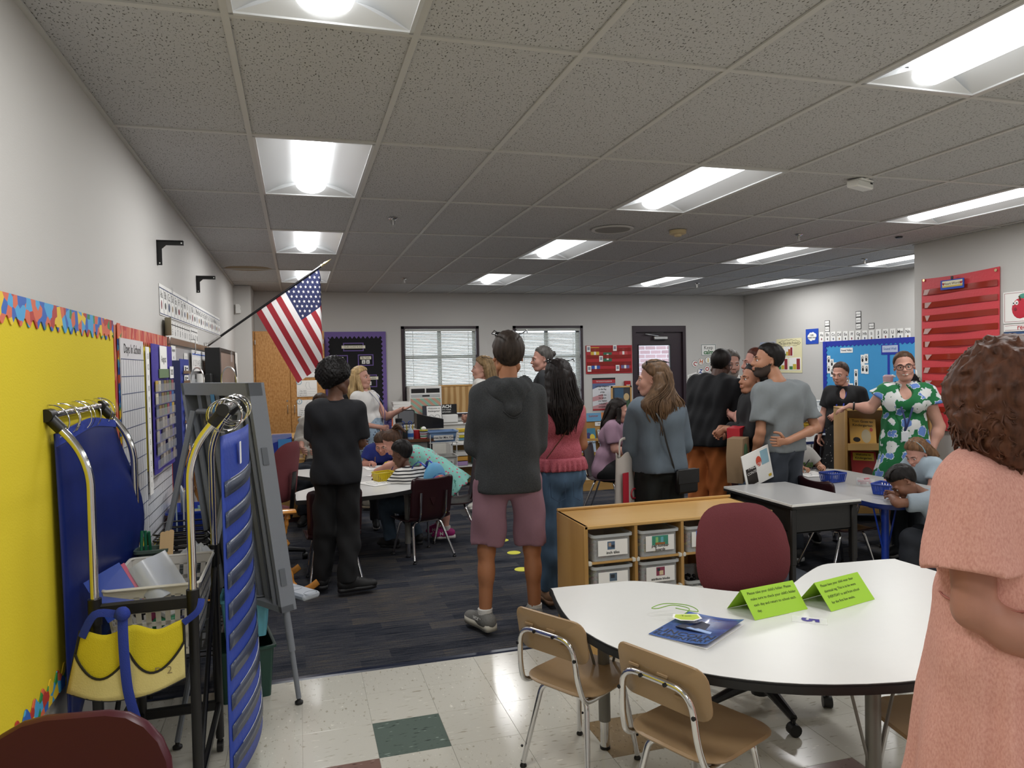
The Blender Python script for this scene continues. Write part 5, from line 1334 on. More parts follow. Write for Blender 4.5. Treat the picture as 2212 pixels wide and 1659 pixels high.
def basket(name, label, loc, rz, w, d, h, m, cat='basket', slots=8, rows=3, taper=.85, slot=.5, grp=None, cap=None):
 """open plastic basket with real slots in its walls"""
 t = thing(name, label, cat, loc, rz, grp)
 def side(L0, L1, x_, y_, a):
  """slotted wall panel as bars and rails"""
  s = []
  n = slots
  def pt(u, v, o): # u along -.5...5, v 0..1
   L = L0 + (L1 - L0) * v
   return (u * L, -o, v * h)
  return n, pt
 bars = []
 def wall(M_, La, Lb, off0, off1, n):
  def q(u, v): return M_ @ Vector((u * (La + (Lb - La) * v), -(off0 + (off1 - off0) * v), v * h))
  def slab(u0, u1, v0, v1):
   a = [q(u0, v0), q(u1, v0), q(u1, v1), q(u0, v1)]
   nrm = (a[1] - a[0]).cross(a[3] - a[0]).normalized() * .0025
   v = [tuple(p) for p in a] + [tuple(p - nrm) for p in a]
   return v, [(0, 1, 2, 3), (7, 6, 5, 4), (0, 4, 5, 1), (1, 5, 6, 2), (2, 6, 7, 3), (3, 7, 4, 0)]
  vs = [0.08] + [.08 + .80 * (k + 1) / rows for k in range(rows)]
  bars.append(slab(-.5, .5, 0, .10)); bars.append(slab(-.5, .5, .86, 1))
  for k in range(1, rows): bars.append(slab(-.5, .5, vs[k] - .03, vs[k] + .03))
  for k in range(n + 1):
   u = -.5 + k / n; ww = (1 - slot) / n / 2
   bars.append(slab(max(-.5, u - ww), min(.5, u + ww), .08, .88))
 for k, (La, off) in enumerate(((w, d), (d, w), (w, d), (d, w))):
  wall(RZ(90 * k), La * taper, La, off / 2 * taper, off / 2, slots if k % 2 == 0 else max(3, int(slots * d / w)))
 P('body', t, m, *bars, bx(-w / 2 * taper, w / 2 * taper, -d / 2 * taper, d / 2 * taper, 0, .003), smooth=False)
 P('rim', t, m, tube([(x, y, h) for x, y in rrect(w + .004, d + .004, .02, 4)], .006, 6, closed=True))
 return t
M_wbin = mat('white_bin_plastic', '#cfccc4', .4)
basket('wire_basket_white', 'white slotted plastic basket of toys on the chart stand', (-.50, 2.93, .62), 0, .30, .44, .26, M_wbin, slots=9, rows=4, taper=.8, slot=.45)
rnd = random.Random(5)
for k in range(9):
 c = ['#1c2a7c', '#c23a3a', '#e9e9e6', '#2f8a5a', '#c94a8a', '#f2f2ee', '#202024', '#3a66c4', '#d9d9d2'][k]
 o = P('toy_piece', None, mat('tp_' + c[1:], c, .4), xf(box(0, 0, 0, .06, .09, .03, .008), RZ(rnd.uniform(0, 180)) @ RX(rnd.uniform(-20, 20))), loc=(-.50 + rnd.uniform(-.07, .07), 2.86 + rnd.uniform(-.1, .14), .665 + .034 * (k // 3)))
 tag(o, '%s plastic piece inside the white slotted basket' % ['navy', 'red', 'white', 'green', 'pink', 'off-white', 'black', 'blue', 'ivory'][k], 'toy', 'pieces in the white basket')
t = thing('plastic_sleeve', 'blue and pink edged clear plastic sleeve leaning on the white basket', 'sleeve', (-.60, 2.72, .86), 20)
P('sheet', t, mat('blue_sleeve', '#3553b8', .2, alpha=.8), xf(bx(-.07, .05, -.002, .0, -.06, .10), RY(-25) @ RX(-25)), smooth=False)
P('edge', t, mat('pink_sleeve', '#b8456c', .3), xf(bx(.05, .062, -.003, .001, -.08, .09), RY(-25) @ RX(-25)), smooth=False)
P('bag', t, mat('cloudy_bag', '#c4cad6', .2, alpha=.7), xf(grid(lambda u, v: (.06 + .13 * u, -.01 - .02 * math.sin(5 * u), -.09 + .15 * v), 6, 4, .001), RY(-25) @ RX(-30)))
M_yfab = mat('yellow_canvas', '#c9b81c', .85, bump=.25, bscale=300, var=.05)
M_ypale = mat('pale_yellow_canvas', '#cdbf7c', .8, bump=.15, bscale=200, var=.12, vscale=14)
M_blweb = mat('blue_webbing', '#1f3590', .8, bump=.3, bscale=400)
t = thing('pocket_apron', 'yellow two-pocket canvas apron tied to the chart stand with blue straps', 'apron', (-.525, 2.575, .615))
def apr(u, v, off=0):
 z = .19 - .19 * v - .03 * math.sin(PI * u) * v - .02 * math.sin(PI * 2 * u) ** 2 * (1 - v)
 return (-.155 + .30 * u - .035 * v * (1 - u) * 1.2, -.012 - .035 * math.sin(PI * u) * v - .01 * abs(math.sin(PI * 2 * u)) - off, z)
P('panel', t, M_yfab, grid(lambda u, v: apr(u, v), 24, 10, .003), smooth='all')
def pk(u): return .38 + .30 * abs(math.sin(PI * 2 * u)) ** .8
P('pocket_front', t, M_ypale, grid(lambda u, v: apr(u, pk(u) + (1 - pk(u)) * v, .008), 24, 6, .002), smooth='all')
P('pocket_binding', t, M_black, tube([apr(k / 30, pk(k / 30), .009) for k in range(31)], .004, 6))
P('outer_binding', t, M_black, tube([apr(0, k / 10, .003) for k in range(11)] + [apr(k / 16, 1, .006) for k in range(1, 17)] + [apr(1, 1 - k / 10, .003) for k in range(1, 11)], .0045, 6))
P('strap', t, M_blweb, tube(smooth_path([(-.15, -.02, .17), (-.11, -.03, .24), (-.05, -.03, .235), (-.02, -.035, .22)], 5), .014, 6, flat=(.25, 1)), )
P('strap', t, M_blweb, tube(smooth_path([(-.03, -.035, .235), (-.025, -.055, .13), (-.015, -.065, 0), (.005, -.05, -.12), (.01, -.04, -.22)], 5), .015, 6, flat=(1, .2)))
P('strap', t, M_blweb, tube(smooth_path([(.145, -.02, .18), (.19, -.02, .215), (.2, -.005, .25)], 5), .012, 6, flat=(.3, 1)))
P('knot', t, M_blweb, ball((-.03, -.035, .235), .024, .02, .024, 10, 6))
text(t, 'D 2', .035, T(.085, -.045, .04), mat('pencil_grey', '#8d7f5c', .8))
# ================================================================ easel
M_gpl = mat('grey_moulded_plastic', '#7b8088', .5, bump=.05, bscale=200)
M_gpd = mat('grey_moulded_dark', '#60656c', .55)  # darker grey plastic for the hinge plates
ew = Vector((-.57, .82, 0)).normalized(); en = Vector((.82, .57, 0)).normalized()
eang = math.degrees(math.atan2(-ew.y, -ew.x))
t = thing('easel', 'grey moulded plastic folding easel seen from its ribbed back', 'easel', (-.355, 3.745, 0), eang)
def lean(z): return .20 * (1.55 - z) / 1.55
def slab(x0, x1, z0, z1, d0, d1, b=0):
 v, f = box((x0 + x1) / 2, 0, (z0 + z1) / 2, abs(x1 - x0), 1, z1 - z0, b)
 return [(x, lean(z) + (d0 if y < 0 else d1), z) for x, y, z in v], f
P('panel', t, M_gpl, slab(-.31, .31, .47, 1.56, .02, .035), slab(-.31, -.285, .47, 1.56, -.045, .02), slab(.285, .31, .47, 1.56, -.045, .02), slab(-.31, .31, 1.50, 1.56, -.045, .02), slab(-.31, .31, .47, .50, -.045, .02), smooth=False)
for k in range(6): P('rib', t, M_gpl, slab(-.24 + k * .088, -.205 + k * .088, .50, 1.50, -.005, .02, .0), smooth=False)
P('frame_tube', t, M_gpl, tube(fillet([(-.24, lean(.5) - .03, .5), (-.24, lean(1.42) - .03, 1.42), (.24, lean(1.42) - .03, 1.42), (.24, lean(.5) - .03, .5)], .06), .013, 8))
for s in (-1, 1):
 L = P('front_leg', t, M_gpl, tube([(s * .29, lean(.55) - .01, .55), (s * .29, lean(.27) - .01, .27)], .017, 10), tube([(s * .29, lean(.3) - .01, .3), (s * .29, lean(.03) - .01, .03)], .0125, 10))
 P('foot', L, M_black, lathe([(.01, 0), (.02, .003), (.02, .012), (.009, .02), (.009, .03)], 12, s * .29, lean(.03) - .01))
 L = P('rear_leg', t, M_gpl, tube([(s * .22, -.03, 1.42), (s * .22, -.25, .55)], .015, 8), tube([(s * .22, -.25, .55), (s * .22, -.375, .03)], .012, 8))
 P('foot', L, M_black, lathe([(.01, 0), (.02, .003), (.02, .012), (.009, .02), (.009, .03)], 12, s * .22, -.375))
P('rear_cross_tube', t, M_gpl, tube([(-.22, -.25, .55), (.22, -.25, .55)], .01, 8))
P('paint_tray', t, mat('pale_grey_tray', '#9aa0a8', .4), bx(-.29, .33, .20, .30, .50, .53, .01), *[xf(ring_band(rrect(.07, .07, .034), rrect(.062, .062, .03), .53, .532), T(-.2 + .13 * k, .25, 0)) for k in range(5)])
for q in (.60, 1.18): P('hinge_plate', t, M_gpd, slab(.311, .315, q, q + .08, -.03, .0))
P('tape', t, mat('blue_tape', '#4a86b8', .6), slab(-.03, .0, 1.38, 1.505, -.049, -.045))
text(t, 'K145', .045, T(-.13, -.0, 1.36), mat('pencil_grey', '#8d7f5c'))
for x in (-.17, .12): P('ring', t, M_steel, tube([(x + .065 * math.cos(a), -.03, 1.57 + .065 * math.sin(a)) for a in [R(-60 + 290 * i / 24) for i in range(25)]], .004, 6))
# ================================================================ low rack with bins by the left wall
t = thing('wire_rack', 'black wire rack with open trays behind the easel', 'rack', (-.60, 4.35, 0.004))
for x in (-.14, .16):
 for y in (-.45, .45): P('post', t, M_blackm, cyl((x, y, 0), (x, y, .70), .010))
for z in (.18, .45, .66):
 P('shelf', t, M_blackm, *[bx(-.15, .17, y - .003, y + .003, z - .003, z + .003) for y in [-.45 + .9 * k / 14 for k in range(15)]], bx(-.15, -.14, -.46, .46, z - .012, z + .012), bx(.16, .17, -.46, .46, z - .012, z + .012), smooth=False)
for k in range(4):
 o = thing('letter_tray', ['lowest', 'second', 'third', 'topmost'][k] + ' black wire letter tray stacked on the rack', 'tray', (-.59, 4.12, .669 + k * .034), 0, 'black letter trays')
 P('frame', o, M_blackm, tube([(x, y, .03) for x, y in rrect(.26, .34, .04)], .005, 6, closed=True), *[bx(-.12, .12, -.15 + q * .05, -.146 + q * .05, .004, .008) for q in range(7)])
 P('front_rail', o, M_chrome if k > 1 else M_steel, tube(fillet([(.13, -.16, .03), (.15, -.18, .012), (.15, .16, .012), (.13, .17, .03)], .02), .0035, 6))
def solid_bin(name, label, loc, rz, w, d, h, m, grp=None, taper=.86, cat='bin'):
 t = thing(name, label, cat, loc, rz, grp)
 o1, o2 = rrect(w * taper, d * taper, .015, 3), rrect(w, d, .02, 3)
 n = len(o1); th = .004
 v = [(x, y, 0) for x, y in o1] + [(x, y, h) for x, y in o2] + [(x * (1 - 2 * th / w), y * (1 - 2 * th / d), h) for x, y in o2] + [(x * (1 - 2 * th / w), y * (1 - 2 * th / d), .004) for x, y in o1]
 f = [tuple(range(n - 1, -1, -1)), tuple(3 * n + i for i in range(n))]
 for a in range(3): f += [(a * n + i, a * n + (i + 1) % n, (a + 1) * n + (i + 1) % n, (a + 1) * n + i) for i in range(n)]
 P('tub', t, m, (v, f))
 P('rim', t, m, ring_band(rrect(w + .02, d + .02, .02, 3), rrect(w - .004, d - .004, .018, 3), h - .012, h))
 return t
M_bbin = mat('royal_blue_plastic', '#1c3596', .35)
solid_bin('book_bin', 'royal blue bin of books and crayon boxes on the wire rack', (-.62, 4.66, .671), 0, .24, .32, .14, M_bbin)
def flat_book(name, label, loc, rot, w, h, th, cover, cat='book', deco=None, grp=None):
 """book standing: local x width, z height, -y front cover"""
 t = thing(name, label, cat, loc, 0, grp)
 t.rotation_euler = Euler([R(a) for a in rot], 'XYZ')
 P('cover', t, cover, bx(-w / 2, w / 2, -th / 2, -th / 2 + .0025, 0, h), bx(-w / 2, w / 2, th / 2 - .0025, th / 2, 0, h), bx(-w / 2, -w / 2 + .003, -th / 2, th / 2, 0, h), smooth=False)
 P('pages', t, M_paper, bx(-w / 2 + .003, w / 2 - .003, -th / 2 + .0025, th / 2 - .0025, .003, h - .003), smooth=False)
 for k, (kind, *a) in enumerate(deco or []):
  y = -th / 2 - .0006 - k * .0003
  if kind == 'r': P('cover_art', t, a[4], bx(a[0] - a[2] / 2, a[0] + a[2] / 2, y, y + .0006, a[1] - a[3] / 2, a[1] + a[3] / 2), smooth=False)
  elif kind == 'e': P('cover_art', t, a[4], ball((a[0], y, a[1]), a[2] / 2, .0005, a[3] / 2, 16, 8))
  elif kind == 'p': P('cover_art', t, a[1], prism(a[0], y + .0006, y, axis='y'), smooth=False)
  elif kind == 't': text(t, a[0], a[3], T(a[1], y - .0004, a[2]) @ RY(a[5] if len(a) > 5 else 0), a[4], bold=.0006)
 return t
CM = lambda h, r=.4: mat('paint_' + h.lstrip('#'), h, r)
flat_book('picture_book', 'pale blue thin book leaning at the back of the blue bin', (-.70, 4.57, .69), (0, 0, -80), .2, .24, .008, CM('#9fb4c4'))
flat_book('picture_book', 'white thin book beside the pale blue one in the blue bin', (-.665, 4.57, .69), (0, 3, -78), .2, .25, .008, CM('#c9cdd2'))
flat_book('picture_book', 'cream thin book in the blue bin nearest the crayon box', (-.64, 4.56, .69), (0, 5, -76), .19, .22, .008, CM('#d9cfae'))
flat_book('crayon_box', 'teal and yellow crayon carton with an oval badge in the blue bin', (-.60, 4.555, .70), (-8, 0, 0), .085, .115, .03, CM('#6f9a94'), 'box', [('e', 0, .065, .05, .034, CM('#d2b83a')), ('r', 0, .105, .085, .014, CM('#cfc8a0')), ('t', 'crayons', 0, .065, .014, M_ink)])
flat_book('crayon_box', 'pale blue crayon carton standing behind in the blue bin', (-.555, 4.63, .70), (-6, 0, 10), .07, .12, .03, CM('#7fa3b8'), 'box', [('r', 0, .05, .07, .03, M_paper)])
solid_bin('pencil_box', 'small grey box of markers and craft sticks on the chart stand rail', (-.585, 3.22, .868), 0, .11, .08, .035, CM('#4a5a52'))
for k in range(3):
 o = P('craft_stick', None, CM('#c9a878'), xf(prism(rrect(.02, .11, .009, 4), 0, .003), RX(62) @ RZ(0)), loc=(-.545 + .016 * k, 3.20, .915 + .003 * k)); tag(o, 'pale wooden craft stick, %s in the small grey box' % ['first', 'second', 'third'][k], 'craft stick', 'craft sticks')
for k in range(3):
 o = P('marker', None, CM('#1d6b4a'), xf(cyl((0, 0, -.05), (0, 0, .05), .006, 8), RX(15 * (k - 1))), loc=(-.625 + .015 * k, 3.22, .925)); tag(o, 'dark green marker, %s in the small grey box' % ['first', 'second', 'third'][k], 'marker', 'green markers')
o = P('plastic_bag', None, mat('crumpled_clear_bag', '#e6eaec', .15, alpha=.5), grid(lambda u, v: (.13 * (u - .5), .09 * (v - .5), .04 * math.sin(3.14 * u) * math.sin(3.14 * v) * (1 + .5 * math.sin(17 * u) * math.cos(13 * v))), 14, 12, .001), loc=(-.42, 3.20, .868)); tag(o, 'crumpled clear plastic bag on the far rail of the chart stand', 'bag')
solid_bin('supply_bin', 'pale turquoise bin low behind the chart stand', (-.28, 3.88, .30), 0, .22, .28, .2, CM('#5fa9bc'))
solid_bin('supply_bin', 'dark green bin on the floor behind the chart stand', (-.30, 3.86, .0), 10, .26, .3, .26, CM('#123a30'))
basket('slotted_basket', 'grey slotted basket on the lower shelf of the wire rack', (-.6, 4.1, .19), 0, .26, .3, .16, CM('#6a6c6c'), slots=8, rows=3)
solid_bin('supply_bin', 'clear grey tub on the middle shelf of the wire rack', (-.60, 4.15, .46), 0, .26, .34, .14, mat('grey_clear_tub', '#6f777a', .2, alpha=.6))
# ================================================================ rocking chair
M_pine = ramp_mat('honey_pine', [(.3, '#b0712c'), (.5, '#c4853a'), (.7, '#d29a4e')], 'noise', 5, (1, 1, .2), rough=.25, detail=5, coat=.3)
t = thing('rocking_chair', 'honey pine rocking chair with turned legs half hidden by the easel', 'rocking chair', (-.35, 5.42, .004), -75)
def turned(a, b, r=.018):
 a, b = Vector(a), Vector(b); n = 24
 return tube([a + (b - a) * (k / n) for k in range(n + 1)], [r * (.75 + .35 * abs(math.sin(k / n * PI * 4)) ** 2 + (.25 if k in (4, 12, 20) else 0)) for k in range(n + 1)], 10)
P('seat', t, M_pine, xf(seat_pan(.50, .46, .40, .09, .02, .035), T(0, 0, 0)))
P('seat_paint', t, CM('#a8322a'), xf(ball((0, 0, 0), .12, .08, .004, 16, 6), T(0, .05, .408)))
for s in (-1, 1):
 P('rocker', t, M_pine, tube(smooth_path([(s * .24, -.42, .12), (s * .24, -.2, .045), (s * .24, .05, .02), (s * .24, .30, .055), (s * .24, .40, .10)], 5), .02, 8, flat=(.8, 1.3)))
 P('leg', t, M_pine, turned((s * .2, .16, .39), (s * .24, .24, .05), .022)); P('leg', t, M_pine, turned((s * .2, -.16, .39), (s * .24, -.22, .05), .022))
 P('arm_post', t, M_pine, turned((s * .23, .16, .41), (s * .26, .20, .62)))
 P('arm', t, M_pine, tube([(s * .24, -.20, .66), (s * .27, .05, .635), (s * .28, .17, .635), (s * .28, .24, .63)], [.02, .028, .04, .035], 10, flat=(1.3, .5)))
 P('back_post', t, M_pine, turned((s * .21, -.20, .41), (s * .23, -.42, 1.08), .02))
P('stretcher', t, M_pine, turned((-.22, .20, .2), (.22, .20, .2)), ); P('stretcher', t, M_pine, turned((-.22, -.19, .2), (.22, -.19, .2)))
P('crest_rail', t, M_pine, xf(prism(rrect(.54, .14, .05, 5), -.012, .012, axis='y'), T(0, -.42, 1.06) @ RX(-18)))
for k in range(5): P('spindle', t, M_pine, tube([(-.14 + .07 * k, -.21, .41), (-.15 + .075 * k, -.40, 1.02)], .009, 8))
# ================================================================ teacher's corner
def bk(label, loc, w, d, h, col, rz=0, txt=None, grp=None, cat='book', tc=None):
 """closed book lying flat or box: coloured cover, white page block"""
 t = thing('book', label, cat, loc, rz, grp)
 P('cover', t, CM(col), bx(-w / 2, w / 2, -d / 2, d / 2, 0, .003), bx(-w / 2, w / 2, -d / 2, d / 2, h - .003, h), bx(-w / 2, w / 2, -d / 2, -d / 2 + .003, 0, h), smooth=False)
 P('pages', t, M_paper, bx(-w / 2 + .004, w / 2 - .004, -d / 2 + .003, d / 2 - .004, .003, h - .003), smooth=False)
 if txt: text(t, txt, h * .75, T(0, -d / 2 - .0008, h / 2), tc or M_ink)
 return t
t = thing('teacher_desk', 'grey metal desk with wood grain top behind the drawing children', 'desk', (.80, 8.95, .004))
P('desktop', t, ramp_mat('walnut_laminate', [(.3, '#5a3a26'), (.5, '#6b4630'), (.7, '#7a543a')], 'noise', 4, (.15, 1, 1), rough=.3, detail=5), bx(-.76, .76, -.40, .40, .72, .755, .003))
P('pedestal', t, mat('desk_grey_metal', '#8d8d86', .45), bx(.30, .72, -.36, .36, .06, .72, .004)); P('pedestal', t, mat('desk_grey_metal', '#8d8d86'), bx(-.72, -.30, -.36, .36, .06, .72, .004))
P('back_panel', t, mat('desk_grey_metal', '#8d8d86'), bx(-.30, .30, -.34, -.32, .3, .72), smooth=False)
for x in (-.70, .70):
 for y in (-.34, .34): P('leg', t, mat('dark_grey_metal', '#3a3a3c', .4), bx(x - .03, x + .03, y - .03, y + .03, 0, .72))
DZ = .759
def lath(name, label, cat, loc, prof, m, extra=()):
 t = thing(name, label, cat, loc)
 P('body', t, m, lathe(prof, 18))
 for nm, mm, sh in extra: P(nm, t, mm, sh)
lath('tumbler', 'tall purple patterned tumbler with handle lid on the desk', 'tumbler', (1.02, 8.66, DZ), [(.032, 0), (.036, .01), (.042, .22), (.042, .235), (.03, .24)], ramp_mat('purple_swirl', [(.4, '#231a4c'), (.5, '#3a2c78'), (.6, '#8d86b8')], 'noise', 40, rough=.3, dist=2), [('lid', CM('#1c1840'), lathe([(.043, .235), (.043, .26), (.02, .265)], 18)), ('handle', CM('#1c1840'), tube([(-.03, 0, .26), (-.028, 0, .30), (.028, 0, .30), (.03, 0, .26)], .007, 6))])
lath('tumbler', 'ribbed steel tumbler with black lid on the desk', 'tumbler', (1.14, 8.64, DZ), [(.032, 0), (.036, .01), (.038, .21), (.03, .215)], M_steel, [('lid', M_black, lathe([(.04, .205), (.041, .25), (.035, .255)], 18))])
lath('pump_bottle', 'clear hand sanitizer pump bottle with blue label on the desk', 'bottle', (1.27, 8.58, DZ), [(.03, 0), (.036, .006), (.036, .10), (.014, .13), (.012, .14)], mat('clear_gel', '#c4d8e6', .1, alpha=.55), [('label', CM('#2a5aa0'), lathe([(.0365, .03), (.0367, .04), (.0367, .07), (.0365, .075)], 18)), ('pump', M_white, tube([(0, 0, .14), (0, 0, .175), (0, -.03, .175)], .006, 6))])
t = thing('pencil_bucket', 'striped pencil bucket at the desk corner', 'bucket', (1.43, 8.60, DZ))
for k, c in enumerate(['#b52a2a', '#e8e6df', '#2c7a5c', '#e8e6df', '#7a2a4a', '#e8e6df', '#28306a', '#c2b83c']): P('stripe', t, CM(c), lathe([(.040 + k * .0015, k * .013), (.0415 + k * .0015, (k + 1) * .013)], 18))
P('tissue', t, M_paper, ball((.0, 0, .12), .03, .03, .025)); P('marker', t, CM('#6ab23c'), cyl((-.02, .01, .08), (-.03, .01, .135), .008))
lath('pencil_bucket', 'plain red bucket beside the striped pencil bucket', 'bucket', (1.36, 8.66, DZ), [(.04, 0), (.048, .10), (.046, .10)], CM('#a8242a'))
t = thing('scissor_caddy', 'dark caddy of scissors and yellow markers on the desk', 'caddy', (1.26, 8.74, DZ)); P('tub', t, CM('#22282a'), ring_band(rrect(.14, .1, .02), rrect(.13, .09, .018), 0, .10), bx(-.065, .065, -.045, .045, 0, .004))
for k, (x, c) in enumerate(((-.04, '#1f3f8a'), (-.01, '#c9b23c'), (.02, '#1f3f8a'), (.045, '#c9b23c'))): P('tool', t, CM(c), cyl((x, 0, .02), (x * 1.4, 0, .16), .007, 8), *( [ring((x * 1.5, 0, .185), .02, .006, 12, 5, RX(90))] if c == '#1f3f8a' else []))
o = P('paper_sheet', None, M_paper, bx(-.14, .14, -.1, .1, 0, .002), loc=(.93, 8.78, DZ), rz=8); tag(o, 'loose white paper lying on the teacher desk', 'paper')
t = thing('file_box', 'open black angled file box on the desk by the blue tub', 'file box', (1.58, 8.88, .86)); P('box', t, CM('#0e0e10'), prism([(-.2, 0), (.13, 0), (.13, .11), (-.06, .15), (-.2, .19)], -.1, .1, axis='y'))
t = thing('rolling_cart', 'white wire cart with three white tubs beside the desk', 'cart', (1.66, 8.68, .004))
for x in (-.16, .16):
 for y in (-.13, .13): P('post', t, M_white, cyl((x, y, .03), (x, y, .80), .006, 8), ball((x, y, .02), .018))
for z in (.12, .40, .70): P('tier_rail', t, M_white, tube([(x, y, z) for x, y in rrect(.34, .28, .02)], .006, 6, closed=True))
def cart_tub(label, z, m, txt=None):
 b = solid_bin('cart_tub', label, (1.66, 8.68, z), 0, .34, .27, .13, m, 'tubs on the white cart')
 if txt:
  c = P('label_card', b, M_paper, bx(-.12, .12, -.137, -.134, .025, .085), smooth=False); text(c, txt, .034, T(0, -.1375, .055), M_ink, bold=.0006)
cart_tub('white tub labelled Finished Work on the cart', .41, CM('#d4d2cc'), 'Finished Work'); cart_tub('plain white tub at the bottom of the cart', .13, CM('#d4d2cc'))
cart_tub('pale blue lidded tub labelled Notes for Mrs. Cook on the cart', .71, CM('#7f9fc8'), 'Notes for Mrs. Cook')
LZ = .776
t = thing('paper_stack', 'tall stack of white papers on the window ledge', 'paper', (1.47, 10.82, LZ)); P('sheets', t, M_paper, *[xf(bx(-.13, .13, -.1, .1, .0, .036), T(.006 * math.sin(k * 3), 0, k * .037) @ RZ(3 * math.sin(k * 5))) for k in range(9)], smooth=False)
t = thing('mesh_organizer', 'black framed grey mesh organizer on the window ledge', 'organizer', (1.52, 10.66, LZ)); P('frame', t, M_black, tube([(x, 0, z + .11) for x, z in rrect(.24, .20, .03)], .006, 6, closed=True)); P('mesh', t, CM('#6a6c70'), bx(-.115, .115, .0, .004, .015, .205), smooth=False)
t = thing('teach_sign', 'black wooden sign reading TEACH on the window ledge', 'sign', (2.14, 10.80, LZ + .12)); P('board', t, M_ink, bx(-.17, .17, -.015, .015, 0, .15, .003))
text(t, 'TEACH', .065, T(-.02, -.017, .115), M_paper, bold=.002); text(t, "WHAT'S YOUR", .03, T(-.02, -.017, .068), M_paper); text(t, 'SUPERPOWER?', .03, T(-.02, -.017, .032), M_paper)
t = thing('paper_tray', 'white tray box under the black sign on the window ledge', 'tray', (2.14, 10.78, LZ)); P('box', t, M_white, bx(-.16, .16, -.12, .12, 0, .118, .006))
t = thing('colouring_sheet', 'colouring page Welcome to Kindergarten clipped to a dark binder', 'paper', (1.93, 10.60, LZ)); P('sheet', t, M_paper, xf(bx(-.11, .11, -.002, 0, 0, .26), RX(-8)), smooth=False); P('binder', t, CM('#16182a'), xf(bx(-.17, .12, .004, .03, 0, .27), RX(-8)))
text(t, 'Welcome to', .035, T(0, .026, .225) @ RX(-8), M_ink); text(t, 'Kindergarten!', .04, T(0, .02, .185) @ RX(-8), M_ink, squash=.8); P('drawing', t, M_ink, *[xf(ring((x, -.003, .09), .04, .002, 18, 4, RX(90)), RX(-8)) for x in (-.045, .045)])
for k, (x, c, s) in enumerate(((.98, '#c9b83c', ''), (1.10, '#16182a', 'F'), (1.24, '#c85a28', 'M'))):
 t = thing('letter_box', ['yellow', 'navy', 'orange'][k] + ' mail slot box with a white letter card on the ledge', 'box', (x, 10.5, LZ)); P('box', t, CM(c), bx(-.055, .055, -.05, .05, 0, .12)); P('card', t, M_paper, bx(-.032, .032, -.053, -.05, .03, .1), smooth=False)
 if s: text(t, s, .055, T(0, -.054, .065), M_ink)
t = thing('mail_table', 'white side table under the coloured letter boxes', 'table', (1.08, 10.5, .004)); P('top', t, M_white, bx(-.26, .26, -.15, .15, LZ - .03, LZ - .005));
for x in (-.23, .23): P('leg', t, M_white, bx(x - .015, x + .015, -.12, -.09, 0, LZ - .03), bx(x - .015, x + .015, .09, .12, 0, LZ - .03))
t = thing('low_bookshelf', 'low white bookshelf behind the cart', 'bookshelf', (2.30, 9.62, .004))
for z in (.26, .56): P('shelf_board', t, M_white, bx(-.36, .36, -.16, .16, z, z + .02), smooth=False)
for x in (-.36, .36): P('side', t, M_white, bx(x - .01, x + .01, -.16, .16, 0, .58), smooth=False)
P('back_panel', t, M_oak, bx(-.36, .36, .15, .16, 0, .58), smooth=False)
for k, (c, n, s) in enumerate((('#e4e2dc', 'white', ''), ('#6f9fb4', 'blue', ''), ('#d2c23c', 'yellow', ''), ('#e6e6e2', 'pale', 'Amazing'), ('#d8b83a', 'golden', ''))): bk('%s picture book lying on the low white bookshelf' % n, (2.18, 9.58, .585 + k * .037), .26, .2, .035, c, 3 * (k % 3) - 3, s, 'books on the low bookshelf')
for k, (c, n) in enumerate((('#b79ac8', 'lilac'), ('#d9a24a', 'orange'), ('#e2e0da', 'white'))): bk('%s box of cards on the lower shelf of the white bookshelf' % n, (2.08, 9.56, .285 + k * .065), .16, .2, .06, c, 0, None, 'card boxes', 'box')
o = P('turquoise_case', None, CM('#2f8a94'), box(0, 0, .11, .17, .2, .22, .01), loc=(2.34, 9.56, .285)); tag(o, 'turquoise case on the lower shelf of the white bookshelf', 'case')
t = thing('book_display', 'birch display rack of face-out picture books by the seated person', 'display rack', (3.70, 8.62, .004))
P('back', t, M_birchv, bx(-.32, .32, .10, .12, 0, .86)); P('side', t, M_birchv, bx(-.33, -.31, -.12, .12, 0, .6)); P('side', t, M_birchv, bx(.31, .33, -.12, .12, 0, .6)); P('base', t, M_birch, bx(-.32, .32, -.13, .1, 0, .10))
for k in range(4): P('ledge', t, M_birch, bx(-.31, .31, -.12 + k * .05, -.10 + k * .05, .10 + k * .17, .135 + k * .17), smooth=False)
DB = [('white picture book with animals, lowest in the display rack', -.12, .12, '#e2dfd2', 'Counting|Friends', ['#c9b83c', '#2a2a2c', '#a83a2a']), ('yellow picture book The Big Yellow Bus in the display rack', -.10, .28, '#d8c23a', 'The Big|Yellow Bus', ['#b89a2a', '#6a6a6c']), ('pale blue picture book Pout Pout Fish in the display rack', -.13, .44, '#a9bcd0', 'Pout Pout Fish', ['#3f8a6a', '#3a6aa0']), ('teal picture book with a fox in the display rack', -.11, .60, '#2f7a94', '', ['#b8704a', '#2a2a6a', '#d8c03a']), ('white picture book with a blue horse in the display rack', .12, .58, '#dcdcd8', 'Kindergarten', ['#3a5a8a', '#b83a3a']), ('pale picture book with a small house in the display rack', .13, .43, '#b4c4d4', 'Is Fun', ['#8aa03a', '#7a4a2a'])]
for k, (lab, x, z, c, s, cs) in enumerate(DB):
 deco = [('e', -.05 + .05 * i, .06 + .02 * (i % 2), .07, .08, CM(q)) for i, q in enumerate(cs)] + [('t', q, 0, .155 - .03 * i, .034, M_ink) for i, q in enumerate(s.split('|')) if q]
 flat_book('picture_book', lab, (3.70 + x, 8.62 - .10 + (z - .12) / .17 * .05, z + .006), (-12, 0, 0), .20, .175, .012, CM(c), 'book', deco, 'books in the display rack')
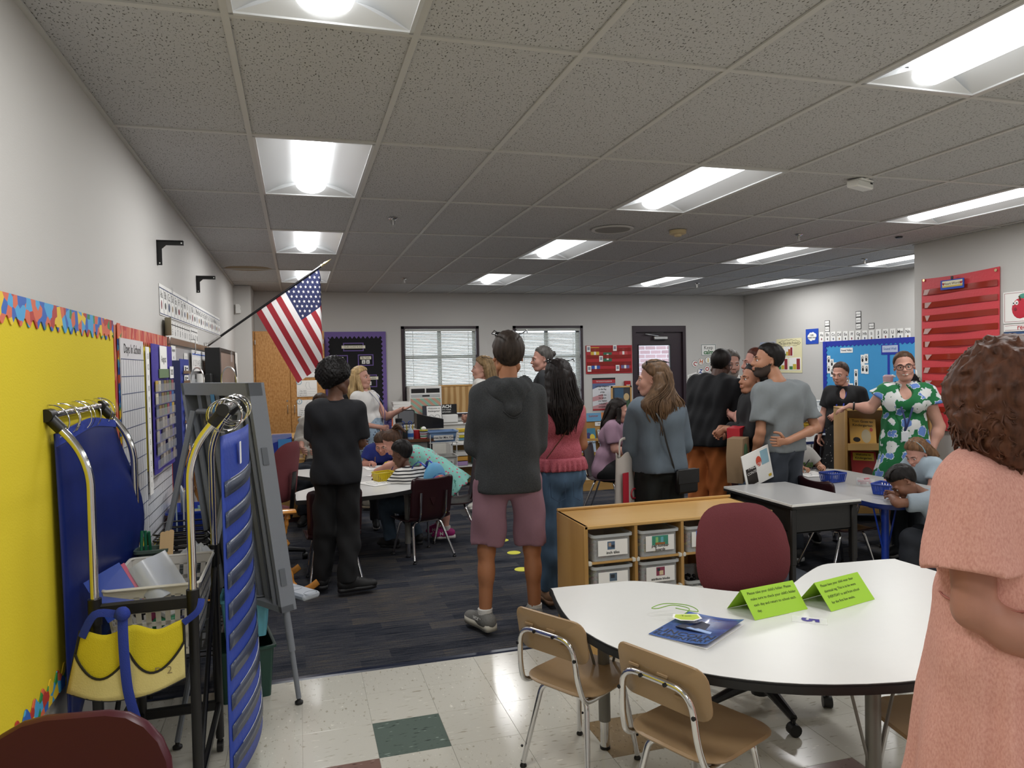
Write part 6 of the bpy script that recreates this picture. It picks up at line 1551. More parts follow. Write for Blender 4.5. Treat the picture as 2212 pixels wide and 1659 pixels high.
for k, (x, c, s, n) in enumerate(((-.24, '#ddd8c8', 'AND', 'cream'), (-.02, '#5f9ac0', 'Summer', 'light blue'), (.10, '#c87a3a', '', 'orange'))): flat_book('picture_book', '%s picture book standing on top of the display rack' % n, (3.70 + x, 8.70 + .01 * k, .865), (-10, 0, 0), .14 if k == 0 else .22, .17 if k == 0 else .11, .012, CM(c), 'book', [('t', s, 0, .07, .04, CM('#9a3a2a'))] if s else [], 'books on the display rack')
for x, s in ((-.2, 'Dictionaries'), (.08, 'Winter')):
 c = P('shelf_label', t, M_paper, bx(x - .08, x + .08, .09, .1, .80, .85), smooth=False); text(c, s, .03, T(x, .089, .825), M_ink)
t = thing('birch_cabinet', 'low birch cabinet beside the person in black', 'cabinet', (-.34, 8.15, .004)); P('body', t, M_birchv, bx(-.40, .38, -.2, .22, .05, .655, .004)); P('top', t, M_birch, bx(-.41, .39, -.21, .22, .655, .675, .003)); P('end_lip', t, M_birch, bx(.37, .395, -.21, .24, .675, .72, .008)); P('plinth', t, CM('#3a1a1c'), bx(-.38, .37, -.18, .2, 0, .05), smooth=False)
t = thing('oak_desk', 'small oak computer desk in front of the tall cabinet', 'desk', (-.36, 9.55, .004)); P('desktop', t, M_oakh, bx(-.40, .40, -.35, .30, .76, .79, .004)); P('apron', t, M_oak, bx(-.36, .36, -.32, -.30, .66, .76), smooth=False)
for x in (-.36, .36):
 for y in (-.31, .26): P('leg', t, M_oak, bx(x - .025, x + .025, y - .025, y + .025, 0, .76, .003))
t = thing('computer_mouse', 'black computer mouse on the oak desk', 'mouse', (-.18, 9.35, .797)); P('shell', t, M_black, ball((0, 0, .012), .035, .055, .022))
t = thing('keyboard', 'grey keyboard on the oak desk', 'keyboard', (-.30, 9.28, .795)); P('case', t, CM('#55524e'), bx(-.2, .2, -.06, .06, 0, .018, .004)); P('key', t, CM('#7a766e'), *[bx(-.19 + .0255 * i, -.17 + .0255 * i, -.05 + .026 * q, -.028 + .026 * q, .018, .024) for i in range(15) for q in range(4)], kind='stuff', smooth=False)
t = thing('blue_magazine_box', 'royal blue file box with papers standing on the birch cabinet', 'file box', (-.20, 8.12, .68)); P('box', t, M_bbin, prism([(-.14, 0), (.12, 0), (.12, .22), (-.14, .14)], -.06, .06, axis='y')); P('sheet', t, CM('#3f86c4'), bx(-.02, .115, -.068, -.062, .03, .2), smooth=False); P('film', t, mat('lilac_film', '#8a9ad0', .2, alpha=.7), bx(-.08, .12, -.05, .05, .14, .25))
t = thing('display_bookcase', 'birch bookcase with face-out picture books beside the green dress', 'bookcase', (5.57, 5.853, .004), -25)
BC = lambda x, y, z: tuple(T(5.57, 5.853, 0) @ RZ(-25) @ Vector((x - 5.52, y - 6.02, z)))
P('side', t, M_birchv, bx(-.40, -.375, -.19, .19, 0, 1.12, .004)); P('side', t, M_birchv, bx(.375, .40, -.19, .19, 0, 1.12, .004)); P('top', t, M_birch, bx(-.40, .40, -.19, .19, 1.10, 1.125, .004)); P('back', t, M_birchv, bx(-.38, .38, .17, .19, .05, 1.10), smooth=False)
for z in (.10, .40, .72): P('shelf_board', t, M_birch, bx(-.375, .375, -.17, .17, z, z + .02), smooth=False); P('shelf_lip', t, M_birch, bx(-.375, .375, -.19, -.17, z - .01, z + .06, .003))
flat_book('picture_book', 'orange picture book Tom Goes to Kindergarten in the birch bookcase', BC(5.33, 5.96, .745), (-20, 4, -25), .25, .28, .01, CM('#c89a3c'), 'book', [('e', .03, .10, .09, .14, CM('#b5a888')), ('e', -.06, .06, .07, .05, M_ink), ('e', .08, .17, .03, .04, CM('#b83a2a')), ('t', 'Tom Goes to', 0, .25, .036, CM('#3a2a14')), ('t', 'Kindergarten', 0, .21, .036, CM('#3a2a14'))])
flat_book('picture_book', 'light blue picture book READY FOR SCHOOL in the birch bookcase', BC(5.66, 5.97, .745), (-20, 0, -25), .24, .27, .01, CM('#8fb4d0'), 'book', [('e', .02, .07, .10, .12, CM('#c9c5c0')), ('e', -.05, .05, .06, .05, CM('#3a3a3e')), ('t', 'READY', -.03, .235, .036, CM('#a82a3a')), ('t', 'for', .02, .205, .026, CM('#c9822a')), ('t', 'SCHOOL', 0, .17, .05, CM('#2f7a3a'))])
flat_book('picture_book', 'red picture book Welcome to Kindergarten low in the birch bookcase', BC(5.34, 5.96, .425), (-20, 3, -25), .24, .27, .01, CM('#a82424'), 'book', [('r', 0, .215, .2, .08, CM('#d2b43a')), ('t', 'Welcome to', 0, .235, .028, M_ink), ('t', 'Kindergarten', 0, .20, .03, M_ink), ('e', .03, .06, .10, .10, CM('#4a2a22'))])
flat_book('picture_book', 'grey-green picture book low in the birch bookcase beside the red one', BC(5.66, 5.97, .425), (-20, 0, -25), .24, .27, .01, CM('#7f8a84'), 'book', [('r', 0, .21, .22, .08, CM('#b08a4a')), ('e', 0, .07, .09, .10, CM('#5a3a2c'))])
lath('water_bottle', 'pale pink insulated water bottle standing on the birch bookcase', 'bottle', BC(5.62, 6.12, 1.13), [(.042, 0), (.05, .008), (.05, .22), (.042, .25)], CM('#c9b4b4'), [('cap', CM('#b0949c'), lathe([(.046, .25), (.048, .30), (.03, .315)], 18)), ('spout', M_white, tube([(.0, 0, .295), (.05, -.01, .305), (.075, -.01, .295)], .012, 8))])
o = P('cushion', None, ramp_mat('daisy_print', [(0, '#d9d6c8'), (.3, '#d9d6c8'), (.36, '#121214'), (1, '#121214')], 'voronoi', 17, rough=.9, interp='CONSTANT'), xf(ball((0, 0, .17), .17, .05, .17, 20, 12), RY(12)), loc=BC(5.80, 6.12, 1.125)); tag(o, 'black cushion with white daisies on the birch bookcase', 'cushion')
t = thing('supply_table', 'small white supply table against the side wall', 'table', (6.95, 8.7, .004)); P('top', t, M_white, bx(-.3, .3, -.25, .25, .85, .875)); P('lower_shelf', t, M_white, bx(-.3, .3, -.25, .25, .5, .52))
for x in (-.28, .28):
 for y in (-.23, .23): P('leg', t, M_steel, cyl((x, y, 0), (x, y, .85), .012, 8))
basket('slotted_basket', 'white slotted basket on the small supply table', (6.93, 8.62, .88), 0, .36, .26, .15, M_white, slots=12, rows=2)
t = thing('label_sheet', 'white label sheet on the front of the white slotted basket', 'label', (6.78, 8.47, .90)); P('sheet', t, M_paper, bx(-.05, .05, -.003, 0, 0, .12), smooth=False)
solid_bin('supply_bin', 'yellow bin under the small supply table', (6.86, 8.55, .525), 0, .28, .3, .2, CM('#c9a22a')); solid_bin('supply_bin', 'navy bin beside the yellow bin under the supply table', (7.14, 8.6, .525), 0, .24, .3, .19, CM('#1a2458'))
# ================================================================ on the children's tables
TY = .623
M_ybk, M_bbk = CM('#d0b81c', .35), CM('#1f3f9c', .35)
basket('pencil_basket', 'yellow slotted basket nearer the striped shirt on the white table', (.70, 6.42, TY), 20, .17, .12, .075, M_ybk, slots=10, rows=1, taper=.85, slot=.4, grp='yellow pencil baskets')
basket('pencil_basket', 'yellow slotted basket with crayons in front of the child in royal blue', (.88, 7.02, TY), -12, .19, .13, .07, M_ybk, slots=10, rows=1, taper=.85, slot=.4, grp='yellow pencil baskets')
basket('pencil_basket', 'blue slotted basket beside the fair-haired child on the grey table', (4.12, 4.84, TY + .004), 5, .17, .13, .07, M_bbk, slots=9, rows=1, taper=.85, slot=.4, grp='blue pencil baskets')
basket('pencil_basket', 'blue slotted basket at the near end of the grey table', (4.08, 4.25, TY + .004), 25, .18, .14, .075, M_bbk, slots=9, rows=1, taper=.85, slot=.4, grp='blue pencil baskets')
t = thing('clear_cup', 'clear tub of pink erasers between the blue baskets', 'tub', (4.22, 4.60, TY + .004)); P('tub', t, M_bin, ring_band(rrect(.12, .09, .02), rrect(.114, .084, .018), 0, .055)); P('eraser', t, CM('#b8606a'), *[xf(box(0, 0, 0, .05, .02, .014, .003), T(.03 * math.sin(k * 2), .02 * math.cos(k * 3), .012 + .008 * k) @ RZ(50 * k)) for k in range(5)])
for k, (x, y, rz, lab) in enumerate(((.62, 6.30, 30, 'in front of the child in stripes'), (.72, 7.28, 5, 'in front of the child in royal blue'), (.75, 6.75, 60, 'in the middle of the white table'), (4.22, 5.22, 170, 'in front of the fair-haired child'), (4.42, 4.55, 80, 'under the hand of the child with a headband'), (4.17, 4.03, 20, 'under the child with braids'))):
 o = P('drawing_sheet', None, [M_paper, mat('grey_ink', '#8a8f9c')], bx(-.108, .108, -.14, .14, 0, .0012), (*tube([(.06 * math.cos(a), .08 * math.sin(2 * a), .0015) for a in [2 * PI * i / 20 for i in range(20)]], .0012, 4, closed=True), 1), smooth=False, loc=(x, y, TY + (.004 if x > 2 else 0)), rz=rz); tag(o, 'white drawing sheet ' + lab, 'paper', 'drawing sheets')
for x, y, z, c, rz, lab in ((.78, 6.52, .69, '#4a3a6a', 40, 'purple crayon held by the child in stripes'), (.72, 7.33, .69, '#7a5a3a', 0, 'brown crayon held by the child in royal blue'), (4.26, 5.33, .70, '#1c1c20', 30, 'black marker held by the fair-haired child'), (4.46, 4.60, .71, '#1c1c24', -60, 'dark marker held by the child with a headband')):
 o = P('crayon', None, CM(c), xf(cyl((0, 0, -.045), (0, 0, .04), .005, 8, .005), RZ(rz) @ RX(35)), xf(cyl((0, 0, .04), (0, 0, .052), .005, 8, .001), RZ(rz) @ RX(35)), loc=(x, y, z)); tag(o, lab, 'crayon')
for k, (x, y, c) in enumerate(((1.769, 6.388, '#d8d428'), (1.741, 5.925, '#d8d428'), (1.654, 5.417, '#d8d428'), (1.64, 4.9, '#b8c83c'), (2.30, 6.43, '#c83a4a'))):
 o = P('floor_dot', None, CM(c), lathe([(.001, 0), (.058, 0), (.058, .0015), (.001, .0015)], 24), loc=(x, y, .0042)); tag(o, ['yellow floor dot farthest from the camera', 'yellow floor dot between the legs of the person in shorts', 'yellow floor dot beside the right calf of the person in shorts', 'lime floor dot behind the jeans', 'red floor dot behind the blue jeans'][k], 'floor marker', 'floor dots')
# ================================================================ bags
t = thing('backpack', 'light blue child backpack with a red printed pocket', 'backpack', (1.10, 6.10, .60), 34)
P('body', t, CM('#5a9cc4', .6), xf(ball((0, 0, 0), .115, .07, .14, 20, 14), T(0, 0, .06))); P('pocket', t, ramp_mat('pocket_print', [(.35, '#2a4a9c'), (.5, '#b83a3a'), (.6, '#c9925a'), (.72, '#3f6ab8')], 'noise', 22, rough=.5), ball((0, -.055, .03), .085, .03, .075, 18, 10)); P('piping', t, CM('#1f3f9c'), tube([(.09 * math.cos(a), -.062 + .012 * abs(math.cos(a)), .03 + .08 * math.sin(a)) for a in [2 * PI * i / 24 for i in range(24)]], .005, 6, closed=True))
for s in (-1, 1): P('strap', t, CM('#1f3f9c'), tube(smooth_path([(s * .05, .06, .17), (s * .06, .13, .20), (s * .085, .19, .14), (s * .09, .19, .02), (s * .08, .10, -.04)], 4), .014, 6, flat=(1, .3)))
t = thing('crossbody_bag', 'small black crossbody bag on the blue-grey sweater', 'handbag', (2.58, 4.47, .70), 12)
P('pouch', t, CM('#0b0b0c', .45), box(0, 0, .085, .19, .045, .17, .015)); P('flap', t, CM('#0f0f10', .45), box(0, -.024, .12, .192, .006, .10, .003)); P('strap', t, CM('#0b0b0c'), tube(smooth_path([(-.085, .02, .16), (-.15, .02, .34), (-.20, .02, .50), (-.20, .12, .62)], 5), .008, 6, flat=(1, .4)))
t = thing('tote_bag', 'white tote bag with red print hanging from the arm of the blue-grey sweater', 'bag', (2.20, 4.66, .55), 30)
P('bag', t, CM('#b8b2ac', .8), grid(lambda u, v: (.12 * math.cos(2 * PI * u) * (.85 + .15 * (1 - v)), .035 * math.sin(2 * PI * u) * (1.2 - .5 * v), .42 * v + .02 * math.sin(6 * PI * u) * v), 24, 8, .002)); P('print', t, CM('#b02a3a'), bx(-.09, -.02, -.046, -.043, .06, .30), ring((.05, -.042, .14), .035, .006, 20, 5, RX(90))); P('handle', t, CM('#b8b2ac'), tube(smooth_path([(-.06, 0, .41), (-.05, 0, .52), (.05, 0, .52), (.06, 0, .41)], 4), .01, 6, flat=(1, .3)))
t = thing('paper_bag', 'brown paper bag with green print held beside the bearded person', 'bag', (3.26, 4.86, .70), 40)
P('bag', t, CM('#8a7358', .85), xf(prism([(-.10, 0), (.12, .02), (.14, .30), (-.02, .33), (-.08, .2)], -.06, .06, axis='y'), RY(-12))); P('print', t, CM('#4a7a5a'), xf(ball((.03, -.062, .2), .05, .002, .08), RY(-12)))
t = thing('red_bag', 'red and white bag behind the brown paper bag', 'bag', (3.36, 5.02, .78), 40); P('bag', t, CM('#b02430', .6), xf(prism([(-.10, 0), (.08, .0), (.10, .30), (-.06, .32)], -.05, .05, axis='y'), RY(-10))); P('stripe', t, M_paper, xf(bx(-.09, -.05, -.052, -.048, .0, .2), RY(-10)), smooth=False)
t = thing('school_newspaper', 'printed school newspaper held by the bearded person', 'newspaper', (3.36, 4.70, .69), 14)
P('sheet', t, M_paper, xf(bx(-.17, .13, 0, .006, 0, .26), RY(-14)), smooth=False); P('print', t, [CM('#2a2420'), CM('#c84a30'), CM('#8fb4c4'), CM('#d0b03a')], (*xf(bx(-.15, -.04, -.002, 0, .02, .15), RY(-14)), 0), (*xf(ball((.0, -.001, .17), .03, .002, .04), RY(-14)), 1), (*xf(bx(.03, .11, -.002, 0, .13, .24), RY(-14)), 2), (*xf(bx(.08, .11, -.003, 0, .02, .04), RY(-14)), 3), smooth=False); text(t, 'TABLE OF', .035, T(-.09, -.004, .13) @ RY(-14), M_paper); text(t, 'CONTENTS', .03, T(-.09, -.004, .09) @ RY(-14), M_paper)
t = thing('shoulder_bag', 'brown leather shoulder bag by the left window', 'handbag', (1.80, 7.58, .93), 60); P('pouch', t, CM('#2c1c14', .5), box(0, 0, .1, .24, .07, .2, .02)); P('strap', t, CM('#2c1c14'), tube(smooth_path([(-.1, 0, .19), (-.06, 0, .36), (.05, .0, .40), (.1, 0, .19)], 4), .010, 6, flat=(1, .4))); P('tassel', t, CM('#2c1c14'), cyl((.08, -.045, .02), (.08, -.05, -.06), .006, 6))
t = thing('drawstring_bag', 'black drawstring bag with white print beside the seated person', 'bag', (3.42, 6.95, .004), 20); P('bag', t, CM('#0f0f12', .8), ball((0, 0, .15), .13, .09, .16)); text(t, 'NEWPORT RI', .038, T(0, -.10, .10), M_paper, bold=.001); P('print', t, M_paper, *[tube([(-.06, -.098, .15 + .02 * k), (.0, -.1, .165 + .02 * k), (.05, -.098, .17 + .015 * k)], .003, 4) for k in range(4)])
shell_chair('dark plastic chair under the seated person in mauve', (3.22, 7.30, .004), -128, .36)
o = P('leather_strap', None, CM('#4a2c1c'), tube(smooth_path([(-.13, -.10, 1.0), (-.08, -.135, 1.08), (0, -.13, 1.17), (.08, -.10, 1.27)], 5), .010, 6, flat=(1, .35)), loc=(1.66, 4.55, .004), rz=5); tag(o, 'brown leather bag strap across the rose knit top', 'bag strap')
# ================================================================ people: one skin surface each, grown from joints; clothes and hair are children
def V3(*a): return np.array(a, dtype=np.float32)
class Field:
 """smooth union of tapered capsules and ellipsoids on a grid, surfaced with surface nets"""
 def __init__(s, h): s.h = h; s.p = []; s.cuts = []; s.disp = None
 def cap(s, a, b, ra, rb=None, k=.03, flat=False, sub=False):
  s.p.append(('c', V3(*a), V3(*b), ra, ra if rb is None else rb, k, flat, sub)); return s
 def ell(s, c, r, M=None, k=.02, sub=False):
  s.p.append(('e', V3(*c), V3(*r), None if M is None else np.array(M.to_3x3(), dtype=np.float32), k, sub)); return s
 def cut(s, p, n): s.cuts.append((V3(*p), V3(*n) / np.linalg.norm(n))); return s
 def mesh(s):
  lo = np.full(3, 1e9); hi = -lo
  for q in s.p:
   if q[-1]: continue
   if q[0] == 'c':
    r = max(q[3], q[4]); lo = np.minimum(lo, np.minimum(q[1], q[2]) - r); hi = np.maximum(hi, np.maximum(q[1], q[2]) + r)
   else:
    r = q[2].max(); lo = np.minimum(lo, q[1] - r); hi = np.maximum(hi, q[1] + r)
  h = s.h; lo = lo - 3 * h; n = np.ceil((hi + 3 * h - lo) / h).astype(int) + 1
  ax = [(lo[i] + h * np.arange(n[i])).astype(np.float32) for i in range(3)]
  D = np.full(n, 1.0, np.float32)
  for q in s.p:
   k = q[-3] if q[0] == 'c' else q[-2]
   if q[0] == 'c':
    r = max(q[3], q[4]); a0 = np.minimum(q[1], q[2]) - r; a1 = np.maximum(q[1], q[2]) + r
   else:
    a0 = q[1] - q[2].max(); a1 = q[1] + q[2].max()
   m = k + 2.5 * h
   i0 = np.maximum(0, ((a0 - m - lo) / h).astype(int)); i1 = np.minimum(n, ((a1 + m - lo) / h).astype(int) + 2)
   if (i1 <= i0).any(): continue
   sl = tuple(slice(i0[i], i1[i]) for i in range(3))
   X, Y, Z = np.meshgrid(ax[0][sl[0]], ax[1][sl[1]], ax[2][sl[2]], indexing='ij', sparse=True)
   if q[0] == 'c':
    a, b = q[1], q[2]; ab = b - a; L2 = float(ab @ ab) + 1e-9
    x, y, z = X - a[0], Y - a[1], Z - a[2]
    t = (x * ab[0] + y * ab[1] + z * ab[2]) / L2; tc = np.clip(t, 0, 1)
    d = np.sqrt((x - tc * ab[0]) ** 2 + (y - tc * ab[1]) ** 2 + (z - tc * ab[2]) ** 2) - (q[3] + (q[4] - q[3]) * tc)
    if q[6]: d = np.maximum(d, (t - 1) * math.sqrt(L2))
   else:
    x, y, z = X - q[1][0], Y - q[1][1], Z - q[1][2]
    if q[3] is not None:
     M = q[3]; x, y, z = M[0, 0] * x + M[1, 0] * y + M[2, 0] * z, M[0, 1] * x + M[1, 1] * y + M[2, 1] * z, M[0, 2] * x + M[1, 2] * y + M[2, 2] * z
    r = q[2]
    w = np.sqrt((x / r[0]) ** 2 + (y / r[1]) ** 2 + (z / r[2]) ** 2); g = np.sqrt((x / r[0] ** 2) ** 2 + (y / r[1] ** 2) ** 2 + (z / r[2] ** 2) ** 2) + 1e-6
    d = w * (w - 1) / g
   c = D[sl]
   if q[-1]:
    hh = np.clip(.5 - .5 * (c + d) / k, 0, 1); D[sl] = c * (1 - hh) + (-d) * hh + k * hh * (1 - hh)
   else:
    hh = np.clip(.5 + .5 * (d - c) / k, 0, 1); D[sl] = d * (1 - hh) + c * hh - k * hh * (1 - hh)
  X, Y, Z = np.meshgrid(*ax, indexing='ij', sparse=True)
  if s.disp is not None: D = D + s.disp(X, Y, Z).astype(np.float32)
  for p, nn in s.cuts: D = np.maximum(D, (X - p[0]) * nn[0] + (Y - p[1]) * nn[1] + (Z - p[2]) * nn[2])
  return nets(D, lo, h)
def nets(D, lo, h):
 S = D < 0
 n = D.shape
 def sh(A, i, j, k): return A[i:n[0] - 1 + i, j:n[1] - 1 + j, k:n[2] - 1 + k]
 cnt = np.zeros([m - 1 for m in n], np.int8)
 C8 = [(i, j, k) for i in (0, 1) for j in (0, 1) for k in (0, 1)]
 for c in C8: cnt += sh(S, *c)
 act = (cnt > 0) & (cnt < 8)
 I = np.argwhere(act)
 if len(I) == 0: return [], []
 val = {c: D[I[:, 0] + c[0], I[:, 1] + c[1], I[:, 2] + c[2]] for c in C8}
 acc = np.zeros((len(I), 3)); num = np.zeros(len(I))
 for a in C8:
  for d in range(3):
   if a[d]: continue
   b = list(a); b[d] = 1; b = tuple(b)
   va, vb = val[a], val[b]; m = (va < 0) != (vb < 0)
   t = np.where(m, va / np.where(m, va - vb, 1), 0)
   p = np.array(a, float) + np.eye(3)[d] * t[:, None]
   acc += np.where(m[:, None], p, 0); num += m
 pos = (I + acc / num[:, None]) * h + lo
 idx = np.full(act.shape, -1, np.int64); idx[tuple(I.T)] = np.arange(len(I))
 F = []
 for d in range(3):
  e = [0, 0, 0]; e[d] = 1
  A = S[:n[0] - e[0], :n[1] - e[1], :n[2] - e[2]]; B = S[e[0]:, e[1]:, e[2]:]
  u, w = [(1, 2), (2, 0), (0, 1)][d]
  for sgn in (0, 1):
   E = np.argwhere(A & ~B if sgn == 0 else ~A & B)
   if len(E) == 0: continue
   ok = (E[:, u] > 0) & (E[:, w] > 0) & (E[:, u] < n[u] - 1) & (E[:, w] < n[w] - 1); E = E[ok]
   def g(du, dw):
    q = E.copy(); q[:, u] -= du; q[:, w] -= dw; return idx[q[:, 0], q[:, 1], q[:, 2]]
   Q = np.stack([g(1, 1), g(0, 1), g(0, 0), g(1, 0)], 1)
   F.append(Q if sgn == 0 else Q[:, ::-1])
 F = np.concatenate(F); F = F[(F >= 0).all(1)]
 return pos, F
def np_mesh(name, parent, pieces, mats, label=None):
 """pieces: (verts, faces[, material index]) lists or arrays merged into one smooth mesh object"""
 V = []; F4 = []; MI = []; n = 0
 polys = []
 for s in pieces:
  v, f = s[0], s[1]; mi = s[2] if len(s) > 2 else 0
  if len(v) == 0: continue
  V.append(np.asarray(v, float).reshape(-1, 3))
  for q in (f.tolist() if isinstance(f, np.ndarray) else f): polys.append([i + n for i in q])
  MI += [mi] * len(f); n += len(v)
 me = bpy.data.meshes.new(name)
 me.from_pydata(np.concatenate(V).tolist(), [], polys)
 for m in (mats if isinstance(mats, list) else [mats]): me.materials.append(m)
 me.polygons.foreach_set('material_index', MI); me.polygons.foreach_set('use_smooth', [True] * len(polys))
 me.update()
 o = bpy.data.objects.new(name, me); COL.objects.link(o); o.parent = parent
 if label: o['label'] = label
 return o
def wr(seed, amp, wl=.14, zs=.6):
 """cloth wrinkles: a few crossed sine waves"""
 g = np.random.RandomState(seed); ks = []
 for k in range(5):
  d = g.normal(size=3); d[2] *= zs; d /= np.linalg.norm(d); ks.append((d * 2 * PI / (wl * g.uniform(.6, 1.5)), g.uniform(0, 6.28)))
 def f(X, Y, Z):
  s = 0
  for d, p in ks: s = s + np.sin(X * d[0] + Y * d[1] + Z * d[2] + p)
  return (s * .34 - .55) * amp
 return f
def joints(H, fem=False, kid=False):
 sx = (.098 if fem else .110) * H; hx = .050 * H
 if kid: sx = .095 * H
 hs = H * (.165 if kid else .133)
 nk = H - hs * (1.13 if kid else 1.22)
 J = dict(head=(0, .02, H - hs * .53), neck=(0, -.01, nk), chest=(0, -.005, .735 * H if not kid else .66 * H), waist=(0, 0, .625 * H if not kid else .56 * H), pelvis=(0, -.01, .53 * H if not kid else .49 * H))
 for s, q in ((-1, 'L'), (1, 'R')):
  shz = nk - .022 * H
  J.update({'sh' + q: (s * sx, -.01, shz), 'el' + q: (s * (sx + .03), -.03, shz - .185 * H), 'wr' + q: (s * (sx + .02), .03, shz - .335 * H),
                  'hip' + q: (s * hx, 0, .50 * H), 'knee' + q: (s * (hx + .005), .01, .275 * H), 'ank' + q: (s * (hx + .01), -.02, .048 * H)})
 return J
def lerp(a, b, t): return tuple(x + (y - x) * t for x, y in zip(a, b))
def off(a, x=0, y=0, z=0): return (a[0] + x, a[1] + y, a[2] + z)
def basis(d, n):
 d = Vector(d).normalized(); n = Vector(n); n = (n - d * n.dot(d)).normalized()
 return d, n, d.cross(n)
def hand_tubes(w, d, n, side, curl=.35, s=1.0, spread=.1, grip=None):
 """five fingers rooted in the palm: w wrist, d pointing direction, n palm normal (the way fingers curl)"""
 d, n, x = basis(d, n); x = x * side
 w = Vector(w); out = []
 for k, (o_, L) in enumerate(((-.030, .068), (-.010, .078), (.010, .074), (.029, .058))):
  a = w + d * (.082 * s) + x * (o_ * s); dirv = (d + x * (o_ * spread * 22)).normalized(); pts = [a - d * .02 * s, a]
  ang = 0; p = a
  for q in (.42, .32, .26):
   ang += curl * (1.25 if q < .4 else .9)
   p = p + (dirv * math.cos(ang) + n * math.sin(ang)) * (L * q * s); pts.append(p)
  out.append(tube(pts, [.0095 * s, .0095 * s, .0088 * s, .0078 * s, .0055 * s], 7))
 a = w + d * .03 * s - x * .03 * s
 t1 = a + (d * .55 - x * .75 + n * .35).normalized() * .04 * s; t2 = t1 + (d * .85 - x * .25 + n * (.4 + curl)).normalized() * .032 * s
 out.append(tube([a + x * .01 * s, t1, t2, t2 + (d + n * .5 * curl).normalized() * .018 * s], [.014 * s, .0115 * s, .010 * s, .007 * s], 7))
 return out
HEADS = {}
def head_field(h=.0065, jaw=1.0, nose=1.0, ears=True, smile=0, cheek=1.0):
 f = Field(h)
 f.ell((0, -.018, .038), (.074, .094, .088), k=.02)
 f.ell((0, .022, -.035), (.060 * jaw, .070, .082), k=.03)
 f.ell((0, .066, -.094), (.024 * jaw, .020, .018), k=.03)
 for s in (-1, 1):
  f.ell((s * .036, .058, -.028), (.026 * cheek, .026, .03), k=.025)
  f.cap((s * .012, .086, .020), (s * .045, .074, .018), .010, k=.015)
  f.ell((s * .031, .095, -.001), (.017, .012, .010), k=.014, sub=True)
  f.cap((s * .045, -.01, -.06), (s * .028, .05, -.095), .022 * jaw, k=.02)
  if ears:
   f.ell((s * .076, -.012, -.004), (.008, .019, .031), RZ(-s * 22), k=.008); f.ell((s * .079, -.006, -.0), (.006, .009, .016), k=.006, sub=True)
 f.cap((0, .088, .008), (0, .106 * nose, -.026), .008, .012 * nose, k=.012); f.ell((.0, .100 * nose, -.030), (.017, .012, .010), k=.010)
 f.cap((-.018 - smile * .006, .088 - smile * .006, -.058 + smile * .004), (0, .096, -.058), .0075, k=.010); f.cap((.018 + smile * .006, .088 - smile * .006, -.058 + smile * .004), (0, .096, -.058), .0075, k=.010)
 f.ell((0, .093, -.068), (.018, .008, .008), k=.010)
 return f
def shell(v, f, region, thick, fade, seed=1):
 """hair: the part of the head surface inside a region, lifted off along its normals"""
 v = np.asarray(v, float); f = np.asarray(f)
 n = np.zeros_like(v); fn = np.cross(v[f[:, 2]] - v[f[:, 0]], v[f[:, 3]] - v[f[:, 1]])
 for k in range(4): np.add.at(n, f[:, k], fn)
 n /= np.linalg.norm(n, axis=1)[:, None] + 1e-9
 g = region(v[:, 0], v[:, 1], v[:, 2]); keep = (g[f] > 0).all(1)
 w = np.clip(g / fade, 0, 1) ** .6
 t = .0012 + thick * w * (1 + .18 * np.sin(v[:, 0] * 260 + seed) * np.sin(v[:, 1] * 90 + v[:, 2] * 60) + .15 * np.clip(v[:, 2] / .1, -1, 1))
 v2 = v + n * t[:, None]; ids = np.unique(f[keep]); mp = np.full(len(v), -1); mp[ids] = np.arange(len(ids))
 return v2[ids], mp[f[keep]]
def xform(M, v):
 v = np.asarray(v, float); A = np.array(M.to_3x3()); t = np.array(M.translation); return v @ A.T + t
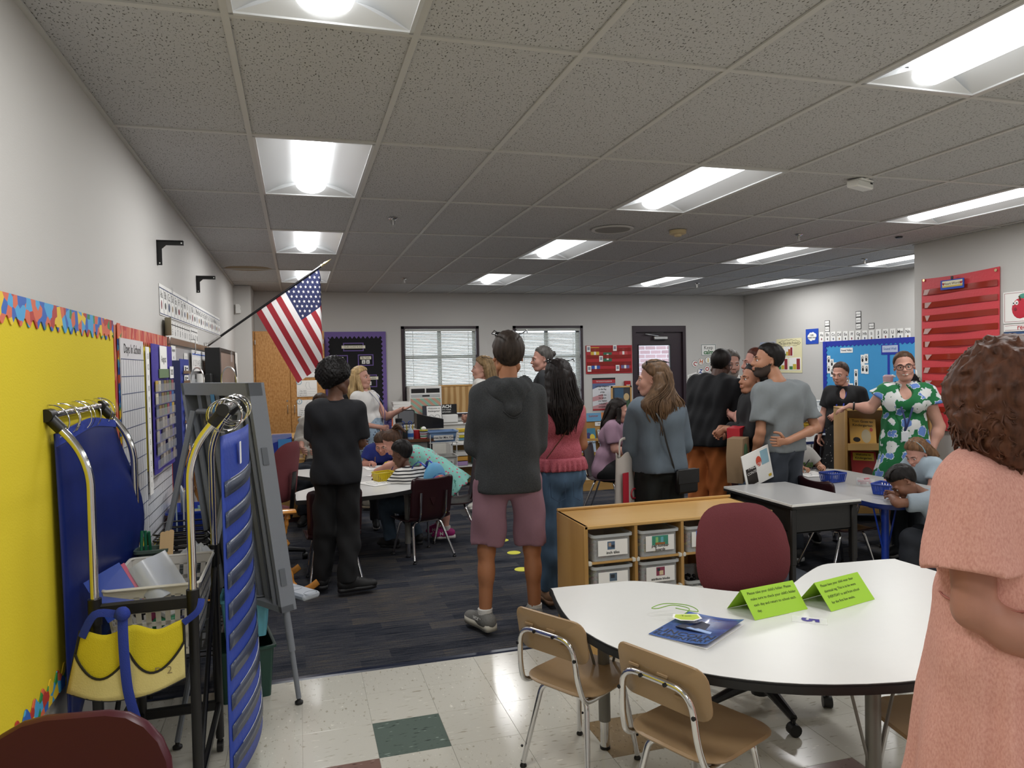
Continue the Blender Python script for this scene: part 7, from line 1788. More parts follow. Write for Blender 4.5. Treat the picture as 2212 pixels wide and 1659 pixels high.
def person(label, loc, rz, H, sk, J={}, fem=False, kid=False, b=1.0, belly=0.0, head=(0, 0, 0), hs=1.0, face=False, hands=None, top=None, legs=None, hair=None, shoes=None,
           res=.0125, smile=0, beard=None, lips='#8e4a48', brow='#2a1e18', jaw=1.0, group=None, extra=None, cat='person', hips=1.0, legk=1.0, bust=0.0, cheek=1.0, armk=1.0, wseed=None):
 t = thing('person', label, cat, loc, rz, group)
 j = joints(H, fem, kid); j.update(J)
 q = H / 1.75 * (1.0 if not kid else 1.12)
 M_skin = mat('skin_' + sk.lstrip('#'), sk, .55, bump=.05, bscale=400, var=.04, vscale=30, sss=.08)
 seed = int(abs(loc[0] * 100 + loc[1] * 37)) % 9973
 A = b * q
 R_ = dict(chest=.100, waist=.092 + belly, hip=.102 * hips, sh=.062, ua=.046 * armk, el=.039 * armk, wr=.027, th=.083, kn=.056, an=.037)
 lat = (Vector(j['shR']) - Vector(j['shL'])); lat.z = 0; lat.normalize()
 hl = (Vector(j['hipR']) - Vector(j['hipL'])); hl.normalize()
 def torso(f, e, k=.06):
  for nm, w, r in (('chest', .066 * (.85 if fem else 1), R_['chest'] * (.93 if fem else 1)), ('waist', .050, R_['waist'])):
   c = Vector(j[nm]); f.cap(c - lat * w * A, c + lat * w * A, r * A + e, k=k)
  c = Vector(j['pelvis']); f.cap(c - hl * .065 * A * hips, c + hl * .065 * A * hips, R_['hip'] * A + e, k=k)
  s0, s1 = Vector(j['shL']), Vector(j['shR']); f.cap(s0.lerp(s1, .12), s0.lerp(s1, .88), R_['sh'] * A + e, k=k)
  up = Vector(j['chest']).lerp((s0 + s1) / 2, .5); f.cap(up - lat * .06 * A, up + lat * .06 * A, .092 * A + e, k=k)
  if bust:
   fw = Vector((-lat.y, lat.x, 0))
   for s in (-1, 1): f.ell(Vector(j['chest']) + lat * s * .07 * A + fw * (.07 * A) , (.075 * A * bust + e, .07 * A * bust + e, .075 * A * bust + e), k=.04)
   if belly > .01: f.ell(Vector(j['waist']) + fw * .04, (.13 * A + e, .11 * A + e, .11 * A + e), k=.05)
 bd = Field(res * (.85 if kid else 1))
 torso(bd, -.010)
 bd.cap(j['neck'], lerp(j['neck'], j['head'], .55), .054 * q * (.82 if fem or kid else 1), k=.03)
 s0, s1 = Vector(j['shL']), Vector(j['shR']); nb = Vector(j['neck'])
 for s in (s0, s1): bd.cap(nb - Vector((0, 0, .02 * q)), s.lerp(nb, .25), .045 * q, k=.04)
 hd = hands or {}
 tubes = []
 for k, sd in (('L', -1), ('R', 1)):
  bd.cap(j['sh' + k], j['el' + k], R_['ua'] * A * 1.06, R_['el'] * A, k=.03); bd.cap(j['el' + k], j['wr' + k], R_['el'] * A, R_['wr'] * q, k=.02)
  bd.ell(lerp(j['el' + k], j['wr' + k], .25), (.041 * A * armk,) * 3, k=.03)
  dflt = (Vector(j['wr' + k]) - Vector(j['el' + k])).normalized()
  d, n, curl = hd.get(k, (dflt, (-sd, .2, 0), .45))
  dd, nn, xx = basis(d, n); hsz = q * (1.0 if not kid else .85)
  w = Vector(j['wr' + k])
  for o_ in (-.022, 0, .022): bd.cap(w + dd * .01 * hsz + xx * o_ * .6 * hsz, w + dd * .085 * hsz + xx * o_ * hsz, .0145 * hsz, .013 * hsz, k=.012)
  tubes += hand_tubes(w, d, n, sd, curl, hsz)
  bd.cap(j['hip' + k], j['knee' + k], R_['th'] * A * legk - .003, R_['kn'] * A * legk - .003, k=.018); bd.cap(j['knee' + k], j['ank' + k], R_['kn'] * A * .95 * legk, R_['an'] * q * legk, k=.03)
  kn, an = Vector(j['knee' + k]), Vector(j['ank' + k]); sh_ = (an - kn).normalized(); fw = Vector((0, 1, 0)) - sh_ * sh_.y
  bd.ell(kn.lerp(an, .3) - fw.normalized() * .014, (.050 * A * legk, .052 * A * legk, .085 * A), k=.03)
 S = H / 1.75 * (1.13 if not kid else 1.42) * hs * .96
 Mh = T(*j['head']) @ Euler((R(head[1]), R(head[2]), R(head[0])), 'XYZ').to_matrix().to_4x4() @ SCL(S, S, S)
 key = (round(jaw, 2), smile, face, round(cheek, 2))
 if key not in HEADS: HEADS[key] = head_field(.0060 if face else .008, jaw=jaw, smile=smile, cheek=cheek).mesh()
 hv, hf = HEADS[key]
 pv = bd.mesh()
 body = np_mesh('body', t, [pv, (xform(Mh, hv), hf)] + tubes, [M_skin])
 H_ = lambda nm, m, *ps, lab=None: np_mesh(nm, t, [(xform(Mh, p[0]), p[1]) + tuple(p[2:]) for p in ps], m, lab)
 if face:
  wm, im = mat('eye_white', '#d8d4cf', .25), mat('eye_dark', '#1d1512', .2)
  for s in (-1, 1):
   H_('eye', [wm, im], (*ball((s * .031, .0765, .0), .0125, .0105, .0085, 10, 8), 0), (*ball((s * .031, .0855, -.0005), .0058, .003, .0062, 8, 6), 1))
   if brow: H_('eyebrow', mat('brow_' + brow.lstrip('#'), brow, .8), tube([(s * .014, .0955, .023), (s * .032, .0925, .0285), (s * .050, .0795, .0235)], [.0022, .0034, .0016], 6))
  if smile > .5: H_('teeth', mat('teeth', '#e9e4da', .3), ball((0, .0955, -.0615), .024, .0095, .0065, 12, 6))
  H_('lips', mat('lips_' + lips.lstrip('#'), lips, .45), tube([(-.021 - smile * .008, .0905 - smile * .006, -.058 + smile * .005), (-.008, .1015, -.0555), (0, .1025, -.0565), (.008, .1015, -.0555), (.021 + smile * .008, .0905 - smile * .006, -.058 + smile * .005)], [.001, .0035, .003, .0035, .001], 6), tube([(-.020 - smile * .008, .0905 - smile * .006, -.059 + smile * .005), (0, .1005, -.066 - smile * .003), (.020 + smile * .008, .0905 - smile * .006, -.059 + smile * .005)], [.001, .0045, .001], 6))
 if beard:
  H_('beard', mat('hair_' + beard.lstrip('#'), beard, .7, bump=.6, bscale=500), shell(hv, hf, lambda x, y, z: np.minimum.reduce([-.046 - z + .5 * np.clip(.055 - y, 0, .1), y + .012, np.maximum(np.maximum(np.abs(x) - .024, -.044 - z - .0), 0) + np.where((z < -.050) & (z > -.069) & (np.abs(x) < .021) & (y > .07), -.1, .01), .02 + 0 * z]), .003, .006))
 if hair:
  st, col = hair[0], hair[1]; o = hair[2] if len(hair) > 2 else {}
  dk = tuple(x * .55 for x in rgb(col)); lt = tuple(min(1, x * 1.45) for x in rgb(col))
  M_h = ramp_mat('hair_' + st + col.lstrip('#'), [(.3, dk), (.5, col), (.72, lt)], 'noise', 60, (1, 1, .12) if st != 'curly' else (1, 1, 1), rough=.55, bump=.5, detail=4, spec=.25)
  th = {'buzz': .0028, 'short': .011, 'curly': .030, 'long': .016, 'pony': .010, 'bun': .009, 'bigcurly': .055, 'kidshort': .014}.get(st, .012)
  if st in ('curly', 'bigcurly'):
   f = Field(.008)
   f.ell((0, -.020, .040), (.074 + th, .093 + th, .087 + th), k=.02); f.cap((0, -.07, .0), (0, -.062, -.05), .052 + th * .3, .045 + th * .3, k=.03)
   for s in (-1, 1): f.ell((s * .05, -.03, .03), (.06 + th * .4, .08 + th * .3, .07 + th * .3), k=.03)
   if st == 'bigcurly':
    f.ell((0, -.05, -.045), (.108, .10, .105), k=.05); f.ell((0, -.02, .045), (.108, .108, .078), k=.05)
    f.disp = lambda X, Y, Z: .010 * (np.sin(X * 95 + 4 * np.sin(Z * 40)) * np.sin(Y * 88 + 3 * np.sin(X * 43)) * np.sin(Z * 60 + 3 * np.sin(Y * 50))) + .004 * np.sin(X * 230) * np.sin(Z * 190 + X * 90)
    f.cut((0, .07, .03), (0, 1, -.3))
   else:
    f.disp = lambda X, Y, Z: .009 * (np.sin(X * 210) * np.sin(Y * 200 + 1) * np.sin(Z * 205 + 2)) + .005 * np.sin(X * 330 + Z * 100) * np.sin(Y * 310)
    f.cut((0, .062, .05), (0, 1, -.62)); f.cut((0, -.02, -.010), (0, .75, -1)); f.cut((0, .02, -.02), (0, 1, -.18))
   pcs = [f.mesh()]
  else:
   hl_ = o.get('line', .094 if st in ('bun', 'pony') else .082)
   zl = lambda y: np.interp(y, [-.12, -.055, -.036, -.016, .0, .02, .045, .072], [-.07, -.066, -.045, .018, .026, .042, hl_ - .016, hl_])
   rgn = lambda x, y, z: (z - zl(y) + (.012 * np.clip(1 - np.abs(np.abs(x) - .045) / .02, 0, 1) * (y > .03) * -1 if o.get('recede') else 0)) * .8
   pcs = [shell(hv, hf, rgn, th, .032 if st in ('bun', 'pony') else .018 if st != 'buzz' else .006, seed)]
  g = random.Random(seed)
  if st == 'bigcurly':
   for k in range(560):
    a, b_ = g.uniform(0, 2 * PI), g.uniform(-.9, 1); rr_ = math.sqrt(1 - b_ * b_)
    c = Vector((.110 * rr_ * math.cos(a), -.04 + .105 * rr_ * math.sin(a), -.005 + .125 * b_))
    if c.y > .045: continue
    n_ = Vector((rr_ * math.cos(a), rr_ * math.sin(a), b_ * .6)).normalized(); L_ = g.uniform(.05, .09); w_ = g.uniform(.006, .012); ph = g.uniform(0, 6)
    e1 = n_.orthogonal().normalized(); e2 = n_.cross(e1); dn = Vector((0, 0, -1)) + n_ * n_.z + Vector((g.uniform(-.5, .5), g.uniform(-.5, .5), 0)); dn = (dn - n_ * dn.dot(n_)).normalized() * .8 + n_ * .22
    pcs.append(tube([c + dn * (L_ * q / 9) + (e1 * math.cos(ph + q * 1.1) + e2 * math.sin(ph + q * 1.1)) * w_ for q in range(10)], [.0035] * 8 + [.002, .0008], 4))
  if st == 'long':
   L = o.get('len', .35); wd = o.get('wide', .10); fr = o.get('front', 0)
   f2 = Field(.010)
   f2.cap((0, -.085, .03), (0, -.115, -L * .55), .055, .055, k=.04)
   for s in (-1, 1):
    f2.cap((s * .055, -.05, .02), (s * wd * .8, -.10, -L * .5), .045, .045, k=.04); f2.cap((s * wd * .8, -.10, -L * .5), (s * wd * .55, -.115, -L), .042, .018, k=.04)
    if fr: f2.cap((s * .066, .0, .03), (s * .085, .02, -.12), .022, .024, k=.02); f2.cap((s * .085, .02, -.12), (s * .09, .04, -fr), .024, .012, k=.02)
   f2.cap((0, -.115, -L * .5), (0, -.12, -L), .05, .02, k=.04)
   f2.disp = wr(seed, .005, .03, .12)
   pcs.append(f2.mesh())
   for k in range(90):
    a = g.uniform(-1, 1); x0 = a * .07; wv = g.uniform(-.012, .012); ll = L * g.uniform(.8, 1.08)
    yb = -.085 - .03 * (1 - abs(a)) + g.uniform(-.012, .004)
    pts = [(x0 * .25, -.03, .135), (x0 * .8, -.085 - .02 * (1 - abs(a)), .085), (x0 * 1.15, yb - .022, 0), (x0 * 1.3 + wv, yb - .042, -.1), (a * wd * 1.15 + wv, yb - .055, -ll * .55), (a * wd * .85 - wv, yb - .05, -ll * .8), (a * wd * .7 + wv, yb - .045, -ll)]
    pcs.append(tube(smooth_path(pts, 3), [.0045] * 16 + [.003, .002, .001], 4))
   def fall(v):
    v = np.array(v, float); a = -R(head[0]) * .85 * np.clip((-.02 - v[:, 2]) / .12, 0, 1); c, s_ = np.cos(a), np.sin(a); x, y = v[:, 0].copy(), v[:, 1] + .02
    v[:, 0] = x * c - y * s_; v[:, 1] = x * s_ + y * c - .02; return v
   pcs = pcs[:1] + [(fall(p_[0]), p_[1]) for p_ in pcs[1:]]
  if st == 'pony':
   L = o.get('len', .18); pb = o.get('base', (0, -.115, .05)); pe = o.get('end', (0, -.16, -L))
   pcs.append(ring((0, 0, 0), .02, .007, 14, 6, T(*pb) @ RX(70)))
   for k in range(26):
    a, b_ = g.uniform(-1, 1), g.uniform(-1, 1)
    pts = [Vector(pb) + Vector((a * .012, 0, b_ * .012)), Vector(pb).lerp(Vector(pe), .35) + Vector((a * .03, -.03, b_ * .03 + .02)), Vector(pb).lerp(Vector(pe), .7) + Vector((a * .03, -.02, b_ * .02)), Vector(pe) + Vector((a * .02, 0, b_ * .03))]
    pcs.append(tube(smooth_path(pts, 3), [.012, .013, .013, .013, .012, .011, .010, .008, .006, .003], 5))
  if st == 'bun':
   c = o.get('at', (0, -.115, .06)); pcs.append(ball(c, .03, .028, .03, 12, 8))
   for k in range(10): pcs.append(ring(c, .024, .006, 12, 5, RX(36 * k) @ RY(50 * k)))
  H_('hair', M_h, *pcs)
 def garment(nm, col, parts, e, amp=.004, rough=.85, hem=None, m=None, wl=.13, zs=.5, skirt=None, res_=None, lab=None, neckcut=None, sheen=0, seed_=0):
  f = Field((res_ or res) * (.85 if kid else 1))
  for p in parts:
   if p == 'torso': torso(f, e)
   elif p[0] == 'sleeve':
    _, k, fr, fl = p
    a, c, w = j['sh' + k], j['el' + k], j['wr' + k]
    if fr <= 1:
     f.cap(a, lerp(a, c, fr), R_['ua'] * A * 1.06 + e + .006, (R_['ua'] * (1 - fr) + R_['el'] * fr) * A + e + fl, k=.018, flat=True)
    else:
     f.cap(a, c, R_['ua'] * A * 1.06 + e * .8, R_['el'] * A + e * .7, k=.018); f.cap(c, lerp(c, w, fr - 1), R_['el'] * A + e * .7, (R_['el'] * (2 - fr) + R_['wr'] * (fr - 1)) * A + e * .7 + fl, k=.015, flat=True)
   elif p[0] == 'leg':
    _, k, fr, fl = p
    a, c, w = j['hip' + k], j['knee' + k], j['ank' + k]
    if fr <= 1: f.cap(a, lerp(a, c, fr), R_['th'] * A * legk + e + .004, (R_['th'] * (1 - fr) + R_['kn'] * fr) * A * legk + e + fl, k=.015, flat=True)
    else:
     f.cap(a, c, R_['th'] * A * legk + e, R_['kn'] * A * legk + e + fl * .6, k=.018); f.cap(c, lerp(c, w, fr - 1), R_['kn'] * A * legk + e + fl * .6, R_['an'] * A * legk + e + fl, k=.02, flat=True)
     f.ell(lerp(c, w, .3), (.052 * A * legk + e,) * 3, k=.04)
   elif p[0] == 'hips':
    c = Vector(j['pelvis']); f.cap(c - hl * .065 * A * hips, c + hl * .065 * A * hips, R_['hip'] * A + e, k=.05)
    if len(p) > 1: f.cap(Vector(j['waist']) - lat * .05 * A, Vector(j['waist']) + lat * .05 * A, R_['waist'] * A + e, k=.05)
   elif p[0] == 'cap': f.cap(*p[1:5], k=p[5] if len(p) > 5 else .04, flat=len(p) > 6)
   elif p[0] == 'ell': f.ell(p[1], p[2], k=.04)
   elif p[0] == 'sub': f.ell(p[1], p[2], k=.01, sub=True)
   elif p[0] == 'cut': f.cut(p[1], p[2])
  if hem is not None: f.cut((0, 0, hem), (0, 0, -1))
  w1 = wr(seed + 17 + seed_, amp * 1.7, wl, zs)
  if skirt:
   z0, nf, am = skirt[:3]; cx, cy = skirt[3:] if len(skirt) > 3 else (0, 0)
   def dsp(X, Y, Z):
    th_ = np.arctan2(Y - cy, X - cx); return w1(X, Y, Z) * 1.0 + am * np.clip((z0 - Z) / .4, 0, 1) * np.sin(nf * th_ + 2 * np.sin(3 * th_ + Z * 1.5))
   f.disp = dsp
  else: f.disp = w1
  if hem is not None and nm not in ('dress', 'skirt'): C['hem'] = hem
  mm = m or mat(nm + '_' + col.lstrip('#'), col, rough, bump=.12, bscale=350, var=.05, vscale=60, sheen=sheen)
  return np_mesh(nm, t, [f.mesh()], mm, lab)
 def shoe(k, mats, head_deg, L=.27, heel=0, parts=None, name='shoe'):
  a = j['ank' + k]; g_ = a[2] - .052 * q if len(parts or ()) == 0 else a[2] - parts[0]
  L *= q if not kid else q * .8
  fo = Field(.008)
  fo.cap((0, -.045, .055), (0, .0, .06), .040 * q, k=.03); fo.cap((0, -.03, .04), (0, L * .58, .026), .040 * q, .030 * q, k=.03); fo.cap((0, .0, .085), (0, .09, .05), .036 * q, .03, k=.03)
  fo.ell((0, L * .45, .03), (.043 * q, .075, .036), k=.02); fo.cut((0, 0, .018), (0, 0, -1)); fo.cut((0, -.02, .105), (0, -.25, 1))
  Ms = T(a[0], a[1], g_) @ RZ(head_deg)
  oL = [(-.033, -.075), (.033, -.075), (.04, -.03), (.036, .03), (.046, L * .42), (.038, L * .58), (.012, L * .69), (-.018, L * .68), (-.042, L * .56), (-.046, L * .40), (-.036, .03), (-.040, -.03)]
  so = prism([(p[0], p[1]) for p in smooth_path([(x * q, y, 0) for x, y in oL], 3, closed=True)], 0, .026 + heel)
  v, fc = fo.mesh()
  s_ = np_mesh(name, t, [(xform(Ms, v), fc, 0)], mats[:1])
  np_mesh('sole', s_, [(xform(Ms, so[0]), so[1], 0)], mats[1:2])
  lc = []
  if len(mats) > 2:
   for kk in range(4): lc.append(tube([(-.022, .045 + kk * .025, .098 - kk * .013), (0, .05 + kk * .025, .104 - kk * .013), (.022, .045 + kk * .025, .098 - kk * .013)], .003, 5))
   np_mesh('lace', s_, [(xform(Ms, v_), f_) for v_, f_ in lc], mats[2])
  return s_, Ms
 C = dict(t=t, j=j, garment=garment, shoe=shoe, H_=H_, Mh=Mh, body=body, q=q, A=A, lat=lat, off=off, lerp=lerp)
 if extra: extra(C)
 return t
def lanyard(C, col, pts, card=None, w=.008):
 p = P('lanyard', C['t'], mat('lanyard_' + col.lstrip('#'), col, .7), tube(smooth_path(pts, 5), w, 6, flat=(1, .25)))
 if card: P('badge', p, mat('badge_white', '#d6dadf', .3), xf(box(0, 0, 0, .055, .004, .085, .002), T(*card)))
def seated(H, sz, lean=0.0, kid=True, thigh=.245, spread=1.0):
 hx = .050 * H * spread; py = sz + (.075 if kid else .10); tl = .31 * H; q = 1.13 if kid else 1.22
 hsz = H * (.165 if kid else .133)
 J = dict(pelvis=(0, 0, py), waist=(0, lean * .25, py + tl * .3), chest=(0, lean * .65, py + tl * .66), neck=(0, lean, py + tl * (.99 - .1 * abs(lean))), head=(0, lean * 1.22 + .02, py + tl * (.99 - .1 * abs(lean)) + hsz * (q - .53) * .95))
 for s, k in ((-1, 'L'), (1, 'R')):
  sx = (.095 if kid else .105) * H; shz = J['neck'][2] - .022 * H
  J.update({'hip' + k: (s * hx, .02, py - .02), 'knee' + k: (s * (hx + .02), .02 + thigh * H, py - .01), 'ank' + k: (s * (hx + .02), .03 + thigh * H, .055),
                  'sh' + k: (s * sx, lean, shz), 'el' + k: (s * (sx + .02), lean + .08, shz - .16 * H), 'wr' + k: (s * .06, lean + .25, shz - .17 * H)})
 return J
def jeans_mat(c): return ramp_mat('denim' + c, [(.3, tuple(x * .7 for x in rgb(c))), (.55, c), (.8, tuple(min(1, x * 1.35) for x in rgb(c)))], 'noise', 14, (1, 1, .35), rough=.85, bump=.05, detail=6)
def tee(C, col, sl=.62, hem=None, e=.014, amp=.005, name='shirt', flare=.014, **k):
 mo = list(k.pop('more', []))
 if hem:
  p = C['j']['pelvis']; w = .062 * C['A'] * k.get('hw', 1); mo.append(('cap', (p[0] - w, p[1], hem + .03), (p[0] + w, p[1], hem + .03), .102 * C['A'] + e, .102 * C['A'] + e))
  c = C['j']['chest']; l = C['lat'] * .06 * C['A']
  for s in (-1, 1): mo.append(('cap', tuple(Vector(c) + l * s), (p[0] + w * s, p[1], hem + .02), .092 * C['A'] + e, .100 * C['A'] + e))
 return C['garment'](name, col, ['torso', ('sleeve', 'L', sl, flare), ('sleeve', 'R', sl, flare)] + mo, e, amp, hem=hem, **k)
def trousers(C, col, fr=1.93, fl=.018, e=.012, amp=.006, name='trousers', m=None, top=None, **k):
 if top is None and 'hem' in C: top = C['hem'] + .03
 return C['garment'](name, col, [('hips', 1), ('leg', 'L', fr, fl), ('leg', 'R', fr, fl)] + ([('cut', (0, 0, top), (0, 0, 1))] if top else []), e, amp, m=m, **k)
def both_shoes(C, up, sole, a=(0, 0), lace=None, L=.27, **k):
 for s, d in zip('LR', a): C['shoe'](s, [mat('shoe_' + up[1:], up, .6), mat('sole_' + sole[1:], sole, .6)] + ([mat('lace_' + lace[1:], lace, .7)] if lace else []), d, L, **k)
def shades(C, y=.04, z=.112, tilt=-35, lens='#0c0c0e'):
 """sunglasses pushed up on the hair"""
 M_ = T(0, y, z) @ RX(tilt); s = []
 for q in (-1, 1):
  s.append((*xf(xf(prism(rrect(.058, .036, .015, 4), -.003, .003, axis='y'), T(q * .034, .0, 0)), M_), 0)); s.append((*xf(tube([(q * .062, 0, .006), (q * .084, -.02, .0), (q * .088, -.10, -.02), (q * .08, -.135, -.05)], .003, 6), M_), 0))
 s.append((*xf(tube([(-.01, .002, .006), (0, .004, .01), (.01, .002, .006)], .003, 6), M_), 0))
 C['H_']('sunglasses', mat('shade_lens', lens, .12), *s)
def spectacles(C, col='#18141a'):
 s = []
 for q in (-1, 1):
  s.append(tube([(q * .033 + x, .104 - .02 * ((x + q * .033) / .06) ** 2, z) for x, z in rrect(.054, .04, .016, 4, 0, .0)], .0024, 6, closed=True)); s.append(tube([(q * .058, .088, .01), (q * .078, .05, .008), (q * .080, -.01, .004)], .0024, 6))
 s.append(tube([(-.008, .103, .006), (0, .106, .01), (.008, .103, .006)], .0024, 6))
 C['H_']('glasses', mat('frame_' + col[1:], col, .3), *s)
def collar(C, col, r=.062, th=.012, dz=.03, tilt=0):
 n = C['j']['neck']; P('collar', C['t'], mat('shirt_' + col.lstrip('#'), col, .85), xf(lathe([(r * 1.12, 0), (r * 1.28, .004), (r * 1.16, .038), (r * 1.02, .042), (r * .98, .01)], 24), T(n[0], n[1], n[2] - dz) @ RX(tilt)))
SK_L, SK_M, SK_T, SK_B, SK_D = '#c59482', '#b98068', '#9c6848', '#6a4632', '#4a2f24'
def ex(C):
 tee(C, '#0b0d13', .80, .80, .020, .005); collar(C, '#0b0d13'); trousers(C, '#08080a', 1.97, .022, .010, .007)
 both_shoes(C, '#141415', '#1b1b1c', (12, -62), '#0a0a0b', .29)
person('person with curly black hair in black polo shirt and trousers, seen from behind', (.25, 5.32, .004), -20, 1.69, SK_B, dict(head=(0.006, 0.02, 1.545), neck=(0.001, 0.0, 1.375), shL=(-.142, -.009, 1.315), shR=(.15, .01, 1.31), elL=(-.175, .05, 1.07), elR=(.168, .06, 1.07), wrL=(.03, .25, 1.07), wrR=(-.16, .25, 1.05), hipL=(-.085, 0, .83), hipR=(.085, 0, .83), kneeL=(-.098, 0, .45), kneeR=(.07, .02, .45), ankL=(-.13, .02, .085), ankR=(.09, -.07, .085)), b=.90, head=(-22, 0, 0), hair=('curly', '#0e0b0a'), extra=ex)
def ex(C):
 M_hd = ramp_mat('charcoal_heather', [(.35, '#26282a'), (.5, '#2f3133'), (.65, '#3a3c3d')], 'noise', 260, rough=.95, detail=2)
 n = C['j']['neck']
 tee(C, '#2f3133', 1.9, .86, .024, .006, 'hoodie', .004, m=M_hd, zs=.4)
 f = Field(.010); f.cap((n[0] - .10, -.02, n[2] - .01), (n[0], -.115, n[2] - .15), .05, .035, k=.05); f.cap((n[0] + .10, -.02, n[2] - .01), (n[0], -.115, n[2] - .15), .05, .035, k=.05); f.ell((n[0], -.07, n[2] - .03), (.12, .075, .07), k=.05)
 f.disp = wr(8, .006, .09, .5); h_ = np_mesh('hood', C['t'], [f.mesh()], M_hd)
 P('hood_seam', h_, M_black, tube(smooth_path([(n[0] - .155, -.06, n[2] - .03), (n[0] - .09, -.125, n[2] - .12), (n[0] - .01, -.155, n[2] - .19), (n[0] + .06, -.14, n[2] - .15), (n[0] + .14, -.08, n[2] - .05)], 5), .003, 5))
 trousers(C, '#7d5b66', .88, .030, .014, .006, 'shorts', top=.97)
 P('sock', C['t'], mat('sock_white', '#cfcdc8', .9, bump=.3, bscale=300), *[xf(lathe([(.040, .075), (.043, .10), (.045, .15), (.040, .155)], 16), T(C['j'][k][0], C['j'][k][1], 0)) for k in ('ankL', 'ankR')])
 for k, d in (('L', 22), ('R', -8)):
  s, Ms = C['shoe'](k, [mat('shoe_grey_mesh', '#6d6c68', .8, bump=.4, bscale=260), mat('sole_ivory', '#b9b4a6', .6), mat('lace_grey', '#55524e', .7)], d, .29, .012)
  o = text(s, 'HOKA', .03, Ms @ T(-.047, .02, .06) @ RZ(-90), M_paper, bold=.001)
 shades(C, .02, .115, -20)
person('tall person in a charcoal hooded top and mauve shorts, seen from behind', (1.16, 4.16, .004), -3, 1.80, '#a06a48', dict(head=(.053, .018, 1.668), neck=(.045, -.01, 1.50), chest=(.045, -.01, 1.30), waist=(.042, 0, 1.12), pelvis=(.035, -.01, .94), shL=(-.115, .02, 1.43), shR=(.205, -.02, 1.425), elL=(-.15, .06, 1.13), elR=(.228, .02, 1.13), wrL=(-.02, .24, 1.06), wrR=(.17, .22, 1.06), hipL=(-.068, .0, .90), hipR=(.14, -.02, .90), kneeL=(-.10, .03, .50), kneeR=(.175, 0, .50), ankL=(-.117, .028, .085), ankR=(.194, .03, .085)), b=.94, head=(0, -3, 0), hair=('short', '#332a24', {'line': .08}), extra=ex, legk=.98)
def ex(C):
 j = C['j']; M_k = ramp_mat('rose_knit', [(.3, '#8c3f4b'), (.5, '#a4505c'), (.7, '#b0606b')], 'noise', 180, rough=.95, bump=.4, detail=2)
 C['garment']('knit_top', '#a4505c', ['torso'], .012, .003, hem=.955, m=M_k)
 f = Field(.009); f.cap((-.05, -.01, .98), (.07, -.02, .98), .104, .104, k=.03); f.cap((-.05, -.01, .92), (.07, -.02, .92), .118, .118, k=.03); f.cut((0, 0, .905), (0, 0, -1)); f.cut((0, 0, .99), (0, 0, 1))
 f.disp = lambda X, Y, Z: .012 * np.sin(22 * np.arctan2(Y + .015, X - .01)) * np.clip((.985 - Z) / .06, 0, 1); np_mesh('peplum_ruffle', C['t'], [f.mesh()], M_k)
 trousers(C, '#3d5268', 1.93, .01, .010, .004, 'jeans', m=jeans_mat('#46607a'), top=.93)
 for s in (-1, 1): P('back_pocket', C['t'], mat('jean_seam', '#2c3e54', .8), tube([(.01 + s * .03, -.142, .84), (.01 + s * .03, -.15, .74), (.01 + s * .075, -.145, .715), (.01 + s * .115, -.11, .745), (.01 + s * .12, -.105, .84)], .002, 4))
 both_shoes(C, '#8a6a50', '#7a5c44'); shades(C, .03, .118, -20)
person('person with long dark hair in a rose knit sleeveless top and blue jeans', (1.66, 4.55, .004), 5, 1.63, '#9a6a4c', dict(head=(.02, .024, 1.51), neck=(.008, -.002, 1.36), chest=(.01, 0, 1.19), waist=(.012, 0, 1.02), pelvis=(.016, -.006, .86), shL=(-.135, .02, 1.30), shR=(.155, -.02, 1.30), elL=(-.15, .06, 1.06), elR=(.19, .02, 1.06), wrL=(.05, .22, 1.03), wrR=(.15, .2, 1.02)), fem=True, b=1.03, hair=('long', '#17100e', {'len': .34, 'wide': .10}), head=(-8, 0, 0), extra=ex, hips=1.03)
def ex(C):
 tee(C, '#58646f', 1.55, .84, .022, .007, 'sweater', .004, zs=.35)
 trousers(C, '#101413', 1.93, .016, .016, .006); both_shoes(C, '#151515', '#1c1c1c'); shades(C, .03, .118, -20)
person('person with long light brown hair in a blue-grey sweater, turned to the left', (2.45, 4.62, .004), -4, 1.62, SK_L, dict(head=(-.03, .03, 1.49), neck=(-.015, .01, 1.335), shL=(-.165, .02, 1.275), shR=(.155, 0, 1.27), elL=(-.20, .06, 1.0), elR=(.205, .03, 1.02), wrL=(-.05, .23, 1.02), wrR=(.08, .23, 1.0)), fem=True, b=1.0, hair=('long', '#5c4632', {'len': .36, 'wide': .135}), head=(60, 0, 0), face=True, extra=ex, brow='#4a3526')
def ex(C):
 tee(C, '#090b10', .9, .86, .026, .008, zs=.4)
 trousers(C, '#a35a26', 1.9, .020, .012, .008, top=.885); both_shoes(C, '#26262a', '#c9c6c0'); spectacles(C)
person('person with shaved dark hair in loose black T-shirt and orange trousers', (3.55, 5.72, .004), -52, 1.76, SK_D, dict(head=(.055, .13, 1.585), neck=(.03, .07, 1.445), chest=(.0, .03, 1.27), waist=(-.03, -.02, 1.07), pelvis=(-.03, -.03, .92), shL=(-.16, .09, 1.40), shR=(.19, .04, 1.385), elL=(-.19, .17, 1.14), elR=(.23, .10, 1.13), wrL=(0, .35, 1.05), wrR=(.09, .35, 1.05), hipL=(-.10, 0, .87), hipR=(.06, -.03, .87), kneeL=(-.12, 0, .50), kneeR=(.08, 0, .50)), b=1.10, hair=('buzz', '#14100e', {'line': .075}), head=(-12, -12, 12), extra=ex)
def ex(C):
 tee(C, '#7b8184', .72, .90, .018, .007, zs=.35)
 trousers(C, '#343a44', 1.93, .02, .016, .006); both_shoes(C, '#3a3a3c', '#cfcfcf')
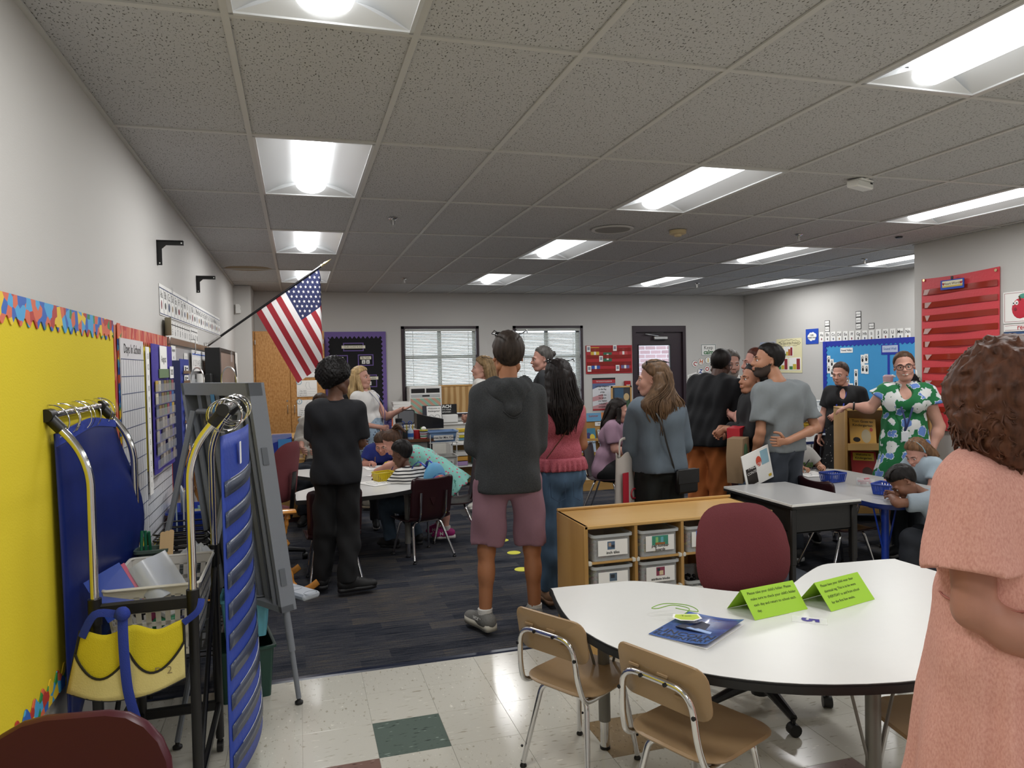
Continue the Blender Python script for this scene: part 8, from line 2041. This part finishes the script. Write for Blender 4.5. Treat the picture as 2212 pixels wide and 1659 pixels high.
person('bearded person with short black hair in a grey T-shirt, one arm behind the back', (3.63, 4.82, .004), 14, 1.74, '#ac7a5e', dict(head=(-.045, .10, 1.605), neck=(-.02, .02, 1.44), shL=(-.19, .03, 1.365), shR=(.18, -.03, 1.365), elL=(-.235, .01, 1.06), wrL=(-.225, .10, .80), elR=(.235, -.13, 1.07), wrR=(-.16, -.175, 1.0)), hands={'L': ((.05, .1, -1), (.5, .3, 0), .5), 'R': ((-1, .25, .0), (.2, 1, 0), .6)}, b=.95, hair=('short', '#120e0c', {'line': .088}), beard='#3a2c24', head=(56, 4, 0), face=True, brow='#15100e', extra=ex, jaw=1.04)
def ex(C):
 C['garment']('sleeveless_top', '#0e1013', ['torso'], .014, .005, hem=.86); trousers(C, '#16181c', 1.93, .016, .012); both_shoes(C, '#202022', '#333333')
person('person with red-brown hair and bare crossed arms beside the bearded person', (3.70, 5.33, .004), 62, 1.70, '#c08a7c', dict(head=(.05, -.05, 1.585), neck=(.055, -.095, 1.42), chest=(.04, -.06, 1.25), waist=(.02, -.03, 1.06), shL=(-.11, -.06, 1.345), shR=(.21, -.10, 1.345), elL=(-.20, .08, 1.11), elR=(.25, .06, 1.11), wrL=(.07, .16, 1.15), wrR=(-.12, .12, 1.17)), hands={'R': ((-1, -.3, .3), (-.3, -.6, .1), .55), 'L': ((1, .2, .1), (0, -1, 0), .5)}, fem=True, b=1.08, hair=('bun', '#4a2419', {'at': (0, -.115, -.02)}), head=(12, 0, 0), face=True, brow='#5a3526', extra=ex, armk=1.1)
def ex(C):
 tee(C, '#17181b', 1.6, .84, .016, .005); trousers(C, '#3a4656', 1.93, .016, m=jeans_mat('#3e5064')); both_shoes(C, '#7a6a5a', '#aaa499'); shades(C, .02, .118, -15)
person('shorter person whose face shows below the beard of the person in grey', (3.55, 5.10, .004), 66, 1.58, '#a9765c', dict(head=(-.03, .0, 1.455), wrL=(-.06, .22, 1.06), elL=(-.17, .04, 1.02), wrR=(.05, .24, 1.06), elR=(.17, .04, 1.02)), hands={'L': ((.3, .6, -.5), (1, 0, -.2), .4), 'R': ((-.4, .5, -.6), (-1, 0, -.2), .4)}, fem=True, hair=('pony', '#17110f', {'len': .2}), head=(20, 4, 0), face=True, extra=ex)
def ex(C):
 tee(C, '#d9d9d6', .62, .88, .018); collar(C, '#d9d9d6'); trousers(C, '#3a3f4a', 1.93, .016); both_shoes(C, '#2a2a2c', '#1c1c1c')
person('person with a grey beard glimpsed behind the person with red-brown hair', (4.05, 6.15, .004), 150, 1.70, '#b08474', fem=False, hair=('short', '#5a5550'), beard='#8a8078', head=(15, -6, 0), face=True, brow='#6a625c', extra=ex)
M_blkfl = ramp_mat('black_floral', [(0, '#a9a9a4'), (.16, '#8d8d8a'), (.22, '#0c0d10'), (1, '#0a0b0e')], 'voronoi', 34, rough=.85)
def ex(C):
 j = C['j']
 tee(C, '#0c0c0f', .62, .84, .014, .004, more=[('sub', (-.01, .11, 1.27), (.058, .06, .11))])
 C['garment']('skirt', '#0c0d10', [('hips', 1), ('cap', (0, -.01, .84), (0, -.02, .12), .16, .24, .05, 1)], .014, .004, m=M_blkfl, skirt=(.85, 9, .016), hem=.12)
 lanyard(C, '#2a3a9c', [(-.06, .02, 1.33), (-.05, .118, 1.20), (-.01, .155, 1.02), (.0, .15, .97), (.02, .155, 1.02), (.055, .115, 1.2), (.06, .02, 1.33)])
 for s in (-1, 1): C['H_']('earring', M_brass, ring((s * .083, 0, -.05), .014, .003, 14, 5, RY(90)), ring((s * .083, 0, -.078), .010, .003, 12, 5, RY(90)))
 C['H_']('hair_clip', mat('clip_brown', '#3a2a20', .4), ball((.03, -.10, .07), .03, .02, .03, 10, 6))
 P('watch', C['t'], M_black, tube([(j['wrR'][0] + .03 * math.cos(a), j['wrR'][1] + .03 * math.sin(a), j['wrR'][2] + .03) for a in [2 * PI * k / 14 for k in range(14)]], .009, 6, closed=True)); both_shoes(C, '#1c1c1e', '#222222')
person('smiling person with brown ponytail in black top and black floral skirt', (5.72, 6.55, .004), 128, 1.57, SK_L, dict(head=(.02, .03, 1.445), neck=(-.02, 0, 1.30), shL=(-.16, 0, 1.235), shR=(.13, 0, 1.235), elL=(-.225, -.01, .97), wrL=(.03, .20, 1.03), elR=(.20, .0, .99), wrR=(.23, .06, .77)), hands={'L': ((.6, .2, -.6), (.3, -.7, -.3), .7)}, fem=True, b=1.10, hair=('pony', '#3b2a20', {'base': (.02, -.11, .05), 'end': (.07, -.12, -.16)}), head=(-14, -12, 0), face=True, smile=.5, brow='#3a281e', extra=ex, bust=1.0, belly=.012, armk=1.15, hips=1.05)
def floral():
 m = bpy.data.materials.new('green_floral'); m.use_nodes = True
 nt = m.node_tree; b_ = nt.nodes['Principled BSDF']; b_.inputs['Roughness'].default_value = .8
 tc = nt.nodes.new('ShaderNodeTexCoord')
 nz = nt.nodes.new('ShaderNodeTexNoise'); nz.inputs['Scale'].default_value = 30; nz.inputs['Detail'].default_value = 1
 nt.links.new(tc.outputs['Object'], nz.inputs['Vector'])
 sc = nt.nodes.new('ShaderNodeVectorMath'); sc.operation = 'SCALE'; sc.inputs['Scale'].default_value = .045
 nt.links.new(nz.outputs['Color'], sc.inputs[0])
 ad = nt.nodes.new('ShaderNodeVectorMath'); ad.operation = 'ADD'; nt.links.new(tc.outputs['Object'], ad.inputs[0]); nt.links.new(sc.outputs[0], ad.inputs[1])
 vo = nt.nodes.new('ShaderNodeTexVoronoi'); vo.inputs['Scale'].default_value = 9.5; vo.inputs['Randomness'].default_value = .75
 nt.links.new(ad.outputs[0], vo.inputs['Vector'])
 def ramp(stops, src, interp='CONSTANT'):
  cr = nt.nodes.new('ShaderNodeValToRGB'); cr.color_ramp.interpolation = interp; el = cr.color_ramp.elements
  while len(el) < len(stops): el.new(.5)
  for e_, (p_, c_) in zip(el, stops): e_.position = p_; e_.color = (*c_, 1)
  nt.links.new(src, cr.inputs[0]); return cr.outputs[0]
 petal = ramp([(0, rgb('#5f82c4')), (.5, rgb('#d6d8d6'))], vo.outputs['Color'])
 edge = ramp([(0, (0, 0, 0)), (.44, (0, 0, 0)), (.45, (1, 1, 1)), (.49, (0, 0, 0))], vo.outputs['Distance'])
 msk = ramp([(0, (0, 0, 0)), (.055, (1, 1, 1)), (.49, (0, 0, 0))], vo.outputs['Distance'])
 m1 = nt.nodes.new('ShaderNodeMix'); m1.data_type = 'RGBA'; m1.inputs[6].default_value = (*rgb('#146b3a'), 1); nt.links.new(msk, m1.inputs[0]); nt.links.new(petal, m1.inputs[7])
 m2 = nt.nodes.new('ShaderNodeMix'); m2.data_type = 'RGBA'; nt.links.new(edge, m2.inputs[0]); nt.links.new(m1.outputs[2], m2.inputs[6]); m2.inputs[7].default_value = (*rgb('#c9d2da'), 1)
 nt.links.new(m2.outputs[2], b_.inputs[0]); return m
M_floral = floral()
def ex(C):
 j = C['j']
 C['garment']('dress', '#146b3a', ['torso', ('sleeve', 'L', .34, .03), ('sleeve', 'R', .34, .03), ('cap', (0, 0, .95), (0, 0, .35), .145, .28, .06, 1), ('sub', (0, .125, 1.34), (.062, .07, .11))], .016, .005, m=M_floral, skirt=(.95, 8, .02), hem=.35)
 spectacles(C)
 lanyard(C, '#1c2858', [(-.075, .02, 1.40), (-.07, .12, 1.27), (-.01, .195, 1.06), (.02, .19, .98), (.015, .195, 1.06), (.06, .125, 1.27), (.07, .02, 1.40)], (.02, .20, .93))
 C['H_']('earring', M_paper, ball((-.085, 0, -.06), .006, .004, .026, 8, 6))
 P('wristband', C['t'], M_black, xf(ring((0, 0, 0), .031, .008, 16, 6, RY(85)), T(*lerp(j['elR'], j['wrR'], .82)))); both_shoes(C, '#8a7a6a', '#9a8a78')
person('smiling person in glasses and green dress with blue and white flowers', (5.14, 5.14, .004), 142, 1.66, SK_L, dict(head=(.0, .03, 1.53), neck=(-.005, 0, 1.375), shL=(-.165, .0, 1.305), shR=(.155, 0, 1.305), elL=(-.275, -.02, 1.0), wrL=(-.20, .05, .77), elR=(.27, .0, 1.16), wrR=(.435, .02, 1.185)), hands={'R': ((.9, .1, -.35), (0, 0, -1), .25)}, fem=True, b=1.10, hair=('bun', '#4a3626', {'at': (0, -.11, -.02)}), head=(-6, -2, 5), face=True, smile=1, brow='#3d2b20', extra=ex, bust=1.05, belly=.01, armk=1.15, res=.011)
def ex(C):
 j = C['j']; M_pk = ramp_mat('coral_linen', [(.3, '#cf9284'), (.5, '#dba192'), (.7, '#e3ac9e')], 'noise', 240, (1, 1, .5), rough=.9, bump=.15, detail=4)
 C['garment']('dress', '#cc8a7b', ['torso', ('sleeve', 'L', .66, .030), ('sleeve', 'R', .66, .030), ('cap', (.02, 0, 1.0), (.03, -.01, .25), .155, .30, .06, 1)], .020, .006, m=M_pk, skirt=(1.02, 15, .013, .02, 0), hem=.25, zs=.35, wl=.16, res_=.010)
 P('waist_seam', C['t'], mat('coral_seam', '#a9685c', .9), tube([(.02 + .20 * math.cos(a), -.005 + .135 * math.sin(a), 1.03) for a in [2 * PI * k / 40 for k in range(40)]], .003, 5, closed=True)); both_shoes(C, '#c9a88a', '#b9987a')
person('person with big curly brown hair in a coral pink linen dress', (1.67, 1.355, 0), 6, 1.65, '#ad7a66', dict(head=(.0, .0, 1.482), neck=(.0, -.01, 1.355), shL=(-.135, .0, 1.295), shR=(.165, 0, 1.295), chest=(.01, 0, 1.20), waist=(.015, 0, 1.03), pelvis=(.02, -.01, .89), elL=(-.165, -.03, 1.02), wrL=(.02, -.25, .86), elR=(.23, -.06, 1.02), wrR=(.06, -.27, .85)), hands={'L': ((1, -.15, -.3), (0, 1, 0), .4), 'R': ((-1, -.1, -.2), (0, 1, 0), .4)}, fem=True, b=1.03, armk=1.18, hair=('bigcurly', '#553526'), head=(-40, 0, 0), extra=ex, res=.010)
def ex(C):
 C['garment']('top', '#dcdad6', ['torso', ('sleeve', 'L', .12, .01), ('sleeve', 'R', .12, .01)], .014, .004, hem=.83)
 C['garment']('skirt', '#8fa3b4', [('hips', 1), ('cap', (0, 0, .88), (0, 0, .28), .15, .21, .05, 1)], .012, .004, m=ramp_mat('dotted_blue', [(0, '#26304a'), (.2, '#26304a'), (.24, '#8ea2b4'), (1, '#9aaebf')], 'voronoi', 34, rough=.85, interp='CONSTANT'), skirt=(.86, 8, .015), hem=.28)
 lanyard(C, '#24357e', [(-.06, .0, 1.35), (-.06, .12, 1.2), (-.01, .15, 1.0), (.0, .15, .97), (.01, .15, 1.0), (.05, .12, 1.2), (.06, .0, 1.35)], (0, .155, .92)); both_shoes(C, '#8d867a', '#a89880')
 P('bracelet', C['t'], M_steel, xf(ring((0, 0, 0), .029, .005, 14, 6, RY(80)), T(*lerp(C['j']['elL'], C['j']['wrL'], .9))))
person('blonde person in white sleeveless top and blue dotted skirt, gesturing', (.80, 8.35, .004), -120, 1.64, SK_L, dict(head=(.04, -.10, 1.50), neck=(.03, -.085, 1.345), chest=(.02, -.06, 1.19), waist=(.01, -.03, 1.02), shL=(-.12, -.04, 1.275), shR=(.17, -.11, 1.275), elL=(-.12, .12, 1.045), wrL=(-.02, .36, 1.14), elR=(.22, -.10, 1.0), wrR=(.1, .12, .95)), hands={'L': ((.3, 1, .2), (.2, -.2, 1), .15)}, fem=True, b=1.06, hair=('long', '#b5996c', {'len': .27, 'wide': .08, 'front': .22}), head=(-8, 6, 0), face=True, brow='#8a6a4a', extra=ex)
def ex(C):
 j = C['j']; C['garment']('blouse', '#d5d3cd', ['torso', ('sleeve', 'L', .14, .02), ('sleeve', 'R', .14, .02)], .018, .006, hem=.90)
 P('neck_ruffle', C['t'], mat('blouse_d5d3cd', '#d5d3cd'), tube([(j['neck'][0] + (.075 + .006 * math.sin(9 * a)) * math.cos(a), j['neck'][1] + .02 + (.07 + .006 * math.sin(9 * a)) * math.sin(a), j['neck'][2] - .02 - .02 * math.sin(a)) for a in [2 * PI * k / 60 for k in range(60)]], .008, 5, closed=True))
 trousers(C, '#2c3a50', 1.93, .01, m=jeans_mat('#2c3a50')); both_shoes(C, '#c9c5bd', '#dddad4'); shades(C, .0, .115, -10)
person('person with ash blonde hair and a white blouse by the left window', (1.95, 7.8, .004), 72, 1.70, SK_L, dict(head=(0, -.02, 1.58), neck=(0, -.045, 1.415), elL=(-.18, -.02, 1.12), wrL=(-.03, .14, 1.06), elR=(.18, -.02, 1.1), wrR=(.04, .14, 1.04)), fem=True, hair=('long', '#7d6647', {'len': .26, 'wide': .07}), head=(0, 2, 0), face=True, brow='#5d4630', extra=ex, b=1.03)
def ex(C):
 tee(C, '#2a2c2f', .65, .88, .018); trousers(C, '#2c3036', 1.93, .016); both_shoes(C, '#222222', '#333333')
person('person with grey hair tied in a small bun, standing in front of the right window', (2.63, 7.62, .004), 72, 1.80, '#b58676', hair=('bun', '#4a4744', {'at': (0, -.12, .045)}), head=(10, -4, 0), face=True, brow='#5a524c', extra=ex)
J_ = seated(1.62, .36, .12, False); J_.update(elL=(-.20, .16, .70), wrL=(-.04, .36, .62), elR=(.2, .16, .7), wrR=(.06, .36, .62), kneeL=(-.13, .36, .47), ankL=(-.15, .26, .09), kneeR=(.06, .40, .47), ankR=(.08, .36, .09))
def ex(C):
 tee(C, '#96788a', .7, None, .018, .006, zs=.5); C['garment']('shorts', '#0c0c0e', [('hips', 1), ('leg', 'L', .42, .02), ('leg', 'R', .42, .02)], .014, .005); both_shoes(C, '#0e0e10', '#dcdcd8')
person('seated person with long dark hair in a mauve T-shirt and black shorts', (3.20, 7.28, .004), -128, 1.62, '#c29080', J_, fem=True, b=1.10, hair=('long', '#1d1613', {'len': .30, 'wide': .09, 'front': .2}), head=(10, -8, 0), extra=ex, legk=1.08)
J_ = seated(1.66, .46, .02, False); J_.update(elR=(.24, .0, .85), wrR=(.16, .25, .78))
def ex(C): tee(C, '#bdb9b0', 1.5, None, .026, .008, zs=.5); trousers(C, '#20242c', 1.9, .016); both_shoes(C, '#222222', '#333333')
person('seated person in a loose white linen shirt, mostly hidden by the person in black', (.24, 8.22, .004), 165, 1.66, SK_L, J_, fem=True, b=1.08, hair=('short', '#3a2a20'), extra=ex)
# ================================================================ children
def kid(label, loc, rz, H, sk, sz, lean, J, shirt, pants, hair, head, extra=None, hands=None, sl=.62, m=None, brow='#2a1e18', shoes=('#202226', '#dcdcd8'), legf=1.9, ang=(0, 0)):
 j = seated(H, sz, lean); j.update(J)
 def ex(C):
  if shirt: tee(C, shirt, sl, None, .012, .003, m=m)
  if pants: trousers(C, pants[0], legf, .014, .012, .003, m=pants[1] if len(pants) > 1 else None)
  both_shoes(C, *shoes, ang)
  if extra: extra(C)
 return person(label, loc, rz, H, sk, j, kid=True, hands=hands, hair=hair, head=head, face=True, extra=ex, brow=brow, res=.011, cat='child' if False else 'person')
M_stripe = ramp_mat('striped_jersey', [(0, '#d9d7d2'), (.66, '#d9d7d2'), (.68, '#14151a'), (1, '#14151a')], 'wave_z', 11.5, rough=.85, interp='CONSTANT', detail=0)
kid('child with cropped dark hair in a black and white striped shirt, seated with a backpack', (.985, 6.22, .004), 34, 1.16, '#5c3b2a', .37, .10, dict(head=(-.06, .15, .855), neck=(-.04, .09, .715), shL=(-.135, .10, .685), shR=(.075, .05, .68), elL=(-.17, .20, .56), wrL=(-.15, .37, .635), elR=(.09, .25, .57), wrR=(-.05, .42, .64), chest=(-.02, .06, .62), kneeL=(-.13, .30, .40), ankL=(-.12, .24, .075), kneeR=(.05, .29, .40), ankR=(.13, .16, .075)), '#d9d7d2', ('#3c4c5c', jeans_mat('#3f5162')), ('kidshort', '#120d0b', {'line': .075}), (18, -22, 0), m=M_stripe, shoes=('#131315', '#1d1d1f'), ang=(20, -40), hands={'L': ((.2, 1, 0), (.3, 0, -1), .3), 'R': ((-.5, 1, 0), (0, 0, -1), .6)})
M_mint = ramp_mat('mint_floral', [(0, '#b8506c'), (.2, '#b8506c'), (.26, '#7fb9ae'), (.8, '#86c2b6'), (.86, '#3d7a6c'), (1, '#7fb9ae')], 'voronoi', 26, rough=.85, interp='CONSTANT')
def ex(C):
 j = C['j']
 C['garment']('dress', '#86c2b6', ['torso', ('sleeve', 'L', .3, .01), ('sleeve', 'R', .3, .01), ('cap', (0, .12, .72), (0, -.14, .45), .12, .20, .06, 1)], .014, .004, m=M_mint, skirt=(.75, 9, .012, 0, -.1))
 for k, d in (('L', 10), ('R', -10)):
  s, Ms = C['shoe'](k, [mat('shoe_pink', '#a81e72', .6), mat('sole_white', '#d8d4d0', .6), mat('lace_pink', '#d05a9c')], d, .25); o = text(s, 'N', .04, Ms @ T(-.042, .05, .05) @ RZ(-90), M_paper, bold=.002)
 P('sock', C['t'], mat('sock_white', '#cfcdc8'), *[cyl((j[k][0], j[k][1], .09), (j[k][0], j[k][1], .15), .036) for k in ('ankL', 'ankR')])
person('child with a brown ponytail in a mint green floral dress, leaning over the table', (1.24, 6.60, .004), 72, 1.18, '#c99484', dict(head=(-.01, .43, .915), neck=(0, .30, .83), chest=(0, .18, .75), waist=(0, .04, .66), pelvis=(0, -.06, .56), shL=(-.115, .27, .82), shR=(.11, .27, .80), elL=(-.12, .44, .72), wrL=(-.08, .58, .67), elR=(.15, .42, .68), wrR=(.10, .55, .655), hipL=(-.055, -.06, .54), hipR=(.055, -.06, .54), kneeL=(-.06, -.03, .31), kneeR=(.06, .02, .31), ankL=(-.07, -.06, .075), ankR=(.08, .02, .075)), kid=True, hair=('pony', '#4a3427', {'base': (0, -.09, .10), 'end': (0, -.17, .02)}), head=(0, -38, 0), face=True, extra=ex, res=.011, hands={'L': ((.1, .6, -.7), (0, -.5, -.6), .6), 'R': ((-.2, 1, 0), (0, 0, -1), .3)})
kid('child with brown hair in a royal blue polo shirt, drawing behind the yellow baskets', (.80, 7.62, .004), 178, 1.14, '#b98270', .38, .12, dict(head=(-.01, .17, .835), wrR=(.10, .30, .665), elR=(.17, .14, .63), wrL=(-.06, .32, .66), elL=(-.16, .16, .63)), '#16246e', ('#2a2c34',), ('kidshort', '#3a281c', {'line': .062}), (-14, -28, 0), hands={'R': ((-.3, 1, 0), (0, 0, -1), .7), 'L': ((.4, 1, 0), (0, 0, -1), .3)})
def ex(C): text(C['t'], 'TURTLES', .055, T(-.015, .155, .66) @ RZ(180) @ RX(8), mat('turtle_green', '#46642e', .7), bold=.003); P('shirt_print', C['t'], mat('print_green', '#5f7a48', .8), xf(ball((0, 0, 0), .075, .012, .035, 14, 6), T(-.01, .128, .60))); P('cord', C['t'], CM('#9fc43c'), tube(smooth_path([(-.06, .05, .77), (-.045, .13, .70), (-.01, .16, .60), (.03, .135, .70), (.05, .05, .77)], 5), .0035, 5))
kid('child with cropped fair hair in a pale grey printed T-shirt at the blue-edged table', (4.37, 5.64, .004), 158, 1.16, '#bd8b70', .36, .07, dict(head=(-.0, .12, .905), neck=(0, .06, .78), elL=(-.21, .12, .62), wrL=(-.15, .30, .665), elR=(.18, .14, .62), wrR=(.02, .32, .66)), '#a5a39f', ('#2a2c30',), ('buzz', '#8a6845', {'line': .068}), (-8, -24, 0), extra=ex, brow='#8a6845', hands={'R': ((-.5, .8, 0), (0, 0, -1), .7), 'L': ((.3, .7, .1), (.5, 0, -.8), 1.0)})
def ex(C): C['H_']('headband', CM('#8fb6c4'), tube([(.09 * math.cos(a), .0, .04 + .094 * math.sin(a)) for a in [R(-10 + 200 * k / 20) for k in range(21)]], .007, 6, flat=(1.4, .5)))
kid('child with light brown hair and a pale blue headband, writing at the blue-edged table', (4.93, 4.62, .004), 96, 1.16, '#c29080', .36, .14, dict(head=(.03, .17, .835), wrR=(.02, .46, .665), elR=(.13, .26, .62)), '#9fb0bc', ('#3a4048',), ('long', '#6d4f36', {'len': .16, 'wide': .06}), (0, -30, 0), extra=ex, hands={'R': ((0, 1, -.1), (-.2, 0, -1), .8)})
def ex(C):
 g = random.Random(3); s = []
 for x in (-.05, -.02, .015, .05): s.append(tube([(x, .06 - .16 * q, .105 + .045 * math.sin(PI * q) - .06 * q) for q in [k / 12 for k in range(13)]], [.012 + .005 * (k % 2) for k in range(13)], 6))
 C['H_']('braid', mat('braid_dark', '#120d0c', .45), *s)
kid('child with dark braided hair bent low over the near end of the blue-edged table', (4.08, 3.60, .004), 24, 1.14, '#7d5440', .34, .2, dict(head=(-.07, .34, .775), neck=(0, .22, .69), chest=(0, .12, .60), shL=(-.10, .20, .66), shR=(.11, .20, .66), elL=(-.20, .33, .655), wrL=(-.03, .44, .66), elR=(.2, .3, .65), wrR=(.1, .46, .66)), '#8d99a3', ('#20242c',), ('short', '#120d0c', {'line': .07}), (30, -50, 10), extra=ex, hands={'L': ((1, .3, 0), (0, 0, -1), .4)})
kid('child in blue glimpsed behind the orange trousers', (4.02, 6.95, .004), 110, 1.14, '#b98270', .36, .12, {}, '#1c2c78', ('#24262c',), ('kidshort', '#2a1c14'), (0, -25, 0))
